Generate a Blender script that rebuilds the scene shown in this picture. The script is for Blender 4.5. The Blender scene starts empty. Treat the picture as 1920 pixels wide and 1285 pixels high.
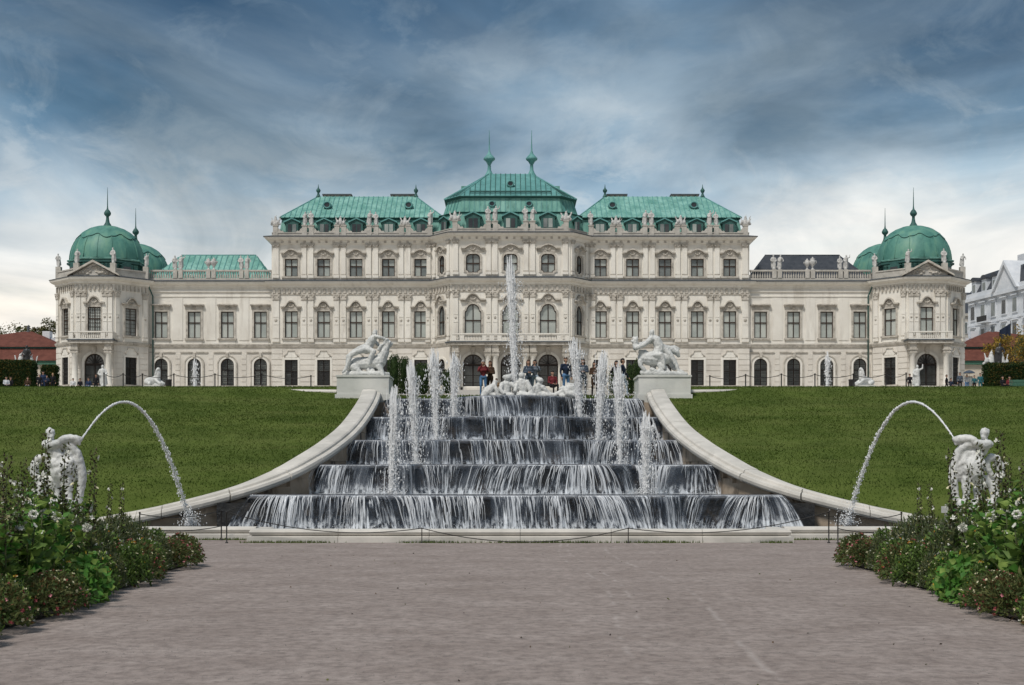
import bpy, bmesh, math, random
import numpy as np
from mathutils import Matrix, Vector

S = bpy.context.scene
C = S.collection
PI = math.pi
R = math.radians

# ------------------------------------------------------------------ camera
F = 1920 * 50 / 36.0              # focal length in photo pixels
CX, CY, EX, EZ = 954.1, 900.0, -0.207, 1.7
cam = bpy.data.objects.new('camera', bpy.data.cameras.new('camera'))
C.objects.link(cam)
cam.location = (EX, 0, EZ)
cam.rotation_euler = (R(90), 0, 0)
cam.data.lens = 50; cam.data.sensor_width = 36; cam.data.sensor_fit = 'HORIZONTAL'
cam.data.shift_x = (960 - CX) / 1920
cam.data.shift_y = (CY - 642.5) / 1920
cam.data.clip_start = 0.1; cam.data.clip_end = 6000
S.camera = cam
def P(px, py, D):                  # photo pixel + distance -> point
    return Vector((EX + (px - CX) * D / F, D, EZ + (CY - py) * D / F))

# ------------------------------------------------------------------ sky, sun, exposure
SUN_EL, SUN_AZ = 56.0, 212.0       # azimuth clockwise from +Y: behind the camera, a little to the left
W = bpy.data.worlds.new('World'); S.world = W; W.use_nodes = True
nt = W.node_tree; nt.nodes.clear()
def wn(t, **k):
    n = nt.nodes.new(t)
    for a, b in k.items(): setattr(n, a, b)
    return n
def wl(a, b): nt.links.new(a, b)
def wmath(op, a, b=None, c=None):
    n = wn('ShaderNodeMath', operation=op)
    for i, v in enumerate((a, b, c)):
        if v is None: continue
        if isinstance(v, (int, float)): n.inputs[i].default_value = v
        else: wl(v, n.inputs[i])
    return n.outputs[0]
def wramp(fac, pts):
    n = wn('ShaderNodeValToRGB'); el = n.color_ramp.elements
    while len(el) < len(pts): el.new(0.5)
    for e, (p, c) in zip(el, pts): e.position = p; e.color = (*c, 1) if len(c) == 3 else c
    wl(fac, n.inputs[0]); return n.outputs[0]
def wmix(f, a, b, mode='MIX'):
    n = wn('ShaderNodeMix', data_type='RGBA', blend_type=mode)
    if isinstance(f, (int, float)): n.inputs[0].default_value = f
    else: wl(f, n.inputs[0])
    for i, v in ((6, a), (7, b)):
        if isinstance(v, tuple): n.inputs[i].default_value = (*v, 1)
        else: wl(v, n.inputs[i])
    return n.outputs[2]
sky = wn('ShaderNodeTexSky', sky_type='NISHITA', sun_disc=False, sun_elevation=R(SUN_EL), sun_rotation=R(SUN_AZ),
         altitude=200, air_density=1.6, dust_density=1.2, ozone_density=2.0)
tc = wn('ShaderNodeTexCoord')
sep = wn('ShaderNodeSeparateXYZ'); wl(tc.outputs['Generated'], sep.inputs[0])
el = wmath('MAXIMUM', sep.outputs[2], 0.0)
den = wmath('ADD', el, 0.10)
comb = wn('ShaderNodeCombineXYZ')
wl(wmath('DIVIDE', sep.outputs[0], den), comb.inputs[0]); wl(wmath('DIVIDE', sep.outputs[1], den), comb.inputs[1])
def wnoise(sc, off, detail, rough, dist=0.0, vec=None, lac=2.0):
    m = wn('ShaderNodeMapping'); wl(vec or comb.outputs[0], m.inputs[0])
    m.inputs['Scale'].default_value = sc; m.inputs['Location'].default_value = off
    n = wn('ShaderNodeTexNoise'); wl(m.outputs[0], n.inputs['Vector'])
    n.inputs['Scale'].default_value = 1; n.inputs['Detail'].default_value = detail
    n.inputs['Roughness'].default_value = rough; n.inputs['Distortion'].default_value = dist
    return n.outputs[0]
big = wnoise((0.75, 0.55, 1), (4.1, 7.3, 0), 4, 0.5, 0.4)
mid = wnoise((1.5, 1.05, 1), (2.7, 1.9, 0), 8, 0.58, 0.5)
den2 = wmath('ADD', el, 0.30); comb2 = wn('ShaderNodeCombineXYZ'); wl(wmath('DIVIDE', sep.outputs[0], den2), comb2.inputs[0]); wl(wmath('DIVIDE', sep.outputs[1], den2), comb2.inputs[1])
fine = wnoise((6.0, 5.2, 1), (9.1, 3.0, 0), 10, 0.64, 0.5, comb2.outputs[0])
# the cloud deck: bright and thin towards the horizon, thick and blue grey overhead
elw = wmath('ADD', el, wmath('MULTIPLY', wmath('SUBTRACT', big, 0.5), 0.20))
deck = wramp(elw, [(0.00, (6.8, 6.0, 5.2)), (0.09, (6.8, 6.3, 5.7)), (0.14, (5.6, 5.7, 5.7)), (0.19, (2.8, 3.75, 4.6)),
                   (0.24, (0.95, 1.80, 2.75)), (0.285, (0.34, 0.88, 1.65)), (0.33, (0.16, 0.47, 1.0)), (0.42, (0.28, 0.65, 1.2)), (0.6, (1.1, 1.6, 2.3)), (1.0, (1.8, 2.3, 2.9))])
cover = wramp(mid, [(0.40, (0, 0, 0)), (0.60, (1, 1, 1))])
lightc = wramp(elw, [(0.0, (6.9, 6.3, 5.6)), (0.15, (6.2, 6.2, 6.1)), (0.235, (3.05, 3.7, 4.3)), (0.30, (1.25, 1.78, 2.4)), (0.36, (0.8, 1.35, 1.95)), (1.0, (2.6, 3.0, 3.4))])
lay1 = wmix(wmath('MULTIPLY', cover, 0.62), deck, lightc)
wisps = wramp(fine, [(0.50, (0, 0, 0)), (0.63, (1, 1, 1))])
lay2 = wmix(wmath('MULTIPLY', wisps, 0.62), lay1, lightc)
blue = wmix(0.60, sky.outputs[0], deck)
gap = wramp(wmath('ADD', wmath('MULTIPLY', big, 0.6), wmath('MULTIPLY', mid, 0.4)), [(0.36, (0.55, 0.55, 0.55)), (0.47, (0, 0, 0))])
skyc = wmix(gap, lay2, blue)
lay = wnoise((1.1, 0.62, 1), (11.3, 7.9, 0), 7, 0.55, 0.8)
skyc = wmix(1.0, skyc, wramp(lay, [(0.36, (0.60, 0.65, 0.67)), (0.50, (0.94, 0.96, 0.96)), (0.64, (1.22, 1.20, 1.16))]), 'MULTIPLY')
bg = wn('ShaderNodeBackground'); bg.inputs[1].default_value = 0.068; wl(skyc, bg.inputs[0])
wo = wn('ShaderNodeOutputWorld'); wl(bg.outputs[0], wo.inputs[0])

sl = bpy.data.lights.new('sun', 'SUN'); so = bpy.data.objects.new('sun', sl); C.objects.link(so)
sl.energy = 1.5; sl.angle = R(11); sl.color = (1.0, 0.95, 0.88)
_d = Vector((math.sin(R(SUN_AZ)) * math.cos(R(SUN_EL)), math.cos(R(SUN_AZ)) * math.cos(R(SUN_EL)), math.sin(R(SUN_EL))))
so.rotation_euler = _d.to_track_quat('Z', 'Y').to_euler()
so.location = (-20, -20, 60)
S.view_settings.view_transform = 'Standard'; S.view_settings.look = 'None'
S.view_settings.exposure = 0.98; S.view_settings.gamma = 1.0
S.view_settings.use_curve_mapping = False
S.cycles.use_denoising = True
S.cycles.max_bounces = 6; S.cycles.diffuse_bounces = 3; S.cycles.glossy_bounces = 3
S.cycles.transmission_bounces = 4; S.cycles.transparent_max_bounces = 24
S.cycles.use_adaptive_sampling = True; S.cycles.adaptive_threshold = 0.015

# ------------------------------------------------------------------ materials
MATS = {}
def _srgb(c):
    return tuple(((v / 255) / 12.92 if v / 255 <= 0.04045 else ((v / 255 + 0.055) / 1.055) ** 2.4) for v in c)
def mat(name, c1, c2=None, scale=1.0, rough=0.8, bump=0.0, bscale=None, stretch=(1, 1, 1), detail=5, nrough=0.6, leaf=0.0, lo=0.35, hi=0.65,
        spec=0.3, c3=None, s3=None, st3=(1, 1, 1), lo3=0.5, hi3=0.7, k3=0.6, metallic=0.0, bstretch=(1, 1, 1), trans=0.0, sub=0.0, coat=0.0):
    if name in MATS: return MATS[name]
    m = bpy.data.materials.new(name); m.use_nodes = True
    t = m.node_tree; N = t.nodes; L = t.links
    b = N['Principled BSDF']
    b.inputs['Roughness'].default_value = rough
    b.inputs['Specular IOR Level'].default_value = spec
    b.inputs['Metallic'].default_value = metallic
    if trans: b.inputs['Transmission Weight'].default_value = trans
    if coat: b.inputs['Coat Weight'].default_value = coat
    g = N.new('ShaderNodeNewGeometry')
    def noise(sc, st, det):
        mp = N.new('ShaderNodeMapping'); mp.inputs['Scale'].default_value = tuple(sc * s for s in st)
        L.new(g.outputs['Position'], mp.inputs[0])
        n = N.new('ShaderNodeTexNoise'); n.inputs['Scale'].default_value = 1; n.inputs['Detail'].default_value = det
        n.inputs['Roughness'].default_value = nrough
        L.new(mp.outputs[0], n.inputs['Vector']); return n.outputs[0]
    def ramp(f, a, bb, ca, cb):
        r = N.new('ShaderNodeValToRGB'); r.color_ramp.elements[0].position = a; r.color_ramp.elements[1].position = bb
        r.color_ramp.elements[0].color = (*ca, 1); r.color_ramp.elements[1].color = (*cb, 1)
        L.new(f, r.inputs[0]); return r.outputs[0]
    if c2 is None:
        b.inputs['Base Color'].default_value = (*c1, 1)
    else:
        col = ramp(noise(scale, stretch, detail), lo, hi, c1, c2)
        if c3 is not None:
            f = ramp(noise(s3 or scale * 3, st3, detail), lo3, hi3, (0, 0, 0), (k3, k3, k3))
            mx = N.new('ShaderNodeMix'); mx.data_type = 'RGBA'
            L.new(f, mx.inputs[0]); L.new(col, mx.inputs[6]); mx.inputs[7].default_value = (*c3, 1)
            col = mx.outputs[2]
        L.new(col, b.inputs['Base Color'])
    if bump:
        bn = N.new('ShaderNodeBump'); bn.inputs['Strength'].default_value = min(1.0, bump); bn.inputs['Distance'].default_value = 0.02 if bscale and bscale > 8 else 0.06
        L.new(noise(bscale or scale * 4, bstretch, 6), bn.inputs['Height']); L.new(bn.outputs[0], b.inputs['Normal'])
    if leaf and c2 is not None:           # thin leaves let light through
        tl = N.new('ShaderNodeBsdfTranslucent'); ms = N.new('ShaderNodeMixShader'); ms.inputs[0].default_value = leaf
        L.new(col, tl.inputs[0]); L.new(b.outputs[0], ms.inputs[1]); L.new(tl.outputs[0], ms.inputs[2]); L.new(ms.outputs[0], N['Material Output'].inputs[0])
    MATS[name] = m
    return m
def lace_mat(name, col, amp=0.75):
    """falling water: fine threads (along u of the sheet's own map) gathered in clumps, clear in between"""
    m = bpy.data.materials.new(name); m.use_nodes = True; t = m.node_tree; N = t.nodes; L = t.links
    b = N['Principled BSDF']; b.inputs['Base Color'].default_value = (*col, 1); b.inputs['Roughness'].default_value = 0.18; b.inputs['Specular IOR Level'].default_value = 0.5
    uv = N.new('ShaderNodeTexCoord')
    def noise(sc, det, ro, dist=0.0):
        mp = N.new('ShaderNodeMapping'); mp.inputs['Scale'].default_value = sc; L.new(uv.outputs['UV'], mp.inputs[0])
        n = N.new('ShaderNodeTexNoise'); n.inputs['Scale'].default_value = 1; n.inputs['Detail'].default_value = det; n.inputs['Roughness'].default_value = ro; n.inputs['Distortion'].default_value = dist
        L.new(mp.outputs[0], n.inputs['Vector']); return n.outputs[0]
    def mr(f, a, b_, lo, hi):
        r = N.new('ShaderNodeMapRange'); L.new(f, r.inputs[0])
        for i, v in enumerate((a, b_, lo, hi)): r.inputs[i + 1].default_value = v
        return r.outputs[0]
    def mul(a, b_):
        n = N.new('ShaderNodeMath'); n.operation = 'MULTIPLY'; L.new(a, n.inputs[0]); L.new(b_, n.inputs[1]); return n.outputs[0]
    def add(a, b_):
        n = N.new('ShaderNodeMath'); n.operation = 'ADD'; n.use_clamp = True; L.new(a, n.inputs[0]); L.new(b_, n.inputs[1]); return n.outputs[0]
    thread = mr(noise((17, 0.9, 1), 5, 0.6, 0.15), 0.47, 0.64, 0.0, 1.0)
    thread2 = mr(noise((34, 2.2, 1), 3, 0.6, 0.3), 0.50, 0.66, 0.0, 0.8)
    clump = mr(noise((1.5, 0.35, 1), 4, 0.55, 0.4), 0.40, 0.60, 0.05, 1.0)
    sheet = mr(noise((1.1, 0.3, 1), 4, 0.55), 0.44, 0.66, 0.0, 0.30)
    sx = N.new('ShaderNodeSeparateXYZ'); L.new(uv.outputs['UV'], sx.inputs[0])
    edge = mul(mr(sx.outputs[1], 0.0, 0.10, 0.75, 0.0), mr(noise((5, 3, 1), 3, 0.6), 0.35, 0.6, 0.2, 1.0)); foot = mul(mr(sx.outputs[1], 0.70, 0.97, 0.0, 0.75), mr(noise((9, 5, 1), 4, 0.6, 0.4), 0.42, 0.6, 0.0, 1.0))
    f = add(add(add(mul(add(thread, thread2), mr(clump, 0, 1, 0.02, amp)), sheet), edge), foot)
    tr = N.new('ShaderNodeBsdfTransparent'); mx = N.new('ShaderNodeMixShader')
    bn = N.new('ShaderNodeBump'); bn.inputs['Strength'].default_value = 0.7; bn.inputs['Distance'].default_value = 0.03; L.new(f, bn.inputs['Height']); L.new(bn.outputs[0], b.inputs['Normal'])
    cr = N.new('ShaderNodeValToRGB'); cr.color_ramp.elements[0].color = (0.16, 0.21, 0.29, 1); cr.color_ramp.elements[1].color = (*col, 1); cr.color_ramp.elements[0].position = 0.15; cr.color_ramp.elements[1].position = 0.6
    L.new(f, cr.inputs[0]); L.new(cr.outputs[0], b.inputs['Base Color'])
    L.new(f, mx.inputs[0]); L.new(tr.outputs[0], mx.inputs[1]); L.new(b.outputs[0], mx.inputs[2]); L.new(mx.outputs[0], N['Material Output'].inputs[0])
    return m
def water_mat(name, col, fac, rough=0.15, trans=0.0, noise=None):
    m = bpy.data.materials.new(name); m.use_nodes = True
    t = m.node_tree; N = t.nodes; L = t.links
    b = N['Principled BSDF']; b.inputs['Base Color'].default_value = (*col, 1); b.inputs['Roughness'].default_value = rough
    b.inputs['Specular IOR Level'].default_value = 0.5
    tr = N.new('ShaderNodeBsdfTransparent'); mx = N.new('ShaderNodeMixShader')
    mx.inputs[0].default_value = fac
    if noise:
        g = N.new('ShaderNodeNewGeometry'); mp = N.new('ShaderNodeMapping'); mp.inputs['Scale'].default_value = noise[0]
        L.new(g.outputs['Position'], mp.inputs[0]); n = N.new('ShaderNodeTexNoise'); n.inputs['Scale'].default_value = 1; n.inputs['Detail'].default_value = 6
        n.inputs['Roughness'].default_value = 0.62; n.inputs['Distortion'].default_value = 0.25
        L.new(mp.outputs[0], n.inputs['Vector']); r = N.new('ShaderNodeValToRGB')
        r.color_ramp.elements[0].position = noise[1]; r.color_ramp.elements[1].position = noise[2]
        r.color_ramp.elements[0].color = (noise[3],) * 3 + (1,); r.color_ramp.elements[1].color = (noise[4],) * 3 + (1,)
        L.new(n.outputs[0], r.inputs[0]); L.new(r.outputs[0], mx.inputs[0])
        bn = N.new('ShaderNodeBump'); bn.inputs['Strength'].default_value = 0.6; bn.inputs['Distance'].default_value = 0.03
        L.new(n.outputs[0], bn.inputs['Height']); L.new(bn.outputs[0], b.inputs['Normal'])
    L.new(tr.outputs[0], mx.inputs[1]); L.new(b.outputs[0], mx.inputs[2]); L.new(mx.outputs[0], N['Material Output'].inputs[0])
    MATS[name] = m
    return m

STUCCO = mat('stucco', (0.72, 0.685, 0.62), (0.82, 0.79, 0.725), 0.35, 0.9, 0.15, 6, c3=(0.42, 0.375, 0.315), s3=1.4, st3=(1, 1, 0.16), lo3=0.52, hi3=0.78, k3=0.5, spec=0.15)
RUSTIC = mat('rustic_stucco', (0.64, 0.60, 0.54), (0.76, 0.72, 0.655), 0.4, 0.92, 0.2, 6, c3=(0.34, 0.30, 0.25), s3=0.9, st3=(1, 1, 0.25), lo3=0.52, hi3=0.78, k3=0.5, spec=0.15)
TRIM = mat('stone_trim', (0.40, 0.37, 0.32), (0.60, 0.56, 0.50), 1.6, 0.9, 0.3, 9, c3=(0.17, 0.155, 0.135), s3=2.2, lo3=0.52, hi3=0.74, k3=0.7, spec=0.15)
PARAPET = mat('parapet_stone', (0.42, 0.40, 0.36), (0.56, 0.53, 0.48), 1.2, 0.9, 0.3, 9, c3=(0.22, 0.21, 0.19), s3=1.8, lo3=0.55, hi3=0.78, k3=0.6, spec=0.15)
LEAD = mat('lead_capping', (0.055, 0.065, 0.075), (0.09, 0.10, 0.11), 1.5, 0.6, spec=0.4)
COPPER = mat('green_copper', (0.11, 0.29, 0.245), (0.245, 0.47, 0.41), 0.7, 0.68, 0.1, 3, stretch=(1, 1, 0.35), c3=(0.05, 0.135, 0.12), s3=2.2, st3=(1, 1, 0.25), lo3=0.50, hi3=0.74, k3=0.7, spec=0.35)
COPPERB = mat('blue_copper', (0.085, 0.25, 0.24), (0.135, 0.335, 0.32), 0.6, 0.6, 0.1, 3, c3=(0.04, 0.13, 0.13), s3=1.3, st3=(1, 1, 0.3), lo3=0.52, hi3=0.75, k3=0.7, spec=0.4)
COPPERD = mat('dome_copper', (0.055, 0.175, 0.145), (0.12, 0.30, 0.245), 0.9, 0.55, 0.1, 3, stretch=(1, 1, 0.4), c3=(0.15, 0.27, 0.15), s3=0.9, st3=(1, 1, 0.4), lo3=0.5, hi3=0.75, k3=0.6, spec=0.4)
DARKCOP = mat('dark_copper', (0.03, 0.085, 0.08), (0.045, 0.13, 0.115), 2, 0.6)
SLATE = mat('slate', (0.03, 0.035, 0.045), (0.055, 0.06, 0.07), 1.5, 0.55, 0.2, 6, spec=0.4)
FRAME = mat('dark_wood', (0.035, 0.022, 0.016), (0.055, 0.035, 0.025), 3, 0.5)
GLASS = mat('window_glass', (0.30, 0.33, 0.31), (0.40, 0.43, 0.40), 0.6, 0.08, spec=0.6)
GLASSD = mat('dark_glass', (0.10, 0.115, 0.115), (0.22, 0.24, 0.23), 0.5, 0.08, spec=0.6)
GLASSK = mat('black_glass', (0.02, 0.022, 0.025), (0.05, 0.05, 0.05), 0.5, 0.1, spec=0.6)
IRON = mat('wrought_iron', (0.018, 0.018, 0.018), (0.03, 0.028, 0.026), 4, 0.5)
MARBLE = mat('white_marble', (0.52, 0.53, 0.52), (0.68, 0.68, 0.66), 2.2, 0.55, 0.25, 14, c3=(0.25, 0.25, 0.235), s3=8, lo3=0.52, hi3=0.72, k3=0.7, spec=0.35)
COPING = mat('coping_stone', (0.48, 0.46, 0.42), (0.64, 0.61, 0.56), 0.9, 0.8, 0.08, 20, c3=(0.40, 0.38, 0.34), s3=1.6, lo3=0.55, hi3=0.8, k3=0.5, spec=0.25)
PEDSTONE = mat('pedestal_stone', (0.54, 0.55, 0.52), (0.66, 0.66, 0.62), 0.9, 0.8, 0.2, 10, c3=(0.40, 0.38, 0.33), s3=1.2, lo3=0.56, hi3=0.8, k3=0.5, spec=0.2)
SAND = mat('dry_sandstone', (0.36, 0.29, 0.22), (0.50, 0.42, 0.34), 1.1, 0.85, 0.3, 9, c3=(0.16, 0.13, 0.10), s3=1.6, lo3=0.52, hi3=0.72, k3=0.6, spec=0.2)
WARM = mat('sandstone_wall', (0.34, 0.27, 0.20), (0.46, 0.38, 0.30), 1.1, 0.85, 0.3, 9, c3=(0.035, 0.03, 0.025), s3=0.9, st3=(1, 1, 0.5), lo3=0.50, hi3=0.60, k3=0.92, spec=0.3)
WETSTONE = mat('wet_stone', (0.008, 0.009, 0.011), (0.03, 0.028, 0.027), 2.2, 0.3, 0.9, 5, c3=(0.075, 0.055, 0.038), s3=1.1, lo3=0.56, hi3=0.68, k3=0.75, spec=0.6)
LIPSTONE = mat('lip_stone', (0.05, 0.052, 0.06), (0.22, 0.225, 0.24), 2.5, 0.15, 0.6, 8, stretch=(0.5, 1, 1), spec=0.6)
POOL = mat('pool_water', (0.025, 0.035, 0.045), (0.05, 0.065, 0.08), 2.0, 0.06, 0.7, 5, spec=0.6)

# ------------------------------------------------------------------ helpers
def wmatrix(o):
    m = o.matrix_basis.copy()
    if o.parent: m = wmatrix(o.parent) @ o.matrix_parent_inverse @ m
    return m
def link(name, me, parent=None, local=False):
    o = bpy.data.objects.new(name, me); C.objects.link(o)
    if parent is not None:
        o.parent = parent
        if not local: o.matrix_parent_inverse = wmatrix(parent).inverted()
    return o
def empty(name, loc):
    o = link(name, None); o.location = loc; o.empty_display_size = 0.3
    return o
def tag(o, label=None, cat=None, group=None, kind=None):
    if label: o['label'] = label
    if cat: o['category'] = cat
    if group: o['group'] = group
    if kind: o['kind'] = kind
    return o
class MB:
    """collects faces; several materials allowed"""
    def __init__(s): s.v = []; s.f = []; s.m = []; s.mats = []; s.sm = []
    def mi(s, m):
        if m not in s.mats: s.mats.append(m)
        return s.mats.index(m)
    def face(s, pts, m, smooth=False):
        i = len(s.v); s.v.extend([tuple(p) for p in pts]); s.f.append(tuple(range(i, i + len(pts)))); s.m.append(s.mi(m)); s.sm.append(smooth)
    def mesh(s, vs, fs, m, smooth=False):
        i = len(s.v); s.v.extend([tuple(p) for p in vs]); k = s.mi(m)
        for f in fs: s.f.append(tuple(i + j for j in f)); s.m.append(k); s.sm.append(smooth)
    def box(s, x0, x1, y0, y1, z0, z1, m, T=None):
        vs = [Vector((x, y, z)) for z in (z0, z1) for y in (y0, y1) for x in (x0, x1)]
        if T is not None: vs = [T @ v for v in vs]
        s.mesh(vs, [(0, 2, 3, 1), (4, 5, 7, 6), (0, 1, 5, 4), (2, 6, 7, 3), (0, 4, 6, 2), (1, 3, 7, 5)], m)
    def prism(s, poly, y0, y1, m, T=None):
        """polygon in (x,z) extruded from y0 (front) to y1"""
        n = len(poly)
        a = [Vector((x, y0, z)) for x, z in poly]; b = [Vector((x, y1, z)) for x, z in poly]
        if T is not None: a = [T @ v for v in a]; b = [T @ v for v in b]
        s.mesh(a + b, [tuple(range(n)), tuple(range(2 * n - 1, n - 1, -1))] + [(i, i + n, (i + 1) % n + n, (i + 1) % n) for i in range(n)], m)
    def slab(s, poly, z0, z1, m):
        """polygon in plan (x,y) from z0 to z1"""
        n = len(poly)
        a = [(x, y, z0) for x, y in poly]; b = [(x, y, z1) for x, y in poly]
        s.mesh(a + b, [tuple(range(n - 1, -1, -1)), tuple(range(n, 2 * n))] + [(i, (i + 1) % n, (i + 1) % n + n, i + n) for i in range(n)], m)
    def sweep(s, path, prof, m, closed=False, smooth=False, cap=True):
        """profile (out, z) along a plan polyline; out is to the right of travel"""
        pts = [Vector((p[0], p[1])) for p in path]; n = len(pts); zs = [p[2] if len(p) > 2 else 0 for p in path]
        rings = []
        for i in range(n):
            d0 = (pts[i] - pts[i - 1]) if (i > 0 or closed) else None
            d1 = (pts[(i + 1) % n] - pts[i]) if (i < n - 1 or closed) else None
            d0 = d0.normalized() if d0 is not None else d1.normalized(); d1 = d1.normalized() if d1 is not None else d0
            n0 = Vector((d0.y, -d0.x)); n1 = Vector((d1.y, -d1.x)); b = n0 + n1
            b = b.normalized() if b.length > 1e-6 else n0
            k = 1 / max(0.35, b.dot(n0))
            rings.append([(pts[i].x + b.x * o * k, pts[i].y + b.y * o * k, z + zs[i]) for o, z in prof])
        q = len(prof); vs = [v for r in rings for v in r]; fs = []
        for i in range(n if closed else n - 1):
            j = (i + 1) % n
            for k in range(q - 1): fs.append((i * q + k, j * q + k, j * q + k + 1, i * q + k + 1))
        if cap and not closed: fs += [tuple(range(q)), tuple(range((n - 1) * q + q - 1, (n - 1) * q - 1, -1))]
        s.mesh(vs, fs, m, smooth)
    def lathe(s, prof, m, c=(0, 0, 0), seg=16, smooth=True, a0=0.0):
        q = len(prof); vs = []; fs = []
        for i in range(seg):
            a = a0 + 2 * PI * i / seg
            for r, z in prof: vs.append((c[0] + r * math.cos(a), c[1] + r * math.sin(a), c[2] + z))
        for i in range(seg):
            j = (i + 1) % seg
            for k in range(q - 1): fs.append((i * q + k, j * q + k, j * q + k + 1, i * q + k + 1))
        s.mesh(vs, fs, m, smooth)
    def tube(s, pts, rad, m, seg=6, smooth=True):
        pts = [Vector(p) for p in pts]; n = len(pts); vs = []; fs = []
        rad = rad if isinstance(rad, (list, tuple)) else [rad] * n
        for i in range(n):
            d = (pts[min(n - 1, i + 1)] - pts[max(0, i - 1)])
            d = d.normalized() if d.length > 1e-9 else Vector((0, 0, 1))
            u = d.orthogonal().normalized() if i == 0 else (u - d * u.dot(d)).normalized()
            w = d.cross(u)
            for k in range(seg):
                a = 2 * PI * k / seg; vs.append(pts[i] + (u * math.cos(a) + w * math.sin(a)) * rad[i])
        for i in range(n - 1):
            for k in range(seg): fs.append((i * seg + k, i * seg + (k + 1) % seg, (i + 1) * seg + (k + 1) % seg, (i + 1) * seg + k))
        fs += [tuple(range(seg - 1, -1, -1)), tuple(range((n - 1) * seg, n * seg))]
        s.mesh(vs, fs, m, smooth)
    def data(s, name):
        me = bpy.data.meshes.new(name); me.from_pydata(s.v, [], s.f)
        for m in s.mats: me.materials.append(m)
        me.polygons.foreach_set('material_index', s.m); me.polygons.foreach_set('use_smooth', s.sm)
        me.update(); return me
    def build(s, name, parent=None, local=False): return link(name, s.data(name), parent, local)
def fastmesh(name, V, T, mats, mi=None, smooth=False):
    """numpy triangles / quads -> mesh"""
    V = np.asarray(V, dtype=np.float32).reshape(-1, 3); T = np.asarray(T, dtype=np.int32); k = T.shape[1]
    me = bpy.data.meshes.new(name); me.vertices.add(len(V)); me.vertices.foreach_set('co', V.ravel())
    me.loops.add(T.size); me.loops.foreach_set('vertex_index', T.ravel())
    me.polygons.add(len(T)); me.polygons.foreach_set('loop_start', np.arange(0, T.size, k, dtype=np.int32))
    for m in mats: me.materials.append(m)
    if mi is not None: me.polygons.foreach_set('material_index', np.asarray(mi, dtype=np.int32))
    if smooth: me.polygons.foreach_set('use_smooth', np.ones(len(T), dtype=bool))
    me.update(calc_edges=True); return me
def ordinal(i):
    O = ['first', 'second', 'third', 'fourth', 'fifth', 'sixth', 'seventh', 'eighth', 'ninth', 'tenth', 'eleventh', 'twelfth',
                        'thirteenth', 'fourteenth', 'fifteenth', 'sixteenth', 'seventeenth', 'eighteenth', 'nineteenth', 'twentieth']
    return O[i] if i < 20 else ('twenty-' + O[i - 20] if i < 29 else 'thirtieth' if i == 29 else 'thirty-' + O[i - 30])
# sculpted bodies: tapered capsules fused into one skin by a voxel remesh
def _capsule(mb, p0, r0, p1, r1, m, seg=10):
    p0 = Vector(p0); p1 = Vector(p1); d = p1 - p0; L = d.length
    d = d / L if L > 1e-6 else Vector((0, 0, 1))
    pts, rad = [], []
    for a in (-80, -50, -25, 0): pts.append(p0 + d * r0 * math.sin(R(a))); rad.append(r0 * math.cos(R(a)))
    for a in (0, 25, 50, 80): pts.append(p1 + d * r1 * math.sin(R(a))); rad.append(r1 * math.cos(R(a)))
    mb.tube(pts, rad, m, seg)
def sculpt(name, caps, mats, voxel=0.03, smooth=4, relief=0.0, rscale=0.12):
    """caps: (p0, r0, p1, r1[, material index]) -> one continuous mesh"""
    mb = MB()
    for c in caps: _capsule(mb, c[0], c[1], c[2], c[3], mats[0])
    me = mb.data('raw'); o = link('raw', me)
    md = o.modifiers.new('r', 'REMESH'); md.mode = 'VOXEL'; md.voxel_size = voxel; md.use_smooth_shade = True
    if smooth:
        sm = o.modifiers.new('s', 'SMOOTH'); sm.iterations = smooth; sm.factor = 0.5
    dg = bpy.context.evaluated_depsgraph_get()
    out = bpy.data.meshes.new_from_object(o.evaluated_get(dg), depsgraph=dg)
    bpy.data.objects.remove(o); bpy.data.meshes.remove(me)
    if relief:
        from mathutils import noise as mn
        nv = len(out.vertices); co = np.empty(nv * 3, dtype=np.float32); no = np.empty(nv * 3, dtype=np.float32)
        out.vertices.foreach_get('co', co); out.vertex_normals.foreach_get('vector', no); co = co.reshape(-1, 3); no = no.reshape(-1, 3)
        A_ = np.array([mn.noise(Vector(q)) + 0.6 * mn.noise(Vector((q[0] * 2.3 + 5, q[1] * 2.3 + 3, q[2] * 1.1 + 1))) for q in (co / rscale)], dtype=np.float32)
        out.vertices.foreach_set('co', (co + no * (relief * A_)[:, None]).ravel())
    out.name = name; out.materials.clear()
    for m in mats: out.materials.append(m)
    n = len(out.polygons)
    out.polygons.foreach_set('use_smooth', np.ones(n, dtype=bool))
    if len(mats) > 1:
        ctr = np.empty(n * 3, dtype=np.float32); out.polygons.foreach_get('center', ctr); ctr = ctr.reshape(-1, 3)
        best = np.full(n, 1e9); mi = np.zeros(n, dtype=np.int32)
        for c in caps:
            a = np.array(c[0]); b = np.array(c[2]); ab = b - a; l2 = max(1e-9, ab @ ab)
            t = np.clip(((ctr - a) @ ab) / l2, 0, 1)
            d = np.linalg.norm(ctr - (a + t[:, None] * ab), axis=1) - (c[1] + (c[3] - c[1]) * t)
            w = d < best; best[w] = d[w]; mi[w] = c[4] if len(c) > 4 else 0
        out.polygons.foreach_set('material_index', mi)
    return out
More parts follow.
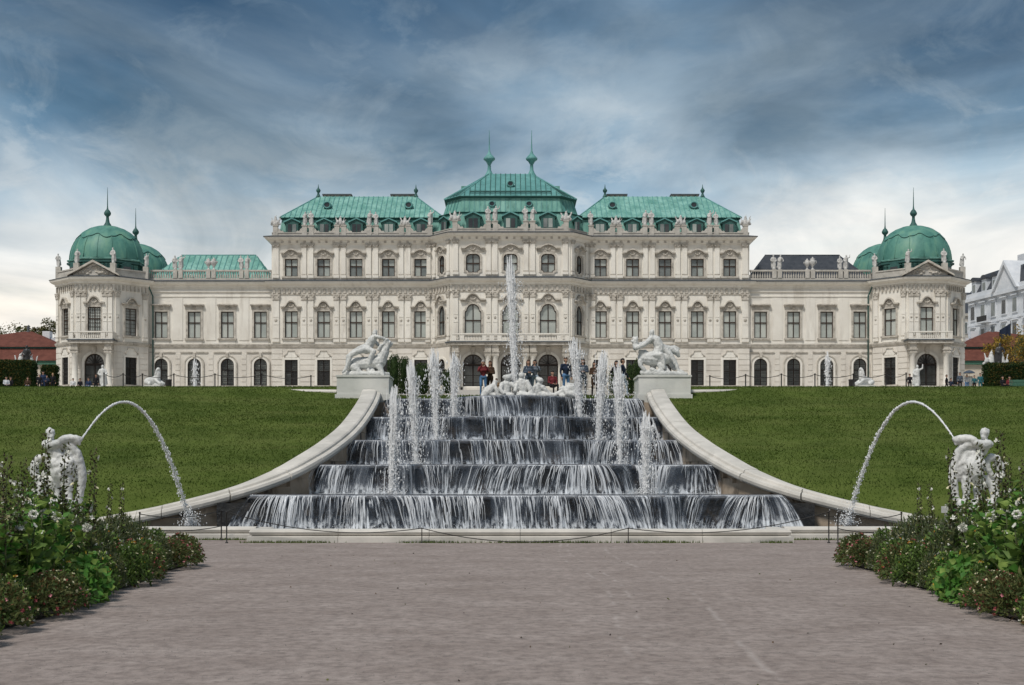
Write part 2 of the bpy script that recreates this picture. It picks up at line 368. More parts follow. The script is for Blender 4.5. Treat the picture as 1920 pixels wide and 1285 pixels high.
# ================================================================== terrain
GRAVEL = mat('gravel', (0.262, 0.216, 0.194), (0.385, 0.329, 0.302), 0.8, 0.95, 0.9, 12, stretch=(0.9, 1.0, 1), c3=(0.135, 0.112, 0.103), s3=6.5, st3=(1, 0.8, 1), lo3=0.43, hi3=0.62, k3=0.62, detail=14, nrough=0.74, spec=0.12)
def wheel_tracks(m, lines):
    """faint pale wheel marks worn into the gravel"""
    t = m.node_tree; N = t.nodes; L = t.links; b = N['Principled BSDF']; src = b.inputs['Base Color'].links[0].from_socket
    g = N.new('ShaderNodeNewGeometry'); sp = N.new('ShaderNodeSeparateXYZ'); L.new(g.outputs['Position'], sp.inputs[0])
    def M(op, a, c=None):
        n = N.new('ShaderNodeMath'); n.operation = op
        for i, v in enumerate((a, c)):
            if v is None: continue
            if isinstance(v, (int, float)): n.inputs[i].default_value = v
            else: L.new(v, n.inputs[i])
        return n.outputs[0]
    nz = N.new('ShaderNodeTexNoise'); nz.inputs['Scale'].default_value = 1.1; nz.inputs['Detail'].default_value = 5; L.new(g.outputs['Position'], nz.inputs['Vector'])
    tot = None
    for x0, amp, fr, ph, w in lines:
        c = M('ADD', M('MULTIPLY', M('SINE', M('ADD', M('MULTIPLY', sp.outputs[1], fr), ph)), amp), x0)
        d = M('ABSOLUTE', M('SUBTRACT', M('ADD', sp.outputs[0], M('MULTIPLY', M('SUBTRACT', nz.outputs[0], 0.5), 0.25)), c))
        f = M('MAXIMUM', M('SUBTRACT', 1.0, M('DIVIDE', d, w)), 0.0); tot = f if tot is None else M('MAXIMUM', tot, f)
    k = M('MULTIPLY', M('MULTIPLY', tot, M('MINIMUM', M('MAXIMUM', M('MULTIPLY', M('SUBTRACT', nz.outputs[0], 0.46), 8.0), 0.0), 1.0)), 0.30)
    mx = N.new('ShaderNodeMix'); mx.data_type = 'RGBA'; L.new(k, mx.inputs[0]); L.new(src, mx.inputs[6]); mx.inputs[7].default_value = (0.56, 0.51, 0.48, 1); L.new(mx.outputs[2], b.inputs['Base Color'])
wheel_tracks(GRAVEL, [(1.15, 0.18, 0.33, 0.4, 0.05), (1.42, 0.20, 0.31, 0.7, 0.045), (2.35, 0.22, 0.30, 1.2, 0.06)])
TERRACE = mat('terrace_gravel', (0.36, 0.33, 0.29), (0.46, 0.43, 0.38), 0.3, 0.95, 0.4, 14, spec=0.1)
LAWN = mat('lawn', (0.052, 0.078, 0.014), (0.090, 0.122, 0.026), 0.6, 0.95, 0.9, 16, c3=(0.125, 0.145, 0.042), s3=0.5, st3=(0.5, 1.4, 1), lo3=0.46, hi3=0.72, k3=0.6, detail=8, spec=0.1)
GRASS = mat('grass_blades', (0.05, 0.085, 0.013), (0.105, 0.155, 0.03), 0.9, 0.8, c3=(0.155, 0.175, 0.055), s3=0.5, st3=(0.5, 1.4, 1), lo3=0.46, hi3=0.72, k3=0.55, spec=0.15, leaf=0.35)
SOIL = mat('soil', (0.03, 0.024, 0.018), (0.06, 0.048, 0.036), 3, 0.95, 0.8, 12)

RAMP = [(5.95, 60.0, 5.30), (5.84, 57.5, 4.80), (5.82, 55.0, 4.28), (5.88, 52.7, 3.74), (6.05, 50.5, 3.22), (6.30, 48.2, 2.74), (6.66, 46.2, 2.30),
        (7.25, 44.7, 1.84), (8.2, 43.7, 1.40), (9.5, 43.15, 1.00), (11.0, 42.9, 0.64), (12.6, 42.8, 0.34)]
def ramp_x(D):
    ds = [p[1] for p in RAMP][::-1]; xs = [p[0] for p in RAMP][::-1]
    return float(np.interp(D, ds, xs))
_nd = [29.5, 41.5, 42.75, 43.2, 43.8, 44.8, 46.2, 50.5, 55, 60, 62, 62.6, 64.5, 65.2]
_nz = [0.02, 0.03, 0.06, 0.62, 1.10, 1.62, 2.08, 2.98, 4.05, 5.12, 5.68, 5.78, 5.89, 5.6]
_fd = [29.5, 37, 42, 46.2, 50.5, 55, 60, 62, 62.6, 64.5, 65.2]
_fz = [0.02, 0.10, 0.75, 1.85, 2.95, 4.05, 5.22, 5.68, 5.78, 5.89, 5.6]
def bank_z(x, D):
    k = min(1, max(0, (abs(x) - 12.5) / 5)); k = k * k * (3 - 2 * k)
    return float(np.interp(D, _nd, _nz)) * (1 - k) + float(np.interp(D, _fd, _fz)) * k
def terr_z(x, D):
    z = 5.80 + (D - 62.6) * 0.0592 if D < 178 else 12.63
    if D < 90 and abs(x) < 14:
        k = min(1, max(0, (14 - abs(x)) / 5)); zc = float(np.interp(D, [60, 61.2, 62.6, 68, 90], [5.06, 5.10, 5.24, 5.72, 7.43]))
        z = z * (1 - k) + zc * k
    return z
def grid(name, xs_of_row, ds, zf, m, kind='structure'):
    V = []; nx = len(xs_of_row(ds[0]))
    for d in ds:
        for x in xs_of_row(d): V.append((x, d, zf(x, d)))
    T = [(j * nx + i, j * nx + i + 1, (j + 1) * nx + i + 1, (j + 1) * nx + i) for j in range(len(ds) - 1) for i in range(nx - 1)]
    me = fastmesh(name, V, T, [m], smooth=True); o = link(name, me); o['kind'] = kind; return o
g = grid('gravel_forecourt', lambda d: [-400, -60, -20, 0, 20, 60, 400], [-300, -40, 0, 10, 20, 30, 44], lambda x, d: 0.0, GRAVEL)
tag(g, 'grey brown compacted gravel forecourt in front of the cascade', None)
xs = [-3000, -800, -300, -140, -90, -70, -50, -35, -25, -20, -16, -14, -12.75, -11.5, -10.25, -9, -7.5, -6, -3, 0, 3, 6, 7.5, 9, 10.25, 11.5, 12.75, 14, 16, 20, 25, 35, 50, 70, 90, 140, 300, 800, 3000]
g = grid('terrace', lambda d: xs, [60.6, 61.2, 62.6, 64.4, 64.7, 66, 68, 72, 80, 90, 110, 140, 178, 200, 300, 800, 3500], lambda x, d: terr_z(x, d) - (0.03 if d > 64.6 or abs(x) < 6.5 else 0.25 if d > 62.5 else 1.2), TERRACE)
tag(g, 'pale gravel terrace rising towards the palace')
def lawn_edge(d):
    if d < 39.0: return 9.9
    if d < 42.8: return 12.7
    return ramp_x(d) + 0.05 if d < 60 else 5.9
for sgn in (-1, 1):
    ds = [29.5, 32, 35, 38.9, 39.1, 41.5, 42.75, 42.9, 43.0, 43.3, 43.8, 44.4, 45, 46.2, 48, 50, 52, 54, 56, 58, 59.2, 60, 61, 62, 62.6, 63.6, 64.5, 65.2]
    def row(d):
        e = lawn_edge(d); return [sgn * (e + (70 - e) * (i / 26) ** 2.2) for i in range(27)]
    g = grid('lawn', row, ds, lambda x, d: bank_z(x, d) + 0.01, LAWN)
    tag(g, 'green grass bank on the %s of the cascade' % ('left' if sgn < 0 else 'right'))
# lawn strip behind the top basin
g = grid('lawn', lambda d: [-7.4, -6, -4, -2, 0, 2, 4, 6, 7.4], [61.3, 62.6, 65, 67.6, 68.4], lambda x, d: terr_z(x, d) + 0.0, LAWN)
tag(g, 'strip of lawn behind the top basin of the cascade')

# grass blades on the banks (uncountable)
rng = np.random.default_rng(5)
def blades(name, pts, hgt, wid, m, lean=0.5):
    n = len(pts); a = rng.uniform(0, 2 * PI, n); h = hgt * rng.uniform(0.5, 1.3, n); w = wid * rng.uniform(0.6, 1.4, n)
    d = np.stack([np.cos(a), np.sin(a), np.zeros(n)], 1); b = rng.uniform(0, 2 * PI, n); l = rng.uniform(0, lean, n) * h
    tip = pts + np.stack([np.cos(b) * l, np.sin(b) * l, h], 1)
    V = np.stack([pts - d * w[:, None], pts + d * w[:, None], tip], 1).reshape(-1, 3)
    return fastmesh(name, V, np.arange(3 * n).reshape(-1, 3), [m])
for sgn in (-1, 1):
    n = 120000; D = rng.uniform(41, 64.3, n); e = np.array([lawn_edge(d) for d in D]) + 0.25
    X = e + (26 - e) * rng.random(n)
    Z = np.array([bank_z(x, d) for x, d in zip(X, D)])
    keep = (rng.random(n) < 0.75)
    pts = np.stack([sgn * X, D, Z], 1)[keep]
    o = link('grass', blades('grass', pts, 0.055, 0.022, GRASS, 0.9))
    tag(o, 'short grass on the %s bank' % ('left' if sgn < 0 else 'right'), 'grass', kind='stuff')

# ================================================================== palace
PAL = empty('palace', (0, 178, 12.6))
tag(PAL, 'cream baroque palace with green copper roofs and domed corner towers', 'palace')
def Z0(py): return 1.7 + (900 - py) / 14.98
def clip(poly, nx, nz, c):            # keep points with nx*x+nz*z <= c
    out = []
    for i in range(len(poly)):
        a = poly[i - 1]; b = poly[i]; da = nx * a[0] + nz * a[1] - c; db = nx * b[0] + nz * b[1] - c
        if da <= 0 and db <= 0: out.append(b)
        elif da <= 0 < db or db <= 0 < da:
            t = da / (da - db); q = (a[0] + (b[0] - a[0]) * t, a[1] + (b[1] - a[1]) * t)
            out.append(q)
            if db <= 0: out.append(b)
    return out
def shp_rect(w, h): return [(-w / 2, 0), (w / 2, 0), (w / 2, h), (-w / 2, h)]
def shp_arch(w, h, rise=None, n=10):
    r = w / 2; k = rise or r
    return [(-r, 0), (r, 0)] + [(r * math.cos(PI * i / n), h - k + k * math.sin(PI * i / n)) for i in range(n + 1)]
def shp_eared(w, h):                  # round arch on narrower shoulders
    r = w / 2; q = r * 0.8
    return [(-r, 0), (r, 0), (r, h - q - 0.28), (r - 0.04, h - q - 0.1), (q, h - q)] + [(q * math.cos(PI * i / 8), h - q + q * math.sin(PI * i / 8)) for i in range(1, 8)] + [(-q, h - q), (-r + 0.04, h - q - 0.1), (-r, h - q - 0.28)]
def shp_oval(w, h):                   # rounded head, notched foot
    r = w / 2; c = 0.28
    return [(-r + c, 0), (r - c, 0), (r - c + 0.02, c * 0.6), (r, c), (r, h - 0.5), (r - 0.06, h - 0.25), (r - 0.25, h - 0.07), (r - 0.5, h), (-r + 0.5, h), (-r + 0.25, h - 0.07), (-r + 0.06, h - 0.25), (-r, h - 0.5), (-r, c), (-r + c - 0.02, c * 0.6)]
def scaled(poly, w, h, o):
    sx = (w / 2 + o) / (w / 2); sz = (h / 2 + o) / (h / 2)
    return [(x * sx, h / 2 + (z - h / 2) * sz) for x, z in poly]
def ring(mb, inner, outer, y0, y1, m, back=False):
    n = len(inner)
    A = [(x, y0, z) for x, z in inner]; B = [(x, y0, z) for x, z in outer]; A2 = [(x, y1, z) for x, z in inner]; B2 = [(x, y1, z) for x, z in outer]
    fs = []
    for i in range(n):
        j = (i + 1) % n
        fs += [(i, n + i, n + j, j), (n + i, 3 * n + i, 3 * n + j, n + j), (i, j, 2 * n + j, 2 * n + i)]
    mb.mesh(A + B + A2 + B2, fs, m)
def hood_mesh(line, base, m, deep=0.42, thick=0.17):
    mb = MB(); n = len(line)
    mb.prism([(line[0][0] + 0.12, base)] + [(line[-1][0] - 0.12, base)] + [(x * 0.93, z) for x, z in reversed(line)], -0.13, 0.02, m)
    for i in range(n - 1):
        (x0, z0), (x1, z1) = line[i], line[i + 1]
        mb.prism([(x0, z0), (x1, z1), (x1, z1 + thick), (x0, z0 + thick)], -deep, 0.03, m)
    # carved relief under the moulding
    top = max(z for x, z in line); c = (base + top) / 2; q = (top - base)
    for k in range(9):
        a = 2 * PI * k / 9; rr = q * 0.27
        mb.lathe([(0.0, 0.14), (q * 0.10, 0.11), (q * 0.14, 0.0)], m, (0, 0, 0), 6)
        i0 = len(mb.v) - 18
        for j in range(i0, len(mb.v)):
            x, y, z = mb.v[j]; mb.v[j] = (x + rr * 1.25 * math.cos(a), -0.12 - z, c + y + rr * math.sin(a) * 0.8)
    return mb
SEG = [(-1.30, 0.42), (-0.75, 0.46), (-0.62, 0.62), (-0.45, 0.92), (-0.22, 1.12), (0, 1.18), (0.22, 1.12), (0.45, 0.92), (0.62, 0.62), (0.75, 0.46), (1.30, 0.42)]
BOW = [(-1.30, 0.62), (-0.85, 0.64), (-0.6, 0.86), (-0.3, 1.03), (0, 1.09), (0.3, 1.03), (0.6, 0.86), (0.85, 0.64), (1.30, 0.62)]
FLAT = [(-1.25, 0.72), (-0.9, 0.76), (0.9, 0.76), (1.25, 0.72)]
def winproto(w, h, shape, cols=2, transom=0.6, muntin=(0, 0), hood=None, hood_w=1.0, hood_m=None, grille=0, sill=True, frame_m=None, surround=0.24, orn=False, dep=0.16):
    poly = {'rect': shp_rect, 'arch': shp_arch, 'eared': shp_eared, 'oval': shp_oval}[shape](w, h)
    P_ = {'poly': poly, 'w': w, 'h': h}
    mb = MB(); ring(mb, poly, scaled(poly, w, h, surround), -0.11, 0.02, TRIM if hood else STUCCO)
    ring(mb, scaled(poly, w, h, surround * 0.55), scaled(poly, w, h, surround + 0.08), -0.05, 0.02, STUCCO)
    P_['main'] = mb.data('window')
    kids = []
    fr = MB(); fm = frame_m or FRAME
    ring(fr, scaled(poly, w, h, -0.10), scaled(poly, w, h, 0.01), dep, dep + 0.09, fm)
    for c in range(1, cols): x = -w / 2 + w * c / cols; fr.box(x - 0.055, x + 0.055, dep - 0.01, dep + 0.09, 0.02, h - 0.05, fm)
    if transom: fr.box(-w / 2, w / 2, dep - 0.02, dep + 0.09, h * transom - 0.07, h * transom + 0.07, fm)
    if muntin[0]:
        for c in range(cols):
            for k in range(1, muntin[0]): x = -w / 2 + w / cols * (c + k / muntin[0]); fr.box(x - 0.02, x + 0.02, dep + 0.02, dep + 0.08, 0.05, h - 0.05, fm)
        for lo_, hi_ in ((0, h * transom), (h * transom, h)):
            for k in range(1, muntin[1]): z = lo_ + (hi_ - lo_) * k / muntin[1]; fr.box(-w / 2, w / 2, dep + 0.02, dep + 0.08, z - 0.02, z + 0.02, fm)
    kids.append(('frame', fr.data('frame')))
    zs = [0, h * transom, h] if transom else [0, h]
    for c in range(cols):
        for k in range(len(zs) - 1):
            q = clip(poly, 1, 0, -w / 2 + w * (c + 1) / cols); q = clip(q, -1, 0, w / 2 - w * c / cols); q = clip(q, 0, 1, zs[k + 1]); q = clip(q, 0, -1, -zs[k])
            if len(q) < 3: continue
            pm = MB(); ty = 0.012 * math.sin(c * 2.1 + k * 1.7)
            pm.face([(x, dep + 0.07 + ty * (z - zs[k]), z) for x, z in q], GLASS); kids.append(('pane', pm.data('pane')))
    if grille:
        gb = MB()
        for k in range(1, grille): x = -w / 2 + w * k / grille; gb.box(x - 0.028, x + 0.028, 0.04, 0.08, 0.0, h * (0.99 if shape == 'rect' else 0.72 + 0.26 * (1 - abs(2 * x / w) ** 2)), IRON)
        for k in range(1, 6): gb.box(-w / 2, w / 2, 0.035, 0.085, h * k / 6.4 - 0.03, h * k / 6.4 + 0.03, IRON)
        kids.append(('grille', gb.data('grille')))
    if hood:
        hb = hood_mesh([(x * hood_w, h + z) for x, z in hood], h + 0.26, hood_m or TRIM); kids.append(('hood', hb.data('hood')))
    if sill:
        sb = MB(); sb.box(-w / 2 - 0.36, w / 2 + 0.36, -0.3, 0.02, -0.2, -0.003, TRIM); sb.box(-w / 2 - 0.2, w / 2 + 0.2, -0.1, 0.02, -0.75, -0.2, STUCCO); kids.append(('sill', sb.data('sill')))
    if orn:                            # stone cartouche over a ground-floor window
        ob = MB()
        ob.prism([(-0.62, h + 0.28), (0.62, h + 0.28), (0.8, h + 0.5), (0.55, h + 0.72), (0.42, h + 1.0), (0.15, h + 1.12), (-0.15, h + 1.12), (-0.42, h + 1.0), (-0.55, h + 0.72), (-0.8, h + 0.5)], -0.12, 0.02, STUCCO)
        for a, b in (((-0.95, h + 0.42), (-0.5, h + 0.74)), ((-0.5, h + 0.74), (-0.4, h + 1.06)), ((-0.4, h + 1.06), (0.4, h + 1.06)), ((0.4, h + 1.06), (0.5, h + 0.74)), ((0.5, h + 0.74), (0.95, h + 0.42))):
            ob.prism([a, b, (b[0], b[1] + 0.12), (a[0], a[1] + 0.12)], -0.2, 0.02, TRIM)
        kids.append(('cartouche', ob.data('cartouche')))
    P_['kids'] = kids
    return P_
def archivolt(proto, w, h):            # moulded round arch and long shoulders for the low wings
    mb = MB(); q = shp_arch(w, h)
    ring(mb, scaled(q, w, h, 0.28), scaled(q, w, h, 0.42), -0.16, 0.02, TRIM)
    mb.box(-0.17, 0.17, -0.28, 0.02, h + 0.14, h + 0.72, TRIM)
    mb.box(-1.75, -0.22, -0.14, 0.02, h + 0.72, h + 0.84, TRIM); mb.box(0.22, 1.75, -0.14, 0.02, h + 0.72, h + 0.84, TRIM)
    proto['kids'].append(('archivolt', mb.data('archivolt')))
    return proto
WP = {
    'piano': winproto(1.62, 3.34, 'rect', hood=SEG, transom=0.58),
    'attic': winproto(1.62, 2.22, 'rect', hood=BOW, transom=0.58),
    'ground': winproto(1.62, 3.22, 'rect', grille=11, sill=True, orn=True, transom=0.55),
    'wing_piano': winproto(1.62, 3.34, 'rect', hood=FLAT, transom=0.58),
    'wing_ground': archivolt(winproto(1.66, 3.42, 'arch', grille=11, transom=0.58), 1.66, 3.42),
    'mid_piano': winproto(2.05, 3.75, 'eared', hood=SEG, hood_w=1.22, transom=0.46),
    'mid_attic': winproto(1.72, 2.3, 'oval', hood=BOW, hood_w=1.15, transom=0.5, sill=False),
    'side_piano': winproto(1.5, 3.7, 'eared', hood=SEG, hood_w=0.95, transom=0.46),
    'side_attic': winproto(1.3, 2.3, 'oval', hood=BOW, hood_w=0.85, transom=0.5, sill=False),
    'side_ground': winproto(1.55, 3.3, 'arch', grille=9, transom=0.6, sill=False),
    'tower_piano': winproto(1.62, 3.4, 'rect', hood=SEG, transom=0.58, muntin=(3, 4)),
    'tower_plain': winproto(1.62, 3.4, 'rect', hood=SEG, transom=0.58),
    'tower_ground': winproto(1.6, 3.4, 'rect', grille=11, orn=True, transom=0.6),
}
def gateproto(w, h):                   # arched doorway with iron gate and fanlight
    poly = shp_arch(w, h); mb = MB()
    ring(mb, poly, scaled(poly, w, h, 0.30), -0.16, 0.02, STUCCO)
    mb.box(-0.24, 0.24, -0.34, 0.02, h - 0.05, h + 0.85, TRIM)
    P_ = {'poly': poly, 'w': w, 'h': h, 'main': mb.data('door')}
    fr = MB(); ring(fr, scaled(poly, w, h, -0.13), scaled(poly, w, h, 0.01), 0.2, 0.32, FRAME)
    zt = h - w / 2 - 0.1; fr.box(-w / 2, w / 2, 0.18, 0.32, zt - 0.14, zt + 0.14, FRAME)
    fr.box(-0.09, 0.09, 0.18, 0.32, 0, h - 0.1, FRAME)
    kids = [('frame', fr.data('frame'))]
    gb = MB()
    for k in range(1, 16): x = -w / 2 + w * k / 16; gb.box(x - 0.025, x + 0.025, 0.08, 0.13, 0, zt, IRON)
    for z in (0.5, 1.0, 1.9): gb.box(-w / 2, w / 2, 0.075, 0.135, z, z + 0.07, IRON)
    for k in range(1, 8):
        a = PI * k / 8; gb.prism([(0.03 * math.sin(a), zt + 0.1 - 0.03 * math.cos(a)), ((w / 2 - 0.05) * math.cos(a) + 0.03 * math.sin(a), zt + 0.1 + (w / 2 - 0.05) * math.sin(a) - 0.03 * math.cos(a)),
                                  ((w / 2 - 0.05) * math.cos(a) - 0.03 * math.sin(a), zt + 0.1 + (w / 2 - 0.05) * math.sin(a) + 0.03 * math.cos(a)), (-0.03 * math.sin(a), zt + 0.1 + 0.03 * math.cos(a))], 0.08, 0.13, IRON)
    kids.append(('gate_grille', gb.data('gate_grille')))
    for s in (-1, 1):
        for lo_, hi_, mm in ((0, zt, GLASSD), (zt, h, GLASSK)):
            q = clip(poly, -s, 0, 0); q = clip(q, 0, 1, hi_); q = clip(q, 0, -1, -lo_)
            pm = MB(); pm.face([(x, 0.27, z) for x, z in q], mm); kids.append(('pane', pm.data('pane')))
    P_['kids'] = kids
    return P_
WP['gate'] = gateproto(2.45, 4.55)
rw = random.Random(11)
def place_window(kind, loc, ang, name='window', glass=None):
    p = WP[kind]
    o = link(name, p['main'], PAL); o.matrix_parent_inverse = Matrix.Identity(4); o.location = Vector(loc) - PAL.location; o.rotation_euler = (0, 0, ang)
    for nm, me in p['kids']:
        c = link(nm, me, o, local=True)
        if nm == 'pane' and glass:
            c.material_slots[0].link = 'OBJECT'; c.material_slots[0].material = rw.choice(glass)
    return o
LIGHTG = [GLASS, GLASS, mat('curtained_glass', (0.40, 0.43, 0.40), (0.48, 0.50, 0.46), 0.4, 0.1, spec=0.6)]
DIMG = [GLASSD, GLASS, GLASSD]
def wall(A, B, z0, z1, holes, m, split=None, name='wall', m2=None):
    """flat wall from A to B (plan) with openings (u, z, proto key); lower storey material m, above split m2"""
    A = Vector(A); B = Vector(B); L = (B - A).length; d = (B - A) / L; ang = math.atan2(d.y, d.x)
    T = Matrix.Translation((A.x, A.y, 0)) @ Matrix.Rotation(ang, 4, 'Z')
    mb = MB(); us = {0, L}; zs = {z0, z1}
    if split: zs.add(split)
    rects = []
    for u, z, k in holes:
        p = WP[k]; w, h = p['w'], p['h']; us |= {u - w / 2, u + w / 2}; zs |= {z, z + h}; rects.append((u - w / 2, u + w / 2, z, z + h))
    us = sorted(us); zs = sorted(zs)
    for i in range(len(us) - 1):
        for j in range(len(zs) - 1):
            cu = (us[i] + us[i + 1]) / 2; cz = (zs[j] + zs[j + 1]) / 2
            if any(r[0] < cu < r[1] and r[2] < cz < r[3] for r in rects): continue
            mm = m if (not split or cz < split) else m2
            mb.face([T @ Vector((us[i], 0, zs[j])), T @ Vector((us[i + 1], 0, zs[j])), T @ Vector((us[i + 1], 0, zs[j + 1])), T @ Vector((us[i], 0, zs[j + 1]))], mm)
    for u, z, k in holes:
        p = WP[k]; w, h = p['w'], p['h']; q = p['poly']; n = len(q); mm = m if (not split or z < split) else m2
        def edge(x, zz):               # project on the bounding rectangle from its centre
            dx, dz = x, zz - h / 2; s = min((w / 2) / max(1e-9, abs(dx)), (h / 2) / max(1e-9, abs(dz))); return (dx * s, h / 2 + dz * s)
        if n > 4:
            E = [edge(*v) for v in q]
            for i in range(n):
                a, b = q[i], q[(i + 1) % n]; ea, eb = E[i], E[(i + 1) % n]
                pts = [a, b, eb]
                for cx, cz in ((w / 2, h), (-w / 2, h), (w / 2, 0), (-w / 2, 0)):     # rectangle corner between the two rays
                    if (abs(ea[0] - cx) < 1e-6 and abs(eb[1] - cz) < 1e-6 or abs(eb[0] - cx) < 1e-6 and abs(ea[1] - cz) < 1e-6) and (ea != (cx, cz)) and (eb != (cx, cz)): pts.append((cx, cz))
                pts.append(ea)
                cl = [pts[0]]
                for t in pts[1:]:
                    if math.dist(t, cl[-1]) > 1e-5: cl.append(t)
                if math.dist(cl[0], cl[-1]) < 1e-5: cl.pop()
                if len(cl) > 2: mb.face([T @ Vector((u + x, 0, z + zz)) for x, zz in cl], mm)
        for i in range(n):             # reveal
            a, b = q[i], q[(i + 1) % n]
            mb.face([T @ Vector((u + a[0], 0, z + a[1])), T @ Vector((u + a[0], 0.34, z + a[1])), T @ Vector((u + b[0], 0.34, z + b[1])), T @ Vector((u + b[0], 0, z + b[1]))], mm)
    o = mb.build(name, PAL)
    return T, ang, L
Zg = 12.3; ZS = 18.52; ZC = 26.67; ZT = 32.14
W1 = [11.23 + 4.05 * i for i in range(5)]          # main block bays
W2 = [31.36 + 4.15 * i for i in range(4)]          # low wing bays
RUST = MB()
def rustic(A, B, z0, z1, gaps):
    A = Vector(A); B = Vector(B); L = (B - A).length; d = (B - A) / L
    T = Matrix.Translation((A.x, A.y, 0)) @ Matrix.Rotation(math.atan2(d.y, d.x), 4, 'Z')
    n = int((z1 - z0) / 0.62)
    for k in range(n):
        za = z0 + k * (z1 - z0) / n; zb = za + (z1 - z0) / n - 0.10
        cuts = [(0.0, 0.0)] + sorted(gaps) + [(L, L)]
        for (a0, a1), (b0, b1) in zip(cuts, cuts[1:]):
            if b0 - a1 > 0.15: RUST.box(a1, b0, -0.055, 0.02, za, zb, RUSTIC, T)
PIL = {}
def pilaster_mesh(w, z0, z1, cap, motif=True):
    key = (w, round(z0, 2), round(z1, 2))
    if key in PIL: return PIL[key]
    h = z1 - z0; mb = MB()
    mb.box(-w / 2, w / 2, -0.17, 0.02, 0.5, h - cap, STUCCO)
    mb.box(-w / 2 - 0.06, w / 2 + 0.06, -0.24, 0.02, 0, 0.32, STUCCO); mb.box(-w / 2 - 0.03, w / 2 + 0.03, -0.2, 0.02, 0.32, 0.5, TRIM)
    mb.box(-w / 2 - 0.03, w / 2 + 0.03, -0.21, 0.02, h - cap, h - cap + 0.1, TRIM)
    mb.prism([(-w / 2, h - cap + 0.1), (w / 2, h - cap + 0.1), (w / 2 + 0.12, h - 0.16), (-w / 2 - 0.12, h - 0.16)], -0.25, 0.02, TRIM)
    for s in (-1, 1):                   # volutes
        mb.lathe([(0, 0.05), (0.11, 0.03), (0.13, -0.05)], TRIM, (0, 0, 0), 8)
        for j in range(len(mb.v) - 24, len(mb.v)): x, y, z = mb.v[j]; mb.v[j] = (x + s * w * 0.42, -0.28 - z, h - 0.28 + y)
    mb.box(-w / 2 - 0.14, w / 2 + 0.14, -0.3, 0.02, h - 0.16, h, TRIM)
    if motif:                           # small framed panel with a round boss
        for zz in (h * 0.36, h * 0.52): mb.box(-w * 0.4, w * 0.4, -0.21, -0.168, zz, zz + 0.06, STUCCO)
        mb.lathe([(0, 0.06), (w * 0.24, 0.04), (w * 0.3, -0.02)], TRIM, (0, 0, 0), 10)
        for j in range(len(mb.v) - 30, len(mb.v)): x, y, z = mb.v[j]; mb.v[j] = (x, -0.17 - z, h * 0.455 + y)
    PIL[key] = mb.data('pilaster'); return PIL[key]
def pilaster(T, ang, u, z0, z1, w=0.66, cap=0.8, motif=True):
    o = link('pilaster', pilaster_mesh(w, z0, z1, cap, motif), PAL); o.matrix_parent_inverse = Matrix.Identity(4)
    o.location = T @ Vector((u, 0, z0)) - PAL.location; o.rotation_euler = (0, 0, ang)
MOD = MB()
def modillions(T, L, z0, z1, step, dep, wid):
    n = max(1, int(L / step))
    for k in range(n):
        u = (k + 0.5) * L / n; MOD.box(u - wid / 2, u + wid / 2, -dep, 0.02, z0, z1, TRIM, T)
# --- low wings
for s in (-1, 1):
    a = -45.4 if s < 0 else 29.9; b = -29.9 if s < 0 else 45.4
    xs_ = sorted(s * x for x in W2); A = (a, 178.4); B = (b, 178.4)
    T, ang, L = wall(A, B, Zg, ZC - 0.3, [(x - a, 13.5, 'wing_ground') for x in xs_] + [(x - a, 19.46, 'wing_piano') for x in xs_], RUSTIC, 18.4, m2=STUCCO)
    for x in xs_:
        place_window('wing_ground', (x, 178.4, 13.5), ang, glass=[GLASS, GLASSD]); place_window('wing_piano', (x, 178.4, 19.46), ang, glass=LIGHTG)
    rustic(A, B, 13.3, 17.6, [(x - a - 1.78, x - a + 1.78) for x in xs_])
    mid = [x + 2.075 for x in xs_[:-1]]
    for x in mid: mp = MB(); mp.box(x - 0.62, x + 0.62, 178.33, 178.42, 19.2, 24.5, STUCCO); mp.build('wall_panel', PAL)
    fr = MB(); fr.box(a, b, 178.3, 178.42, 24.65, 24.82, STUCCO); fr.box(a, b, 178.24, 178.42, 25.25, 25.4, STUCCO); fr.build('frieze_band', PAL)
# --- main block
for s in (-1, 1):
    a, b = (-29.9, -9.7) if s < 0 else (9.7, 29.9)
    xs_ = sorted(s * x for x in W1); A = (a, 178); B = (b, 178)
    T, ang, L = wall(A, B, Zg, ZT - 0.3, [(x - a, 13.5, 'ground') for x in xs_] + [(x - a, 19.46, 'piano') for x in xs_] + [(x - a, 27.13, 'attic') for x in xs_], RUSTIC, 18.4, m2=STUCCO)
    for x in xs_:
        place_window('ground', (x, 178, 13.5), ang, glass=[GLASSD, GLASSK, GLASSD]); place_window('piano', (x, 178, 19.46), ang, glass=LIGHTG); place_window('attic', (x, 178, 27.13), ang, glass=DIMG)
    rustic(A, B, 13.3, 18.2, [(x - a - 1.1, x - a + 1.1) for x in xs_])
    for x in [xs_[i] + 2.025 for i in range(4)]:
        for q in (-0.44, 0.44):
            pilaster(T, ang, x - a + q, 18.95, 24.9); pilaster(T, ang, x - a + q, 26.95, 31.25, 0.6, 0.5, False)
    e = (0.55 if s < 0 else L - 0.55)
    pilaster(T, ang, e, 18.95, 24.9, 0.8); pilaster(T, ang, e, 26.95, 31.25, 0.7, 0.5, False)
    pilaster(T, ang, L - e - (0.1 if s < 0 else -0.1), 18.95, 24.9, 0.5); pilaster(T, ang, L - e, 26.95, 31.25, 0.5, 0.5, False)
    modillions(T, L, 25.02, 25.62, 0.62, 0.16, 0.3); modillions(T, L, 31.32, 31.58, 0.9, 0.35, 0.28)
    sd = MB(); sx = s * 29.9; sd.box(min(sx, sx - s * 0.3), max(sx, sx - s * 0.3), 178.32, 192, Zg, ZT - 0.3, STUCCO); sd.build('wall', PAL)
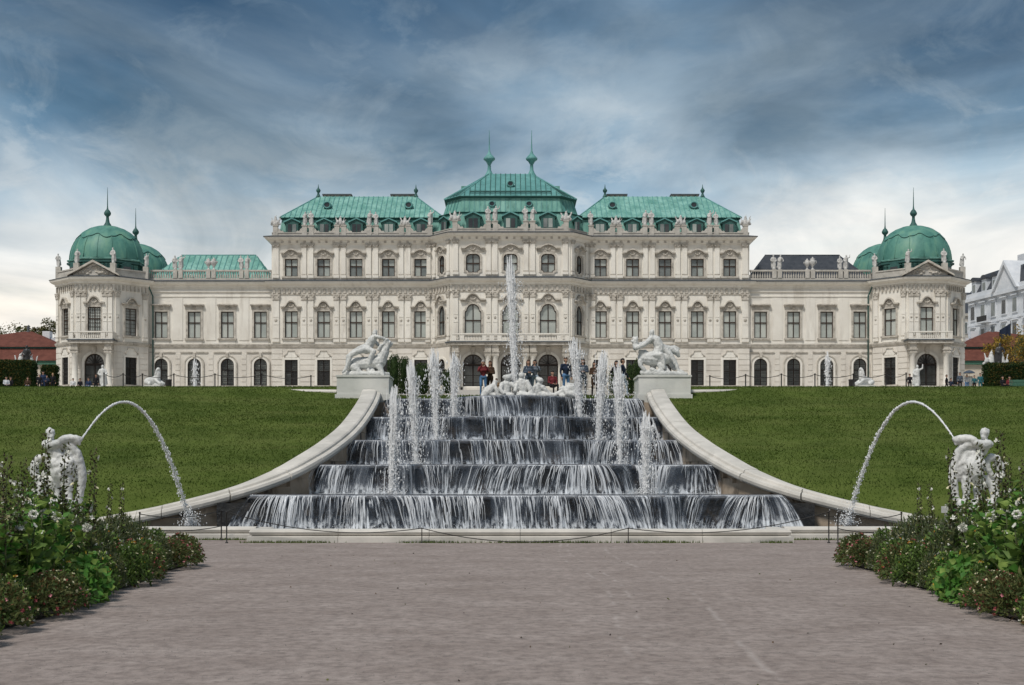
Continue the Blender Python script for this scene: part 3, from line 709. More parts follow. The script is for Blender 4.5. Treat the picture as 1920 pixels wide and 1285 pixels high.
# --- central pavilion
PTS = [(-9.7, 178), (-7.35, 175), (7.35, 175), (9.7, 178)]
T, ang, L = wall(PTS[1], PTS[2], Zg, ZT - 0.3, [(7.35 + x, 12.62, 'gate') for x in (-4.62, 0, 4.62)] + [(7.35 + x, 19.6, 'mid_piano') for x in (-4.62, 0, 4.62)] + [(7.35 + x, 27.2, 'mid_attic') for x in (-4.62, 0, 4.62)], RUSTIC, 18.4, m2=STUCCO)
for x in (-4.62, 0, 4.62):
    place_window('gate', (x, 175, 12.62), 0, 'door'); place_window('mid_piano', (x, 175, 19.6), 0, glass=LIGHTG); place_window('mid_attic', (x, 175, 27.2), 0, glass=DIMG)
for x in (-6.75, -2.72, -1.9, 1.9, 2.72, 6.75):
    pilaster(T, ang, 7.35 + x, 18.95, 24.9, 0.62); pilaster(T, ang, 7.35 + x, 26.95, 31.25, 0.6, 0.5, False)
modillions(T, L, 25.02, 25.62, 0.62, 0.16, 0.3); modillions(T, L, 31.32, 31.58, 0.9, 0.35, 0.28)
for s in (-1, 1):
    A, B = (PTS[0], PTS[1]) if s < 0 else (PTS[2], PTS[3])
    Lc = math.dist(A, B)
    T, ang, L = wall(A, B, Zg, ZT - 0.3, [(Lc / 2, 13.4, 'side_ground'), (Lc / 2, 19.6, 'side_piano'), (Lc / 2, 27.2, 'side_attic')], RUSTIC, 18.4, m2=STUCCO)
    for k, z, g_ in (('side_ground', 13.4, [GLASSK]), ('side_piano', 19.6, [GLASSD]), ('side_attic', 27.2, [GLASSD])): place_window(k, T @ Vector((Lc / 2, 0, z)), ang, glass=g_)
    for u in (0.4, Lc - 0.4): pilaster(T, ang, u, 18.95, 24.9, 0.5); pilaster(T, ang, u, 26.95, 31.25, 0.5, 0.5, False)
    modillions(T, L, 25.02, 25.62, 0.62, 0.16, 0.3)
RUST_LATER = True
# --- towers
TA = 5.7; TS = TA * math.tan(PI / 8); TC = 180.0; TX = 51.0
def octo(cx, cy, a):
    t = a * math.tan(PI / 8)
    return [(cx - a, cy + t), (cx - a, cy - t), (cx - t, cy - a), (cx + t, cy - a), (cx + a, cy - t), (cx + a, cy + t), (cx + t, cy + a), (cx - t, cy + a)]
PED_RELIEF = MB()
for s in (-1, 1):
    cx = s * TX
    V8 = octo(cx, TC, TA)
    kindp = 'tower_piano' if s < 0 else 'tower_plain'
    for i in range(8):
        A, B = V8[i], V8[(i + 1) % 8]; Lf = math.dist(A, B); holes = []
        if i in (1, 3): holes = [(Lf / 2, 13.45, 'tower_ground'), (Lf / 2, 19.5, kindp)]
        if i == 2: holes = [(Lf / 2, 12.62, 'gate'), (Lf / 2, 19.5, kindp)]
        T, ang, L = wall(A, B, Zg, ZC - 0.3, holes, RUSTIC, 18.4, m2=STUCCO)
        for u, z, k in holes: place_window(k, T @ Vector((u, 0, z)), ang, 'door' if k == 'gate' else 'window', glass=None if k == 'gate' else ([GLASSK, GLASSD] if k == 'tower_ground' else LIGHTG))
        if i in (1, 2, 3):
            rustic(A, B, 13.3, 18.2, [(Lf / 2 - (1.6 if i == 2 else 1.05), Lf / 2 + (1.6 if i == 2 else 1.05))])
            modillions(T, L, 25.0, 25.65, 0.5, 0.17, 0.22)
            for u in ((0.42, 1.06, Lf - 1.06, Lf - 0.42) if i == 2 else (0.45, Lf - 0.45)): pilaster(T, ang, u, 18.95, 24.9, 0.56)
    co = MB()
    co.sweep(V8, [(0.0, 25.75), (0.18, 25.8), (0.22, 26.0), (0.55, 26.15), (0.75, 26.3), (0.8, 26.5)], STUCCO, closed=True)
    co.build('cornice', PAL)
    cl = MB(); cl.sweep(V8, [(0.8, 26.5), (0.86, 26.52), (0.86, 26.60), (0.0, 26.80)], LEAD, closed=True); cl.build('cornice_capping', PAL)
    st = MB(); st.sweep(V8, [(0, 18.28), (0.12, 18.32), (0.2, 18.5), (0.24, 18.66), (0.0, 18.74)], TRIM, closed=True); st.build('string_course', PAL)
    bs = MB(); bs.sweep(V8, [(0.16, 12.3), (0.16, 13.1), (0.0, 13.22)], STUCCO, closed=True); bs.build('plinth', PAL)
    # parapet ring, pediment over the front face
    pr = MB(); inner = octo(cx, TC, TA - 0.45)
    pr.sweep(octo(cx, TC, TA - 0.05), [(0, 26.7), (0, 27.5), (0.08, 27.55), (0.08, 27.7), (-0.4, 27.72), (-0.4, 26.7)], PARAPET, closed=True); pr.build('parapet', PAL)
    pe = MB(); yf = TC - TA
    hw = 2.75; zb = 26.62; zp = 28.25
    pe.prism([(cx - hw, zb), (cx + hw, zb), (cx, zp)], yf - 0.25, yf + 0.4, PARAPET)
    for q in (-1, 1):
        pe.prism([(cx + q * (hw + 0.45), zb + 0.0), (cx + q * (hw + 0.45), zb + 0.2), (cx, zp + 0.34), (cx, zp + 0.06)] if q < 0 else [(cx, zp + 0.06), (cx, zp + 0.34), (cx + hw + 0.45, zb + 0.2), (cx + hw + 0.45, zb)], yf - 0.75, yf + 0.45, TRIM)
    rr = random.Random(3)
    for k in range(26):
        x = rr.uniform(-1.9, 1.9); zmax = (1 - abs(x) / hw) * (zp - zb) - 0.25; z = zb + 0.25 + rr.random() * max(0.05, zmax - 0.2); r = rr.uniform(0.12, 0.26)
        pe.lathe([(0, r * 0.9), (r * 0.6, r * 0.6), (r, 0)], TRIM, (0, 0, 0), 7)
        for j in range(len(pe.v) - 21, len(pe.v)): X_, Y_, Z_ = pe.v[j]; pe.v[j] = (cx + x + X_, yf - 0.24 - Z_, z + Y_)
    pe.build('pediment', PAL)
    for cy_, nm in ((TC, 'front'), (193.6, 'rear')):
        dr = MB(); dr.lathe([(4.55, 26.6), (4.5, 28.9), (4.9, 29.0), (4.95, 29.15), (4.9, 29.2)], COPPER, (cx, cy_, 0), 8, False, PI / 8)
        dr.lathe([(4.6, 28.55), (4.95, 28.62), (4.97, 28.85)], DARKCOP, (cx, cy_, 0), 8, False, PI / 8)
        for k in range(8):
            a = PI / 8 + k * PI / 4
            for q in range(1, 7):
                t = q / 7; x0, y0 = 4.57 * math.cos(a), 4.57 * math.sin(a); x1, y1 = 4.57 * math.cos(a + PI / 4), 4.57 * math.sin(a + PI / 4)
                x, y = x0 + (x1 - x0) * t, y0 + (y1 - y0) * t; dr.box(cx + x - 0.04, cx + x + 0.04, cy_ + y - 0.04, cy_ + y + 0.04, 26.7, 28.6, DARKCOP)
        dr.build('drum', PAL)
        do = MB(); R0, H0 = 4.62, 4.55; n = 12
        prof = [(R0 * math.cos(PI / 2 * k / n) ** 0.92, 29.2 + H0 * math.sin(PI / 2 * k / n)) for k in range(n)] + [(0.35, 29.2 + H0)]
        do.lathe(prof, COPPERD, (cx, cy_, 0), 40)
        for k in range(16):             # ribs
            a = PI / 8 + k * PI / 8; do.tube([((r + 0.02) * math.cos(a) + cx, (r + 0.02) * math.sin(a) + cy_, z) for r, z in prof], 0.055 if k % 2 == 0 else 0.035, COPPERD, 5)
        dome = do.build('dome', PAL)
        sc = MB(); seg = 96; vs = []; fs = []          # scalloped copper collar round the crown
        for i in range(seg):
            a = 2 * PI * i / seg; ph0 = R(46 - 9 * abs(math.sin(a * 4 + 0.4)) - 3 * abs(math.sin(a * 8)))
            for k in range(5):
                ph = ph0 + (R(88) - ph0) * k / 4; r = R0 * math.cos(ph) ** 0.92 + 0.09; vs.append((cx + r * math.cos(a), cy_ + r * math.sin(a), 29.2 + H0 * math.sin(ph) + 0.05))
        for i in range(seg):
            j = (i + 1) % seg
            for k in range(4): fs.append((i * 5 + k, j * 5 + k, j * 5 + k + 1, i * 5 + k + 1))
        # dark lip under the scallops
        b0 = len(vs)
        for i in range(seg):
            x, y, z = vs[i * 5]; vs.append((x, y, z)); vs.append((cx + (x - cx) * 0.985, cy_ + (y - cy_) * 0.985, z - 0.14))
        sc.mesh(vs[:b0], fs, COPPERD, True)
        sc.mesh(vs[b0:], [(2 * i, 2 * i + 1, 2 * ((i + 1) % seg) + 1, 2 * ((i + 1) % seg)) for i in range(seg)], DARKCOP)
        sc.build('scalloped_collar', dome)
        fi = MB(); fi.lathe([(0.62, 33.55), (0.5, 33.9), (0.28, 34.25), (0.2, 34.7), (0.18, 35.0), (0.42, 35.25), (0.46, 35.45), (0.3, 35.75), (0.12, 35.95), (0.07, 36.3), (0.05, 37.3), (0.02, 38.7)], DARKCOP, (cx, cy_, 0), 10)
        fi.build('finial', dome)
    # side dormers on the drum
    for a in (-PI / 4, -3 * PI / 4):
        dm = MB(); Td = Matrix.Translation((cx + 4.35 * math.cos(a), TC + 4.35 * math.sin(a), 26.9)) @ Matrix.Rotation(a + PI / 2, 4, 'Z')
        dm.prism([(-0.75, 0), (0.75, 0), (0.75, 1.35), (0.95, 1.4), (0, 1.9), (-0.95, 1.4), (-0.75, 1.35)], -0.45, 0.3, DARKCOP, Td); d_ = dm.build('dormer', PAL)
        pn = MB(); pn.prism([(-0.5, 0.15), (0.5, 0.15), (0.5, 1.25), (-0.5, 1.25)], -0.47, -0.40, GLASSK, Td); pn.build('pane', d_)
    # balcony over the tower door, on two columns
    bl = MB(); yb = yf
    bl.box(cx - 2.75, cx + 2.75, yb - 1.75, yb + 0.02, 18.30, 18.62, TRIM); bl.box(cx - 2.85, cx + 2.85, yb - 1.86, yb + 0.02, 18.62, 18.78, LEAD)
    bl.box(cx - 2.65, cx + 2.65, yb - 1.65, yb - 1.3, 18.78, 18.92, STUCCO); bl.box(cx - 2.68, cx + 2.68, yb - 1.68, yb - 1.27, 19.62, 19.78, STUCCO)
    for q in (-2.4, -1.5, 1.5, 2.4): bl.box(cx + q - 0.27, cx + q + 0.27, yb - 1.64, yb - 1.3, 18.92, 19.62, STUCCO)
    for q in (-1, 1): bl.box(cx + q * 2.62 - 0.1, cx + q * 2.62 + 0.1, yb - 1.3, yb, 18.9, 19.7, STUCCO)
    bo = bl.build('balcony', PAL)
    bb = MB()
    for k in range(10):
        x = cx - 1.1 + k * 2.2 / 9; bb.lathe([(0.06, 18.92), (0.11, 19.12), (0.05, 19.35), (0.08, 19.62)], STUCCO, (x, yb - 1.47, 0), 6)
    b_ = bb.build('balusters', bo); b_['kind'] = 'stuff'
    for q in (-2.05, 2.05):
        cm = MB(); cm.box(cx + q - 0.5, cx + q + 0.5, yb - 1.6, yb - 0.6, 12.3, 13.3, STUCCO)
        cm.lathe([(0.46, 13.3), (0.46, 13.42), (0.38, 13.5), (0.36, 15.0), (0.33, 16.9), (0.40, 17.0), (0.42, 17.15)], STUCCO, (cx + q, yb - 1.1, 0), 14)
        cm.box(cx + q - 0.46, cx + q + 0.46, yb - 1.56, yb - 0.64, 17.15, 17.5, TRIM); cm.box(cx + q - 0.55, cx + q + 0.55, yb - 1.65, yb - 0.55, 17.5, 17.62, TRIM); cm.box(cx + q - 0.42, cx + q + 0.42, yb - 1.5, yb - 0.7, 17.62, 18.3, TRIM)
        cm.build('column', PAL)
    # drainpipe in the corner with the low wing
    dp = MB(); xp = s * 45.05
    dp.tube([(xp + s * 0.15, 177.4, 26.4), (xp + s * 0.1, 177.9, 25.6), (xp - s * 0.25, 178.15, 24.7), (xp - s * 0.25, 178.2, 12.3)], 0.09, DARKCOP, 6); dp.build('drainpipe', PAL)
rustic(PTS[1], PTS[2], 13.3, 18.2, [(7.35 + x - 1.6, 7.35 + x + 1.6) for x in (-4.62, 0, 4.62)])
r_ = RUST.build('rustication', PAL); r_['kind'] = 'stuff'
# --- cornices along the front
LINE = [(-45.25, 178.4), (-29.9, 178.4), (-29.9, 178), (-9.7, 178), (-7.35, 175), (7.35, 175), (9.7, 178), (29.9, 178), (29.9, 178.4), (45.25, 178.4)]
TOPL = [(-29.9, 192), (-29.9, 178), (-9.7, 178), (-7.35, 175), (7.35, 175), (9.7, 178), (29.9, 178), (29.9, 192)]
m_ = MB(); m_.sweep(LINE, [(0.0, 25.73), (0.16, 25.78), (0.2, 25.98), (0.5, 26.12), (0.68, 26.28), (0.72, 26.46)], STUCCO); m_.build('cornice', PAL)
m_ = MB(); m_.sweep(LINE, [(0.72, 26.46), (0.8, 26.47), (0.8, 26.57), (0.0, 26.78)], LEAD); m_.build('cornice_capping', PAL)
m_ = MB(); m_.sweep(LINE, [(0.0, 18.24), (0.12, 18.28), (0.18, 18.46), (0.24, 18.62), (0.0, 18.70)], TRIM); m_.build('string_course', PAL)
m_ = MB(); m_.sweep(LINE, [(0.06, 18.72), (0.06, 18.95), (0.0, 18.97)], STUCCO); m_.build('string_course', PAL)
m_ = MB(); m_.sweep(LINE, [(0.16, 12.3), (0.16, 13.08), (0.0, 13.2)], STUCCO); m_.build('plinth', PAL)
m_ = MB(); m_.sweep(LINE[1:-1], [(0.0, 24.86), (0.1, 24.88), (0.1, 24.98), (0, 25.0)], TRIM); m_.build('frieze_band', PAL)
m_ = MB(); m_.sweep(TOPL, [(0.0, 31.2), (0.14, 31.22), (0.16, 31.32), (0.3, 31.58), (0.62, 31.7), (0.78, 31.86), (0.82, 31.98)], STUCCO); m_.build('cornice', PAL)
m_ = MB(); m_.sweep(TOPL, [(0.82, 31.98), (0.92, 32.0), (0.92, 32.08), (0.0, 32.3)], LEAD); m_.build('cornice_capping', PAL)
o_ = MOD.build('modillions', PAL); o_['kind'] = 'stuff'
# --- balcony across the central pavilion with paired columns
bl = MB(); yb = 175.0
bl.slab([(-7.5, yb + 0.02), (-7.9, yb - 0.6), (-7.2, yb - 1.7), (7.2, yb - 1.7), (7.9, yb - 0.6), (7.5, yb + 0.02)], 18.15, 18.45, TRIM)
bl.slab([(-7.6, yb + 0.02), (-8.05, yb - 0.65), (-7.28, yb - 1.82), (7.28, yb - 1.82), (8.05, yb - 0.65), (7.6, yb + 0.02)], 18.45, 18.6, LEAD)
bl.box(-7.1, 7.1, yb - 1.62, yb - 1.3, 18.6, 18.75, STUCCO); bl.box(-7.15, 7.15, yb - 1.66, yb - 1.26, 19.42, 19.58, STUCCO)
for x in (-6.9, -5.9, -3.2, -2.3, -1.35, 1.35, 2.3, 3.2, 5.9, 6.9): bl.box(x - 0.26, x + 0.26, yb - 1.6, yb - 1.32, 18.75, 19.42, STUCCO)
bo = bl.build('balcony', PAL)
bb = MB()
for c in (-4.55, 0, 4.55):
    for k in range(11): bb.lathe([(0.06, 18.75), (0.11, 18.95), (0.05, 19.2), (0.08, 19.42)], STUCCO, (c - 0.95 + k * 0.19, yb - 1.46, 0), 6)
b_ = bb.build('balusters', bo); b_['kind'] = 'stuff'
for x in (-6.75, -2.75, -1.85, 1.85, 2.75, 6.75):
    cm = MB(); cm.box(x - 0.46, x + 0.46, yb - 1.55, yb - 0.6, 12.3, 13.3, STUCCO)
    cm.lathe([(0.42, 13.3), (0.42, 13.42), (0.36, 13.5), (0.34, 15.0), (0.31, 16.6), (0.38, 16.7), (0.40, 16.85)], STUCCO, (x, yb - 1.08, 0), 14)
    cm.box(x - 0.43, x + 0.43, yb - 1.5, yb - 0.65, 16.85, 17.25, TRIM); cm.box(x - 0.5, x + 0.5, yb - 1.58, yb - 0.58, 17.25, 17.38, TRIM); cm.box(x - 0.4, x + 0.4, yb - 1.48, yb - 0.68, 17.38, 18.15, TRIM)
    cm.build('column', PAL)
# --- parapets with scrolls and pedestals
STATUE_SPOTS = []
def scroll(mb, T, u, s, z):            # volute falling away from a pedestal
    pts = [(0, 0)] + [(s * (0.62 - 0.62 * (1 - t) ** 2 * 1.0), 0.62 * (1 - t) ** 2) for t in (1.0, 0.8, 0.6, 0.4, 0.2, 0.0)]
    pts = [(0, 0), (s * 0.72, 0), (s * 0.72, 0.12), (s * 0.58, 0.22), (s * 0.44, 0.16), (s * 0.34, 0.2), (s * 0.22, 0.42), (s * 0.1, 0.5), (0, 0.5)]
    if s < 0: pts = pts[::-1]
    mb.prism([(u + x, z + q) for x, q in pts], -0.02, 0.26, PARAPET, T)
def parapet(A, B, peds, z=32.2, hgt=1.3):
    A = Vector(A); B = Vector(B); L = (B - A).length; d = (B - A) / L; ang = math.atan2(d.y, d.x)
    T = Matrix.Translation((A.x, A.y, 0)) @ Matrix.Rotation(ang, 4, 'Z') @ Matrix.Translation((0, 0.12, 0))
    mb = MB(); mb.box(0, L, 0, 0.35, z, z + 0.40, PARAPET, T); mb.box(0, L, -0.06, 0.38, z + 0.40, z + 0.50, PARAPET, T)
    for us, typ in peds:
        for u in us:
            mb.box(u - 0.30, u + 0.30, -0.08, 0.42, z + 0.05, z + hgt, PARAPET, T); mb.box(u - 0.36, u + 0.36, -0.14, 0.48, z + hgt, z + hgt + 0.12, PARAPET, T)
        if len(us) > 1: mb.box(us[0], us[1], 0.0, 0.36, z + hgt - 0.25, z + hgt, PARAPET, T)
        if us[0] > 1.0: scroll(mb, T, us[0] - 0.3, -1, z + 0.50)
        if us[-1] < L - 1.0: scroll(mb, T, us[-1] + 0.3, 1, z + 0.50)
        if typ == 'figures':
            for u in us: STATUE_SPOTS.append((T @ Vector((u, 0.17, z + hgt + 0.12)), ang, 'figure'))
        elif typ: STATUE_SPOTS.append((T @ Vector((sum(us) / len(us), 0.17, z + hgt + 0.12)), ang, typ))
    mb.build('parapet', PAL)
parapet((-29.9, 178), (-9.7, 178), [((0.45,), 'trophy'), ((4.1, 4.96), 'figures'), ((8.15, 9.01), 'trophy'), ((12.2, 13.06), 'figures'), ((16.25, 17.11), 'trophy'), ((19.8,), 'figures')])
parapet((9.7, 178), (29.9, 178), [((0.4,), 'figures'), ((3.09, 3.95), 'trophy'), ((7.14, 8.0), 'figures'), ((11.19, 12.05), 'trophy'), ((15.24, 16.1), 'figures'), ((19.75,), 'trophy')])
parapet((-9.7, 178), (-7.35, 175), [])
parapet((7.35, 175), (9.7, 178), [])
parapet((-7.35, 175), (7.35, 175), [((0.5,), 'trophy'), ((4.62, 5.48), 'figures'), ((9.22, 10.08), 'figures'), ((14.2,), 'trophy')])
# balustrades on the low wings
for s in (-1, 1):
    a, b = (-45.2, -30.0) if s < 0 else (30.0, 45.2); y = 178.55; z = 26.72
    mb = MB(); mb.box(a, b, y - 0.2, y + 0.2, z, z + 0.28, PARAPET); mb.box(a, b, y - 0.2, y + 0.2, z + 1.12, z + 1.32, PARAPET)
    bal = MB(); typ = iter(('figure', 'figure', 'urn', 'urn', 'figure', 'figure'))
    peds = []
    for i in range(3):
        c = s * (33.43 + 4.15 * i)
        for q in (-0.34, 0.34): peds.append(c + q)
    for x in sorted(peds):
        mb.box(x - 0.27, x + 0.27, y - 0.26, y + 0.26, z + 0.28, z + 1.36, PARAPET); STATUE_SPOTS.append((Vector((x, y, z + 1.36)), 0.0, next(typ)))
    x = a + 0.15
    while x < b:
        if all(abs(x - p) > 0.34 for p in peds): bal.lathe([(0.07, z + 0.28), (0.13, z + 0.55), (0.055, z + 0.85), (0.09, z + 1.12)], PARAPET, (x, y, 0), 6)
        x += 0.30
    o = mb.build('balustrade', PAL); b_ = bal.build('balusters', o); b_['kind'] = 'stuff'
    for v in octo(s * TX, TC, TA - 0.25)[1:5]:
        pm = MB(); pm.box(v[0] - 0.32, v[0] + 0.32, v[1] - 0.32, v[1] + 0.32, 26.7, 28.3, PARAPET); pm.build('parapet_pedestal', PAL); STATUE_SPOTS.append((Vector((v[0], v[1], 28.3)), 0.0, 'figure'))
# --- roofs
def seams(mb, b0, b1, t0, t1, step, m, w=0.045, h=0.07):
    b0, b1, t0, t1 = map(Vector, (b0, b1, t0, t1)); e = (b1 - b0); L = e.length; e = e / L
    up = (t0 - b0) - e * (t0 - b0).dot(e); H = up.length; up = up / H; n = e.cross(up)
    a = (t0 - b0).dot(e); b = (t1 - b0).dot(e); k = int(L / step)
    for i in range(1, k):
        s = L * i / k; t = H * min(1, s / a if a > 1e-6 else 1, (L - s) / (L - b) if L - b > 1e-6 else 1)
        if t < 0.15: continue
        p = b0 + e * s; q = p + up * t
        mb.mesh([p - e * w, p + e * w, q + e * w, q - e * w, p - e * w + n * h, p + e * w + n * h, q + e * w + n * h, q - e * w + n * h], [(4, 5, 6, 7), (0, 4, 7, 3), (1, 2, 6, 5), (0, 1, 5, 4)], m)
def loft(mb, A, B, m, step=0, ms=None, closed=True, sm=None):
    n = len(A)
    for i in range(n if closed else n - 1):
        j = (i + 1) % n; mb.face([A[i], A[j], B[j], B[i]], m)
        if step and (Vector(A[j]) - Vector(A[i])).length > 0.6: seams(sm or mb, A[i], A[j], B[i], B[j], step, ms or m)
def rect(x0, x1, y0, y1, z): return [(x0, y0, z), (x1, y0, z), (x1, y1, z), (x0, y1, z)]
def ridge(x0, x1, y, z): return [(x0, y - 0.05, z), (x1, y - 0.05, z), (x1, y + 0.05, z), (x0, y + 0.05, z)]
def oculus(parent, loc, nrm_up, r=0.5):
    mb = MB(); T = Matrix.Translation(loc)
    n = 16; ring_ = []
    vs = []; fs = []
    for i in range(n):
        a = 2 * PI * i / n
        for rr, y in ((r * 1.35, 0.9), (r * 1.35, -0.05), (r * 1.1, -0.15), (r * 0.85, -0.02)): vs.append(T @ Vector((rr * math.cos(a), y, rr * 0.85 * math.sin(a))))
    for i in range(n):
        j = (i + 1) % n
        for k in range(3): fs.append((i * 4 + k, j * 4 + k, j * 4 + k + 1, i * 4 + k + 1))
    mb.mesh(vs, fs, COPPERB, True); o = mb.build('oculus', parent)
    return o, [T @ Vector((r * 0.86 * math.cos(2 * PI * i / n), 0.0, r * 0.86 * 0.85 * math.sin(2 * PI * i / n))) for i in range(n)]
def dormer(loc, w=1.5, h=1.55, top=0.5, m=None):
    x, y, z = loc; mb = MB(); T = Matrix.Translation(loc); m = m or DARKCOP
    hw = w / 2
    mb.prism([(-hw, 0), (hw, 0), (hw, h * 0.68), (hw + 0.22, h * 0.72), (hw + 0.22, h * 0.82), (hw * 0.45, h), (0, h + 0.14), (-hw * 0.45, h), (-hw - 0.22, h * 0.82), (-hw - 0.22, h * 0.72), (-hw, h * 0.68)], -0.25, 1.4, m, T)
    mb.prism([(-hw - 0.24, h * 0.76), (-hw * 0.45, h * 0.95), (0, h + 0.08), (hw * 0.45, h * 0.95), (hw + 0.24, h * 0.76), (hw + 0.24, h * 0.86), (hw * 0.45, h + 0.08), (0, h + 0.22), (-hw * 0.45, h + 0.08), (-hw - 0.24, h * 0.86)], -0.42, 1.3, COPPERB, T)
    o = mb.build('dormer', PAL)
    for c in (-1, 1):
        p = MB(); p.prism([(c * hw * 0.36 - hw * 0.3, 0.1), (c * hw * 0.36 + hw * 0.3, 0.1), (c * hw * 0.36 + hw * 0.3, h * 0.66), (c * hw * 0.36 - hw * 0.3, h * 0.66)], -0.29, -0.2, rw.choice([GLASSD, GLASSK, GLASS]), T); p.build('pane', o)
for s in (-1, 1):
    x0, x1 = (-29.2, -8.3) if s < 0 else (8.3, 29.2)
    mb = MB(); sm = MB()
    A = rect(x0, x1, 178.95, 191.2, 32.1); B = rect(x0 + 0.35, x1 - 0.35, 179.5, 190.7, 34.5); E = rect(x0 + 0.2, x1 - 0.2, 179.3, 190.9, 34.62); E2 = rect(x0 + 0.1, x1 - 0.1, 179.1, 191.1, 34.72)
    loft(mb, A, B, COPPER); loft(mb, B, E, DARKCOP); loft(mb, E, E2, DARKCOP)
    xr0, xr1 = (-25.0, -12.3) if s < 0 else (12.3, 25.0)
    TOP = ridge(xr0, xr1, 185.1, 38.55); E3 = rect(x0 + 0.1, x1 - 0.1, 179.1, 191.1, 34.74)
    loft(mb, E3, TOP, COPPER, 0.62, COPPERB, sm=sm); mb.face(TOP, COPPER)
    ro = mb.build('roof', PAL); sm.build('roof_seams', ro)
    for a, b in ((E3[0], TOP[0]), (E3[1], TOP[1])):
        hp = MB(); hp.tube([a, b], 0.09, COPPERB, 6); hp.build('hip_roll', ro)
    for x in W1: dormer((s * x, 178.75, 32.7), 1.6, 1.65)
    for x in (-23.4, -13.0) if s < 0 else (13.0, 23.4):
        o, pl = oculus(ro, (x, 181.3, 36.75), 0, 0.4); pm = MB(); pm.face([tuple(p) for p in pl], GLASSK); pm.build('pane', o)
    for x in (xr0, xr1):
        fm = MB(); fm.lathe([(0.34, 38.5), (0.2, 38.75), (0.12, 39.0), (0.26, 39.2), (0.3, 39.4), (0.12, 39.62), (0.06, 39.8), (0.02, 40.15)], DARKCOP, (x, 185.1, 0), 9); fm.build('finial', ro)
    for xa, xb in (((xr0 + 0.5, xr0 + 4.1), (xr1 - 3.3, xr1 - 0.3)) if s < 0 else ((xr0 + 0.4, xr0 + 2.9), (xr1 - 3.9, xr1 - 0.4))):
        ch = MB(); ch.box(xa, xb, 186.2, 187.6, 37.2, 38.95, PARAPET); ch.box(xa - 0.12, xb + 0.12, 186.05, 187.75, 38.95, 39.12, LEAD)
        for k in range(4): xk = xa + (xb - xa) * (k + 0.5) / 4; ch.box(xk - 0.16, xk + 0.16, 186.15, 186.22, 38.62, 38.86, GLASSK)
        ch.build('chimney', ro)
# central roof, three stages
def cpoly(f, yf_, sx, ys, z, back=193.0): return [(-f, yf_, z), (f, yf_, z), (sx, ys, z), (sx, back - (ys - yf_), z), (f, back, z), (-f, back, z), (-sx, back - (ys - yf_), z), (-sx, ys, z)]
mb = MB(); sm = MB()
L0 = cpoly(7.0, 175.9, 9.3, 178.8, 32.15); L1 = cpoly(6.6, 176.4, 8.85, 179.2, 34.75); L1e = cpoly(6.75, 176.2, 9.05, 179.05, 34.92)
L1i = cpoly(6.4, 176.6, 8.5, 179.3, 35.0); L2 = cpoly(6.0, 177.0, 7.9, 179.4, 36.75); L2e = cpoly(6.35, 176.6, 8.35, 179.1, 36.95); L2f = cpoly(6.35, 176.6, 8.35, 179.1, 37.02)
TOPC = [(-2.8, 184.3, 41.35), (2.8, 184.3, 41.35), (2.85, 184.6, 41.35), (2.85, 184.8, 41.35), (2.8, 185.1, 41.35), (-2.8, 185.1, 41.35), (-2.85, 184.8, 41.35), (-2.85, 184.6, 41.35)]
loft(mb, L0, L1, COPPER); loft(mb, L1, L1e, DARKCOP); loft(mb, L1e, L1i, COPPERB); loft(mb, L1i, L2, COPPER, 0.62, COPPERB, sm=sm); loft(mb, L2, L2e, DARKCOP); loft(mb, L2e, L2f, COPPERB)
loft(mb, L2f, TOPC, COPPERB, 0.62, DARKCOP, sm=sm); mb.face(TOPC, COPPERB)
ro = mb.build('roof', PAL); sm.build('roof_seams', ro)
for a, b in zip(L2f, TOPC):
    hp = MB(); hp.tube([a, b], 0.09, COPPERB, 6); hp.build('hip_roll', ro)
tb = MB(); tb.box(-5.1, 5.1, 177.15, 177.35, 37.55, 37.72, DARKCOP); tb.build('snow_guard', ro)
for x in (-4.62, 0, 4.62): dormer((x, 175.7, 32.75), 1.7, 1.85)
for s in (-1, 1):
    x = s * 8.3; dormer((x, 177.0, 32.7), 0.8, 1.6)
    o, pl = oculus(ro, (s * 2.3, 176.7, 36.0), 0, 0.34); pm = MB(); pm.face([tuple(p) for p in pl], GLASSK); pm.build('pane', o)
    fm = MB(); fm.lathe([(0.62, 41.2), (0.42, 41.5), (0.24, 41.9), (0.2, 42.6), (0.42, 43.0), (0.74, 43.25), (0.76, 43.45), (0.5, 43.75), (0.26, 44.0), (0.1, 44.4), (0.06, 45.5), (0.025, 47.1)], COPPERB, (s * 2.75, 184.7, 0), 12); fm.build('finial', ro)
    gm = MB(); gm.box(s * 5.0 if s > 0 else -6.35, 6.35 if s > 0 else -5.0, 183.2, 186, 38.3, 39.55, COPPER); gm.build('side_gable', ro)
o, pl = oculus(ro, (0, 179.4, 39.05), 0, 0.36); pm = MB(); pm.face([tuple(p) for p in pl], GLASSK); pm.build('pane', o)
# low wing roofs
for s in (-1, 1):
    x0, x1 = (-45.8, -30.3) if s < 0 else (30.3, 45.8); mm = COPPER if s < 0 else SLATE
    mb = MB(); sm = MB(); A = rect(x0, x1, 179.6, 190, 26.9); TOP = ridge(*((-42.7, -33.0) if s < 0 else (33.0, 42.7)), 184.6, 30.85)
    loft(mb, A, TOP, mm, 0.7 if s < 0 else 0, COPPERB, sm=sm); mb.face(TOP, mm); ro = mb.build('roof', PAL)
    if sm.v: sm.build('roof_seams', ro)
    fl = MB(); fl.box(x0, x1, 178.45, 191.5, 26.3, 26.62, LEAD); fl.build('roof_gutter', ro)
    rr_ = MB(); rr_.tube([TOP[0], TOP[1]], 0.08, COPPERB if s < 0 else LEAD, 6); rr_.build('ridge_roll', ro)
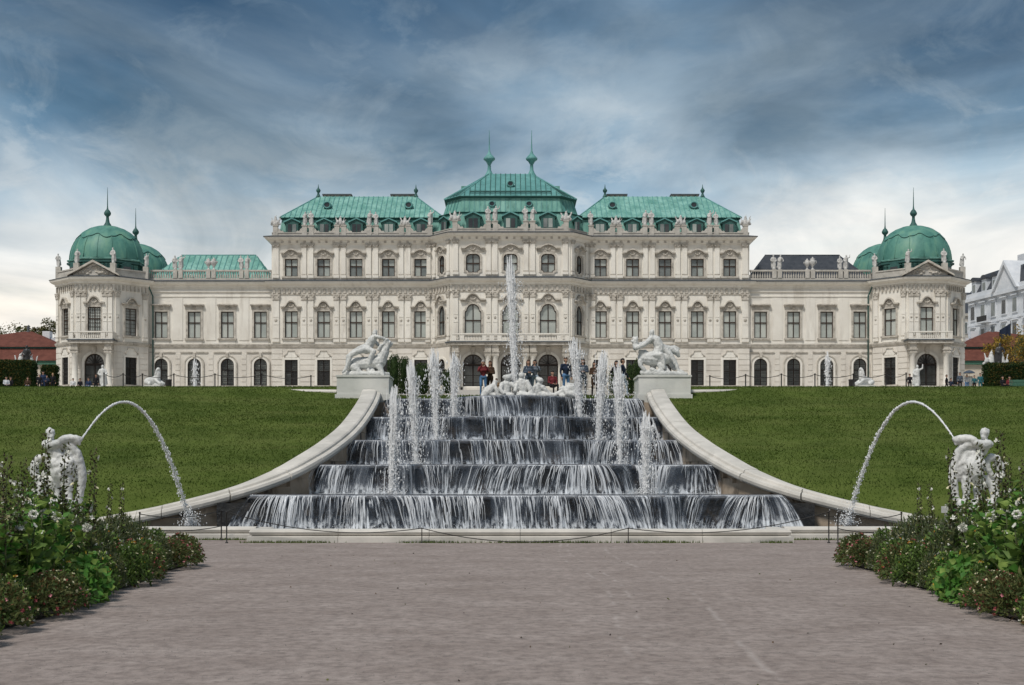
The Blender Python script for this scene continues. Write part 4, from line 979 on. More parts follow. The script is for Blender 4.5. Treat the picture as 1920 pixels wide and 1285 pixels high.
# back and side walls so that the block is closed
bw = MB(); bw.box(-45.0, 45.0, 191.7, 192.0, Zg, 26.6, STUCCO); bw.box(-29.6, 29.6, 191.75, 192.05, 26.6, 32.0, STUCCO); bw.build('wall', PAL)
for s in (-1, 1):
    rt = MB(); rt.slab(octo(s * TX, 193.6, TA), Zg, 26.7, STUCCO); rt.build('wall', PAL)
    bt = MB(); bt.slab(octo(s * TX, TC, TA - 0.5), 26.3, 26.66, LEAD); bt.build('tower_deck', PAL)
# ================================================================== cascade
CAS = empty('cascade', (0, 41, 0))
tag(CAS, 'stepped stone water cascade with dark wet walls in front of the palace', 'fountain')
def spline(pts, n=6):
    out = []
    for i in range(len(pts) - 1):
        p0 = pts[max(0, i - 1)]; p1 = pts[i]; p2 = pts[i + 1]; p3 = pts[min(len(pts) - 1, i + 2)]
        for k in range(n):
            t = k / n; out.append(tuple(0.5 * ((2 * b) + (-a + c) * t + (2 * a - 5 * b + 4 * c - d) * t * t + (-a + 3 * b - 3 * c + d) * t ** 3) for a, b, c, d in zip(p0, p1, p2, p3)))
    out.append(pts[-1]); return out
PATH = spline(RAMP, 5)
def mirror_x(mb):
    mb.v = [(-x, y, z) for x, y, z in mb.v]; mb.f = [tuple(reversed(f)) for f in mb.f]; return mb
COPROF = [(-0.28, -0.16), (-0.34, -0.10), (-0.36, -0.01), (-0.33, 0.07), (-0.25, 0.10), (-0.19, 0.10), (-0.17, 0.17), (-0.12, 0.205), (0.14, 0.225), (0.40, 0.21), (0.44, 0.17), (0.45, -0.3)]
rb = random.Random(8)
for s in (-1, 1):
    side = 'left' if s < 0 else 'right'
    RW = empty('ramp_wall', (s * 8.2, 43.7, 0)); tag(RW, 'curved stone ramp wall with thick pale coping on the %s side of the cascade' % side, 'wall')
    core = MB()
    for (xa, ya, za), (xb, yb_, zb_) in zip(PATH, PATH[1:]):
        core.face([(s * (xa + 0.05), ya, -0.05), (s * (xb + 0.05), yb_, -0.05), (s * (xb + 0.05), yb_, zb_), (s * (xa + 0.05), ya, za)], WARM)
        core.face([(s * (xa + 0.45), ya, -0.05), (s * (xb + 0.45), yb_, -0.05), (s * (xb + 0.45), yb_, zb_), (s * (xa + 0.45), ya, za)], WARM)
    core.build('core', RW)
    # blocks of the inner face, course by course
    cum = [0.0]
    for a, b in zip(PATH, PATH[1:]): cum.append(cum[-1] + math.dist(a[:2], b[:2]))
    def at(u):
        return tuple(float(np.interp(u, cum, [p[k] for p in PATH])) for k in range(3))
    nseg = 11
    for k in range(nseg):                 # coping stones, fine joints between them
        u0 = cum[-1] * k / nseg + 0.008; u1 = cum[-1] * (k + 1) / nseg - 0.008
        mb = MB(); mb.sweep([(-q[0], q[1], q[2] + (0.004 if k % 2 else 0)) for q in (at(u0 + (u1 - u0) * j / 5) for j in range(6))], COPROF, COPING)
        if s > 0: mirror_x(mb)
        mb.build('coping_stone', RW)
    for c in range(9):
        z0 = 0.02 + c * 0.58; u = 0.2 + (c % 2) * 0.7
        while u < cum[-1] - 0.3:
            v = min(u + rb.uniform(1.2, 1.7), cum[-1])
            pa, pb, pm_ = at(u + 0.012), at(v - 0.012), at((u + v) / 2); top = min(pa[2], pb[2], pm_[2]) + 0.1
            if top > z0 + 0.2:
                z1 = min(z0 + 0.568, top); t = rb.uniform(0.0, 0.02)
                bm_ = MB()
                fr = [(s * (p[0] - 0.09 - t), p[1], z) for z in (z0, z1) for p in (pa, pm_, pb)]; bk = [(s * (p[0] + 0.1), p[1] + 0.05, z) for z in (z0, z1) for p in (pa, pm_, pb)]
                fs = [(0, 1, 4, 3), (1, 2, 5, 4), (3, 4, 10, 9), (4, 5, 11, 10), (0, 3, 9, 6), (2, 8, 11, 5), (0, 6, 7, 1), (1, 7, 8, 2)]
                bm_.mesh(fr + bk, fs if s < 0 else [tuple(reversed(f)) for f in fs], SAND if pm_[1] < 43.6 or (z0 > 2.2 and pm_[2] - z0 < 0.6) else WARM); bm_.build('stone_block', RW)
            u = v
    # pedestal for the group at the head of the ramp
    PE = empty('statue_pedestal', (s * 6.38, 61, 4.6)); tag(PE, 'large pale stone pedestal at the head of the %s ramp wall' % side, 'pedestal')
    m_ = MB(); m_.box(s * 6.38 - 1.17, s * 6.38 + 1.17, 60.05, 62.3, 4.4, 5.32, PEDSTONE); m_.build('base', PE)
    m_ = MB(); m_.box(s * 6.38 - 1.1, s * 6.38 + 1.1, 60.1, 62.22, 5.32, 6.05, PEDSTONE); m_.build('die', PE)
    m_ = MB(); m_.box(s * 6.38 - 1.14, s * 6.38 + 1.14, 60.06, 62.26, 6.05, 6.13, PEDSTONE); m_.build('cap', PE)
    m_ = MB()
    for k in range(3): m_.box(min(s * 5.22, s * 6.2), max(s * 5.22, s * 6.2), 59.95, 62.0, 3.3 + k * 0.56, 3.3 + k * 0.56 + 0.545, WARM)
    m_.build('cheek_wall', CAS)
# bottom basin rim
RIM = [(-12.75, 42.75), (-12.75, 40.35), (-7.42, 40.35), (-7.3, 38.45), (7.5, 38.45), (7.62, 40.35), (12.75, 40.35), (12.75, 42.75)]
RIMPROF = [(0.0, 0.0), (0.0, 0.15), (-0.10, 0.17), (-0.14, 0.19), (-0.08, 0.215), (-0.05, 0.28), (-0.09, 0.34), (-0.17, 0.365), (-0.5, 0.365), (-0.56, 0.33), (-0.56, 0.02)]
fx = [-7.3 + 14.8 * k / 6 for k in range(7)]
for pc in [RIM[0:3] + [(-7.4, 40.35)], RIM[2:4] + [(fx[1] - 0.006, 38.45)]] + [[(fx[k] + 0.006, 38.45), (fx[k + 1] - 0.006, 38.45)] for k in range(1, 5)] + [[(fx[5] + 0.006, 38.45)] + RIM[4:6], [(7.63, 40.35)] + RIM[6:]]:
    m_ = MB(); m_.sweep(pc, RIMPROF, COPING); m_.build('basin_rim_stone', CAS)
m_ = MB(); m_.slab([(-12.3, 42.9), (-12.3, 40.8), (-7.0, 40.8), (-6.85, 38.9), (7.05, 38.9), (7.2, 40.8), (12.3, 40.8), (12.3, 42.9)], 0.01, 0.27, POOL); m_.build('basin_water', CAS)
# tiers
TIERS = [  # D, half width, projection outer / inner half width, projection depth, lip top z
    (41.6, 7.75, 4.9, 4.2, 0.55, 1.27), (46.2, 6.46, 3.7, 3.0, 0.8, 2.20), (50.6, 5.88, 2.8, 2.1, 0.8, 3.12), (55.0, 5.66, 2.6, 1.6, 0.8, 4.13), (59.2, 5.2, 0, 0, 0, 5.08)]
WFILMS = [lace_mat('water_film', (0.84, 0.88, 0.93), 0.70), lace_mat('water_film_thin', (0.80, 0.85, 0.92), 0.42)]
WSTREAK = water_mat('water_streak', (0.86, 0.89, 0.93), 0.50, 0.2)
WJET = water_mat('water_jet', (0.95, 0.96, 0.97), 0.72, 0.25)
WCORE = water_mat('water_core', (0.93, 0.95, 0.97), 0.85, 0.2)
FOAM = water_mat('water_foam', (0.82, 0.86, 0.90), 0.55, 0.4, noise=((5.0, 7.0, 1.0), 0.36, 0.60, 0.0, 0.9))
def tier_front(t):
    D, w, b, c, p, z = t
    if b: return [(-w, D), (-b, D), (-c, D - p), (c, D - p), (b, D), (w, D)]
    r = 2.42; cy = D - 0.35; a0 = math.asin(0.35 / r)
    return [(-w, D), (-r * math.cos(a0), D)] + [(-r * math.cos(a0 + (PI - 2 * a0) * k / 16 - 2 * a0 * 0), cy - r * math.sin(a0 * 0 + (PI) * k / 16) * 0.86) for k in range(1, 16)] + [(r * math.cos(a0), D), (w, D)]
def seglen(p): return [math.dist(a, b) for a, b in zip(p, p[1:])]
nprng = np.random.default_rng(21)
def n1(s, seed, f):                     # smooth 1-d noise in 0..1
    x = s * f + seed * 17.3; i = math.floor(x); t = x - i; t = t * t * (3 - 2 * t)
    h = lambda k: (math.sin(k * 127.1 + seed * 311.7) * 43758.5453) % 1.0
    return h(i) * (1 - t) + h(i + 1) * t
LOWZ = [0.28, 1.22, 2.15, 3.07, 4.08]
for ti, t in enumerate(TIERS):
    D, w, b, c, p, z = t; fr = tier_front(t); zl = LOWZ[ti]
    back = (TIERS[ti + 1][0] + 0.6) if ti < 4 else 61.2
    side_x = max(w, ramp_x(min(59.9, back)) + 0.0)
    m_ = MB(); m_.slab(fr + [(w, back), (-w, back)], zl - 0.45, z - 0.16, WETSTONE)
    if ti == 0:
        for s in (-1, 1): m_.box(min(s * 7.4, s * 9.0), max(s * 7.4, s * 9.0), D + 1.2, back, 0.0, 1.0, WETSTONE)
    st = m_.build('cascade_step', CAS)
    lp = MB(); lp.sweep(fr, [(0.02, z - 0.16), (0.10, z - 0.15), (0.16, z - 0.10), (0.17, z - 0.04), (0.12, z), (-0.35, z), (-0.35, z - 0.1)], LIPSTONE, smooth=False); lp.build('lip', st)
    pw = MB(); pw.slab([(x, y + 0.05) for x, y in fr] + [(side_x, back), (-side_x, back)], z - 0.14, z - 0.025, POOL); pw.build('pool_water', st)
    # foam where the curtain lands
    if ti > 0:
        fm = MB(); pts = tier_front(t)
        for (xa, ya), (xb, yb_) in zip(pts, pts[1:]): fm.face([(xa, ya - 0.75, zl + 0.035), (xb, yb_ - 0.75, zl + 0.035), (xb, yb_ - 0.05, zl + 0.05), (xa, ya - 0.05, zl + 0.05)], FOAM)
        fm.build('foam', st)
    # film of water down the face
    L = seglen(fr); tot = sum(L); cum = np.concatenate([[0], np.cumsum(L)]); P_ = np.array(fr)
    def along(s_):
        i = min(len(L) - 1, int(np.searchsorted(cum, s_, 'right') - 1)); k = (s_ - cum[i]) / max(1e-6, L[i]); q = P_[i] * (1 - k) + P_[i + 1] * k
        d = (P_[i + 1] - P_[i]) / max(1e-6, L[i]); return q, np.array([d[1], -d[0]]), d
    V = []; Fc = []; UVv = []; ns = int(tot / 0.12); nz = 9
    def dr(s_):
        e = max(0, 1 - s_ / 1.2), max(0, 1 - (tot - s_) / 1.2)
        return (n1(s_, ti + 7, 0.45) - 0.5) * 1.3 * (1 if ti < 2 else 0.45) * (1 - e[0]) * (1 - e[1]) + (0.62 if ti == 0 else 0.4) * (e[1] - e[0])
    for i in range(ns + 1):
        q, nn, d = along(min(tot - 1e-4, tot * i / ns)); v = 0.10 + 0.25 * n1(i * 0.12, ti + 3, 0.8) + 0.03 * math.sin(i * 1.7)
        for k in range(nz):
            h = k / (nz - 1); o = 0.165 + v * h ** 0.5 * 0.8; o = 0.165 + v * h * (0.5 if ti else 0.9)
            dx = dr(tot * i / ns) * h
            V.append((q[0] + nn[0] * o + d[0] * dx, q[1] + nn[1] * o + d[1] * dx, (z - 0.03) - (z - 0.03 - zl) * h ** 1.6)); UVv.append((i * 0.12 + ti * 31, h * (z - zl)))
    for i in range(ns):
        for k in range(nz - 1): Fc.append((i * nz + k, (i + 1) * nz + k, (i + 1) * nz + k + 1, i * nz + k + 1))
    me = fastmesh('water_sheet', V, Fc, [WFILMS[0 if ti < 2 else 1]], smooth=True); ul = me.uv_layers.new(name='UVMap'); ul.data.foreach_set('uv', np.array(UVv, dtype=np.float32)[np.array(Fc).ravel()].ravel()); o = link('water_sheet', me, st); o['kind'] = 'stuff'
    # streaks
    V = []; Fc = []; n = int(tot * (70 if ti < 2 else 42))
    for _ in range(n):
        s_ = float(nprng.uniform(0.02, tot - 0.02)); cov = n1(s_, ti + 1, 0.9) * 0.6 + n1(s_, ti + 5, 2.6) * 0.4
        if cov < nprng.uniform(0.36, 0.80): continue
        q, nn, d = along(s_); wd = float(nprng.gamma(1.4, 0.0045) + 0.0025); v = 0.05 + (0.50 if ti == 0 else 0.32) * cov * float(nprng.uniform(0.5, 1.2))
        drift = dr(s_) + float(nprng.normal(0, 0.05)); h0 = float(nprng.uniform(0, 0.12)) if nprng.random() < 0.75 else float(nprng.uniform(0.1, 0.7)); h1 = min(1.0, h0 + float(nprng.uniform(0.35, 1.1)))
        base = len(V); K = 7; ph = float(nprng.uniform(0, 6))
        for k in range(K):
            h = h0 + (h1 - h0) * k / (K - 1); o = 0.175 + v * h; zz = (z - 0.02) - (z - 0.02 - zl) * h ** 1.7
            wob = 0.012 * math.sin(ph + k * 1.3); ww = wd * (0.35 + 0.9 * math.sin(PI * min(0.97, 0.12 + 0.8 * k / (K - 1))))
            cx_ = q + nn * o + d * (drift * h + wob)
            V.append((cx_[0] - d[0] * ww, cx_[1] - d[1] * ww, zz)); V.append((cx_[0] + nn[0] * ww * 0.8, cx_[1] + nn[1] * ww * 0.8, zz)); V.append((cx_[0] + d[0] * ww, cx_[1] + d[1] * ww, zz))
        for k in range(K - 1):
            a = base + 3 * k; Fc += [(a, a + 1, a + 4, a + 3), (a + 1, a + 2, a + 5, a + 4)]
    # white beads along the lip and spray at the foot
    def blob(x, y, zz, r, el_=1.0):
        a = len(V); V.extend([(x - r, y, zz), (x, y - r, zz), (x + r, y, zz), (x, y, zz + r * el_), (x, y, zz - r * el_)]); Fc.extend([(a, a + 1, a + 3, a + 3), (a + 1, a + 2, a + 3, a + 3), (a, a + 4, a + 1, a + 1), (a + 1, a + 4, a + 2, a + 2)])
    SP = []
    for _ in range(int(tot * 120)):
        s_ = float(nprng.uniform(0.02, tot - 0.02)); q, nn, d = along(s_); o = float(nprng.uniform(0.2, 0.75)); SP.append((q[0] + nn[0] * o, q[1] + nn[1] * o, zl + abs(float(nprng.normal(0.02, 0.10))), float(nprng.uniform(0.004, 0.015))))
    o = link('water_streaks', fastmesh('water_streaks', V, Fc, [WSTREAK], smooth=True), st); o['kind'] = 'stuff'
    V = []; Fc = []
    for x, y, zz, r in SP:
        a = len(V); V.extend([(x - r, y, zz), (x, y - r, zz), (x + r, y, zz), (x, y, zz + r), (x, y, zz - r)]); Fc.extend([(a, a + 1, a + 3), (a + 1, a + 2, a + 3), (a, a + 4, a + 1), (a + 1, a + 4, a + 2)])
    o = link('spray', fastmesh('spray', V, Fc, [WSTREAK]), st); o['kind'] = 'stuff'
# kerbs beside the terrace pool, curving away behind each bank
for s in (-1, 1):
    side = 'left' if s < 0 else 'right'
    pth = spline([(-7.6, 61.2, 5.58), (-9.2, 61.6, 5.62), (-11.0, 62.6, 5.68), (-12.8, 64.4, 5.80), (-13.6, 66.5, 5.92)], 6)
    m_ = MB(); m_.sweep([(x, y, z - 0.55) for x, y, z in pth][::-1], [(0.0, -0.3), (0.0, 0.30), (0.10, 0.34), (0.12, 0.46), (0.04, 0.55), (-0.55, 0.55), (-0.6, -0.3)], COPING)
    if s > 0: mirror_x(m_)
    o = m_.build('stone_kerb'); tag(o, 'curved pale stone kerb running behind the %s bank from the statue pedestal' % side, 'kerb')
# jets
def octa(V, T, c, r, el):
    a = len(V); x, y, z = c
    V.extend([(x - r, y, z), (x, y - r, z), (x + r, y, z), (x, y + r, z), (x, y, z + r * el), (x, y, z - r * el)])
    T.extend([(a, a + 1, a + 4), (a + 1, a + 2, a + 4), (a + 2, a + 3, a + 4), (a + 3, a, a + 4), (a + 1, a, a + 5), (a + 2, a + 1, a + 5), (a + 3, a + 2, a + 5), (a, a + 3, a + 5)])
def jet(base, top, label, spread, n, core=0.05, seed=1, group='fountain jets', drop=1.0, taper=False):
    r_ = np.random.default_rng(seed); B = Vector(base); Tp = Vector(top); H = Tp.z - B.z
    J = empty('water_jet', base); tag(J, label, 'water jet', group)
    mb = MB(); pts = []; rad = []; K = 26
    for k in range(K):
        h = (0.72 if taper else 0.86) * k / (K - 1); p = B.lerp(Tp, h); wob = spread * 0.35 * h
        pts.append((p.x + r_.normal(0, wob * 0.35), p.y + r_.normal(0, wob * 0.35), p.z)); rad.append(core * (1.0 - 0.55 * h) * r_.uniform(0.75, 1.2) * (0.3 if k == K - 1 else 1))
    mb.tube(pts, rad, WCORE, 7); mb.build('core', J)
    # rising strands
    V = []; Fq = []
    for _ in range(int(n * 0.22)):
        h0 = r_.random() * 0.85; ln = r_.uniform(0.06, 0.22); a = r_.uniform(0, 2 * PI); rr0 = core * r_.uniform(0.5, 1.2); grow = spread * abs(r_.normal(0, 0.55)) * (0.45 if taper else 1.0); K2 = 6; b = len(V); w = r_.uniform(0.008, 0.024)
        for k in range(K2):
            h = min(1.02, h0 + ln * k / (K2 - 1)); rr = rr0 + grow * h * (0.4 + 0.6 * h); ww = w * math.sin(PI * (0.1 + 0.8 * k / (K2 - 1)))
            p = B.lerp(Tp, h); x = p.x + rr * math.cos(a) + r_.normal(0, 0.008); y = p.y + rr * math.sin(a)
            V.extend([(x - ww, y, p.z), (x, y - ww, p.z), (x + ww, y, p.z)])
        for k in range(K2 - 1): q = b + 3 * k; Fq += [(q, q + 1, q + 4, q + 3), (q + 1, q + 2, q + 5, q + 4)]
    o = link('strands', fastmesh('strands', V, Fq, [WJET], smooth=True), J); o['kind'] = 'stuff'
    V = []; Tt = []
    for _ in range(int(n * 2.2)):
        u = r_.random()
        if u < 0.72:                    # column of droplets
            h = r_.beta(1.25, 1.0); sp = spread * (0.22 + 0.62 * math.sin(PI * min(1, h * 0.85 + 0.06))) * (1.0 if h < 0.85 else max(0.12, (1.0 - h) / 0.15)) * (max(0.22, 1.25 - 1.1 * h) if taper else 1.0)
            x, y = r_.normal(0, sp * 0.5), r_.normal(0, sp * 0.5); r0 = r_.gamma(1.5, 0.0036) * drop
        else:                           # falling fringe drifting sideways
            h = r_.random() ** 0.8 * 0.85; x, y = r_.normal(spread * 0.35, spread * 0.9), r_.normal(0, spread * 0.8); r0 = r_.gamma(2.0, 0.0042) * drop
        p = B.lerp(Tp, h); octa(V, Tt, (p.x + x, p.y + y, max(B.z + 0.01, p.z + r_.normal(0, 0.03))), min(0.04, r0 + 0.003), r_.uniform(1.0, 4.0))
    o = link('droplets', fastmesh('droplets', V, Tt, [WJET], smooth=True), J); o['kind'] = 'stuff'
    V = []; Tt = []                      # splash round the foot
    for _ in range(260):
        a = r_.uniform(0, 2 * PI); rr = abs(r_.normal(0, 0.28)); octa(V, Tt, (B.x + rr * math.cos(a), B.y + rr * math.sin(a), B.z + abs(r_.normal(0, 0.1))), r_.uniform(0.006, 0.024), 1.0)
    o = link('splash', fastmesh('splash', V, Tt, [WJET], smooth=True), J); o['kind'] = 'stuff'
def pjet(pb, pyb, pt, pyt, D, zb, *a, **k):
    b = P(pb, pyb, D); b.z = zb; jet(b, P(pt, pyt, D), *a, **k)
pjet(966, 740, 956, 484, 58.4, 5.12, 'tallest central water jet rising from the top basin in front of the palace door', 0.20, 3800, 0.085, 1, drop=0.9, taper=True)
pjet(733, 920, 741, 728, 44.6, 1.25, 'leftmost jet of the cascade, standing on the lowest step', 0.16, 1900, 0.05, 2)
pjet(781, 866, 770, 678, 49.0, 2.18, 'second jet from the left on the cascade, below the left statue group', 0.17, 1900, 0.055, 3)
pjet(818, 821, 813, 655, 53.2, 3.10, 'third jet from the left on the cascade, left of the palace steps', 0.18, 1900, 0.06, 4)
pjet(851, 780, 852, 662, 57.2, 4.11, 'fourth jet from the left, nearest the central jet on its left', 0.17, 1600, 0.065, 5)
pjet(1088, 780, 1076, 634, 57.2, 4.11, 'first jet right of the central jet, leaning left', 0.17, 1900, 0.065, 6)
pjet(1121, 821, 1130, 660, 53.2, 3.10, 'second jet right of the central jet, on the third step', 0.18, 1900, 0.06, 7)
pjet(1163, 866, 1159, 684, 49.0, 2.18, 'third jet right of the central jet, below the right statue group', 0.17, 1900, 0.055, 8)
pjet(1210, 920, 1211, 775, 44.6, 1.25, 'rightmost short jet on the lowest step of the cascade', 0.16, 1700, 0.05, 9)
pjet(365, 735, 365, 674, 104, terr_z(-20, 104), 'small distant jet in front of the left palace wing', 0.14, 500, 0.07, 10, group='distant jets on the terrace', drop=2)
pjet(1551, 735, 1551, 660, 104, terr_z(20, 104), 'small distant jet in front of the right palace wing', 0.14, 600, 0.07, 11, group='distant jets on the terrace', drop=2)
# arching jets from the triton statues
def arc_jet(pts, label, seed):
    r_ = np.random.default_rng(seed); n = len(pts); J = empty('arching_water_jet', pts[-1]); tag(J, label, 'water jet', 'arching jets of the triton statues')
    mb = MB(); k1 = int(n * 0.55); mb.tube(pts[:k1], [0.012 + 0.012 * i / k1 + (r_.uniform(-0.004, 0.012) if i > k1 * 0.4 else 0) for i in range(k1)], WCORE, 6); mb.build('core', J)
    V = []; Tt = []
    for _ in range(3000):
        t = r_.random() ** 0.75; i = t * (n - 1); a = int(i); p = Vector(pts[a]).lerp(Vector(pts[min(n - 1, a + 1)]), i - a); sp = 0.005 + 0.075 * max(0, t - 0.3) ** 1.4
        octa(V, Tt, (p.x + r_.normal(0, sp), p.y + r_.normal(0, sp), p.z + r_.normal(0, sp)), min(0.026, r_.gamma(2, 0.0042) + 0.003), r_.uniform(1, 2.2))
    for _ in range(420):
        a = r_.uniform(0, 2 * PI); rr = abs(r_.normal(0, 0.2)); e = pts[-1]; octa(V, Tt, (e[0] + rr * math.cos(a), e[1] + rr * math.sin(a) * 0.6, e[2] + abs(r_.normal(0, 0.22))), r_.uniform(0.006, 0.024), 1.2)
    o = link('droplets', fastmesh('droplets', V, Tt, [WJET], smooth=True), J); o['kind'] = 'stuff'
def arc_pts(p0, pa, p1, D0, D1, n=46):
    out = []
    ta = 0.36
    for i in range(n):
        t = i / (n - 1); x = p0[0] + (p1[0] - p0[0]) * t ** 0.93
        y = pa[1] + (p0[1] - pa[1]) * ((ta - t) / ta) ** 2 if t < ta else pa[1] + (p1[1] - pa[1]) * ((t - ta) / (1 - ta)) ** 2
        out.append(tuple(P(x, y, D0 + (D1 - D0) * t)))
    return out
arc_jet(arc_pts((154, 822), (230, 754), (357, 986), 34.0, 41.9), 'thin arching water jet blown by the left triton statue', 31)
arc_jet(arc_pts((1789, 822), (1716, 754), (1588, 986), 34.0, 41.9), 'thin arching water jet blown by the right triton statue', 32)

# ================================================================== sculpture
def px_caps(lst, ox, oz, k, flip=1):
    """stick lists in enlarged-photo pixels -> capsules; entries (x,z,r[,depth])"""
    out = []
    for ch in lst:
        ch = [tuple(c) + (0,) * (4 - len(c)) for c in ch]
        q = [((flip * (x - ox) * k, d, (oz - z) * k), r * k) for x, z, r, d in ch]
        if len(q) == 1: out.append((q[0][0], q[0][1], (q[0][0][0] + 0.004, q[0][0][1], q[0][0][2]), q[0][1]))
        for (a, ra), (b, rb_) in zip(q, q[1:]): out.append((a, ra, b, rb_))
    return out
def statue(name, caps, label, cat, loc, voxel=0.03, m=None, group=None, rotz=0.0, relief=0.013, rscale=0.085):
    o = link(name, sculpt(name, caps, [m or MARBLE], voxel, 3, relief, rscale)); o.location = loc; o.rotation_euler = (0, 0, rotz); tag(o, label, cat, group); return o
k6 = 61.1 / F / 6.764
LG = [[(240, 560, 72, .10), (330, 540, 84, .05), (480, 535, 82, 0), (600, 520, 92, -.05)], [(620, 500, 82, -.05), (668, 410, 62, -.1), (700, 330, 44, -.12), (722, 285, 34, -.14)], [(722, 280, 36, -.14), (690, 250, 24, -.2), (668, 300, 22, -.2)],
      [(745, 330, 14, -.1), (775, 285, 12, -.1)], [(738, 300, 12, -.2), (750, 268, 10, -.2)], [(610, 580, 48, -.2), (640, 640, 30, -.25), (655, 690, 24, -.3)], [(560, 590, 40, .2), (540, 660, 26, .2), (560, 690, 24, .2)],
      [(290, 590, 56, -.15), (350, 640, 34, -.2), (330, 690, 26, -.2)], [(230, 590, 50, .2), (200, 650, 30, .2), (190, 690, 24, .2)],
      [(440, 360, 62, -.05), (475, 310, 58, -.05), (520, 240, 54, -.06), (545, 205, 40, -.06)], [(545, 190, 20, -.06), (548, 160, 34, -.08), (556, 140, 30, -.08)], [(565, 205, 26, -.2), (640, 222, 22, -.25), (710, 242, 18, -.22)], [(700, 245, 22, -.22)],
      [(520, 220, 26, .15), (580, 300, 22, .15), (640, 340, 20, .1)], [(420, 370, 46, -.2), (330, 400, 38, -.28), (255, 440, 30, -.28), (215, 545, 26, -.28), (178, 632, 20, -.28), (150, 655, 18, -.3)],
      [(470, 370, 42, -.22), (540, 400, 36, -.3), (500, 470, 28, -.32), (480, 560, 22, -.32)], [(410, 330, 40, .1), (340, 345, 30, .15), (260, 390, 24, .18), (195, 450, 22, .15), (190, 520, 20, .1)],
      [(630, 320, 24, -.22), (600, 370, 20, -.25)], [(655, 400, 22, -.24), (640, 470, 18, -.26)], [(160, 672, 28, 0), (300, 668, 32, -.2), (450, 672, 30, -.25), (600, 672, 32, -.25), (715, 675, 26, 0)], [(200, 672, 28, .3), (450, 665, 34, .35), (690, 672, 30, .3)], [(480, 620, 44, -.05), (520, 640, 36, -.2)]]
statue('statue_group', px_caps(LG, 430, 708, k6), 'white marble rider wrestling a rearing sea horse on the left pedestal', 'statue', (-6.36, 61.1, 6.13), 0.026, group='statue groups at the head of the cascade')
RG = [[(300, 470, 78, 0), (400, 480, 98, -.05), (500, 490, 92, 0), (590, 470, 76, .05)], [(260, 400, 36, -.1), (300, 420, 60, -.05)], [(250, 520, 34, -.15), (255, 570, 26, -.2), (300, 620, 24, -.2)],
      [(470, 420, 70, -.1), (500, 340, 66, -.06), (460, 250, 62, -.05), (405, 215, 48, -.06)], [(400, 190, 26, -.06), (398, 160, 34, -.1), (404, 138, 30, -.1)], [(380, 240, 36, -.2), (290, 315, 30, -.28), (200, 350, 34, -.3)], [(400, 250, 34, .1), (320, 280, 28, .05), (240, 300, 26, -.1)],
      [(190, 350, 36, -.25), (185, 300, 34, -.2), (190, 240, 36, -.2)], [(175, 230, 20, -.2), (160, 215, 14, -.2)], [(205, 222, 16, -.2), (215, 208, 10, -.2)], [(150, 270, 18, -.25), (140, 258, 14, -.25)],
      [(560, 350, 44, -.05), (610, 400, 40, -.1), (660, 480, 34, -.15), (705, 550, 26, -.15), (735, 630, 20, -.15), (800, 655, 18, -.15)], [(600, 420, 50, .15), (640, 520, 38, .15), (690, 600, 30, .15)],
      [(560, 330, 40, .1), (650, 360, 48, .2), (720, 390, 40, .2), (750, 440, 22, .2)], [(640, 340, 28, .25), (700, 320, 20, .25), (760, 350, 14, .25)], [(500, 560, 40, -.2), (520, 620, 30, -.25), (480, 650, 30, -.25)], [(560, 590, 34, -.1), (600, 640, 28, -.15)], [(420, 580, 40, .1), (430, 640, 34, .1)],
      [(430, 440, 34, -.3), (520, 440, 32, -.32), (540, 520, 26, -.32), (545, 600, 20, -.32)], [(280, 655, 34, -.1), (420, 665, 34, -.25), (560, 670, 34, -.28), (700, 672, 30, -.2), (835, 675, 22, -.1)], [(320, 660, 30, .3), (550, 660, 36, .35), (760, 670, 28, .3)], [(390, 620, 26, -.28), (440, 640, 22, -.3)]]
statue('statue_group', px_caps(RG, 540, 708, 61.1 / F / 6.7625), 'white marble crouching figure bent over a sea creature on the right pedestal', 'statue', (6.40, 61.1, 6.13), 0.026, group='statue groups at the head of the cascade')
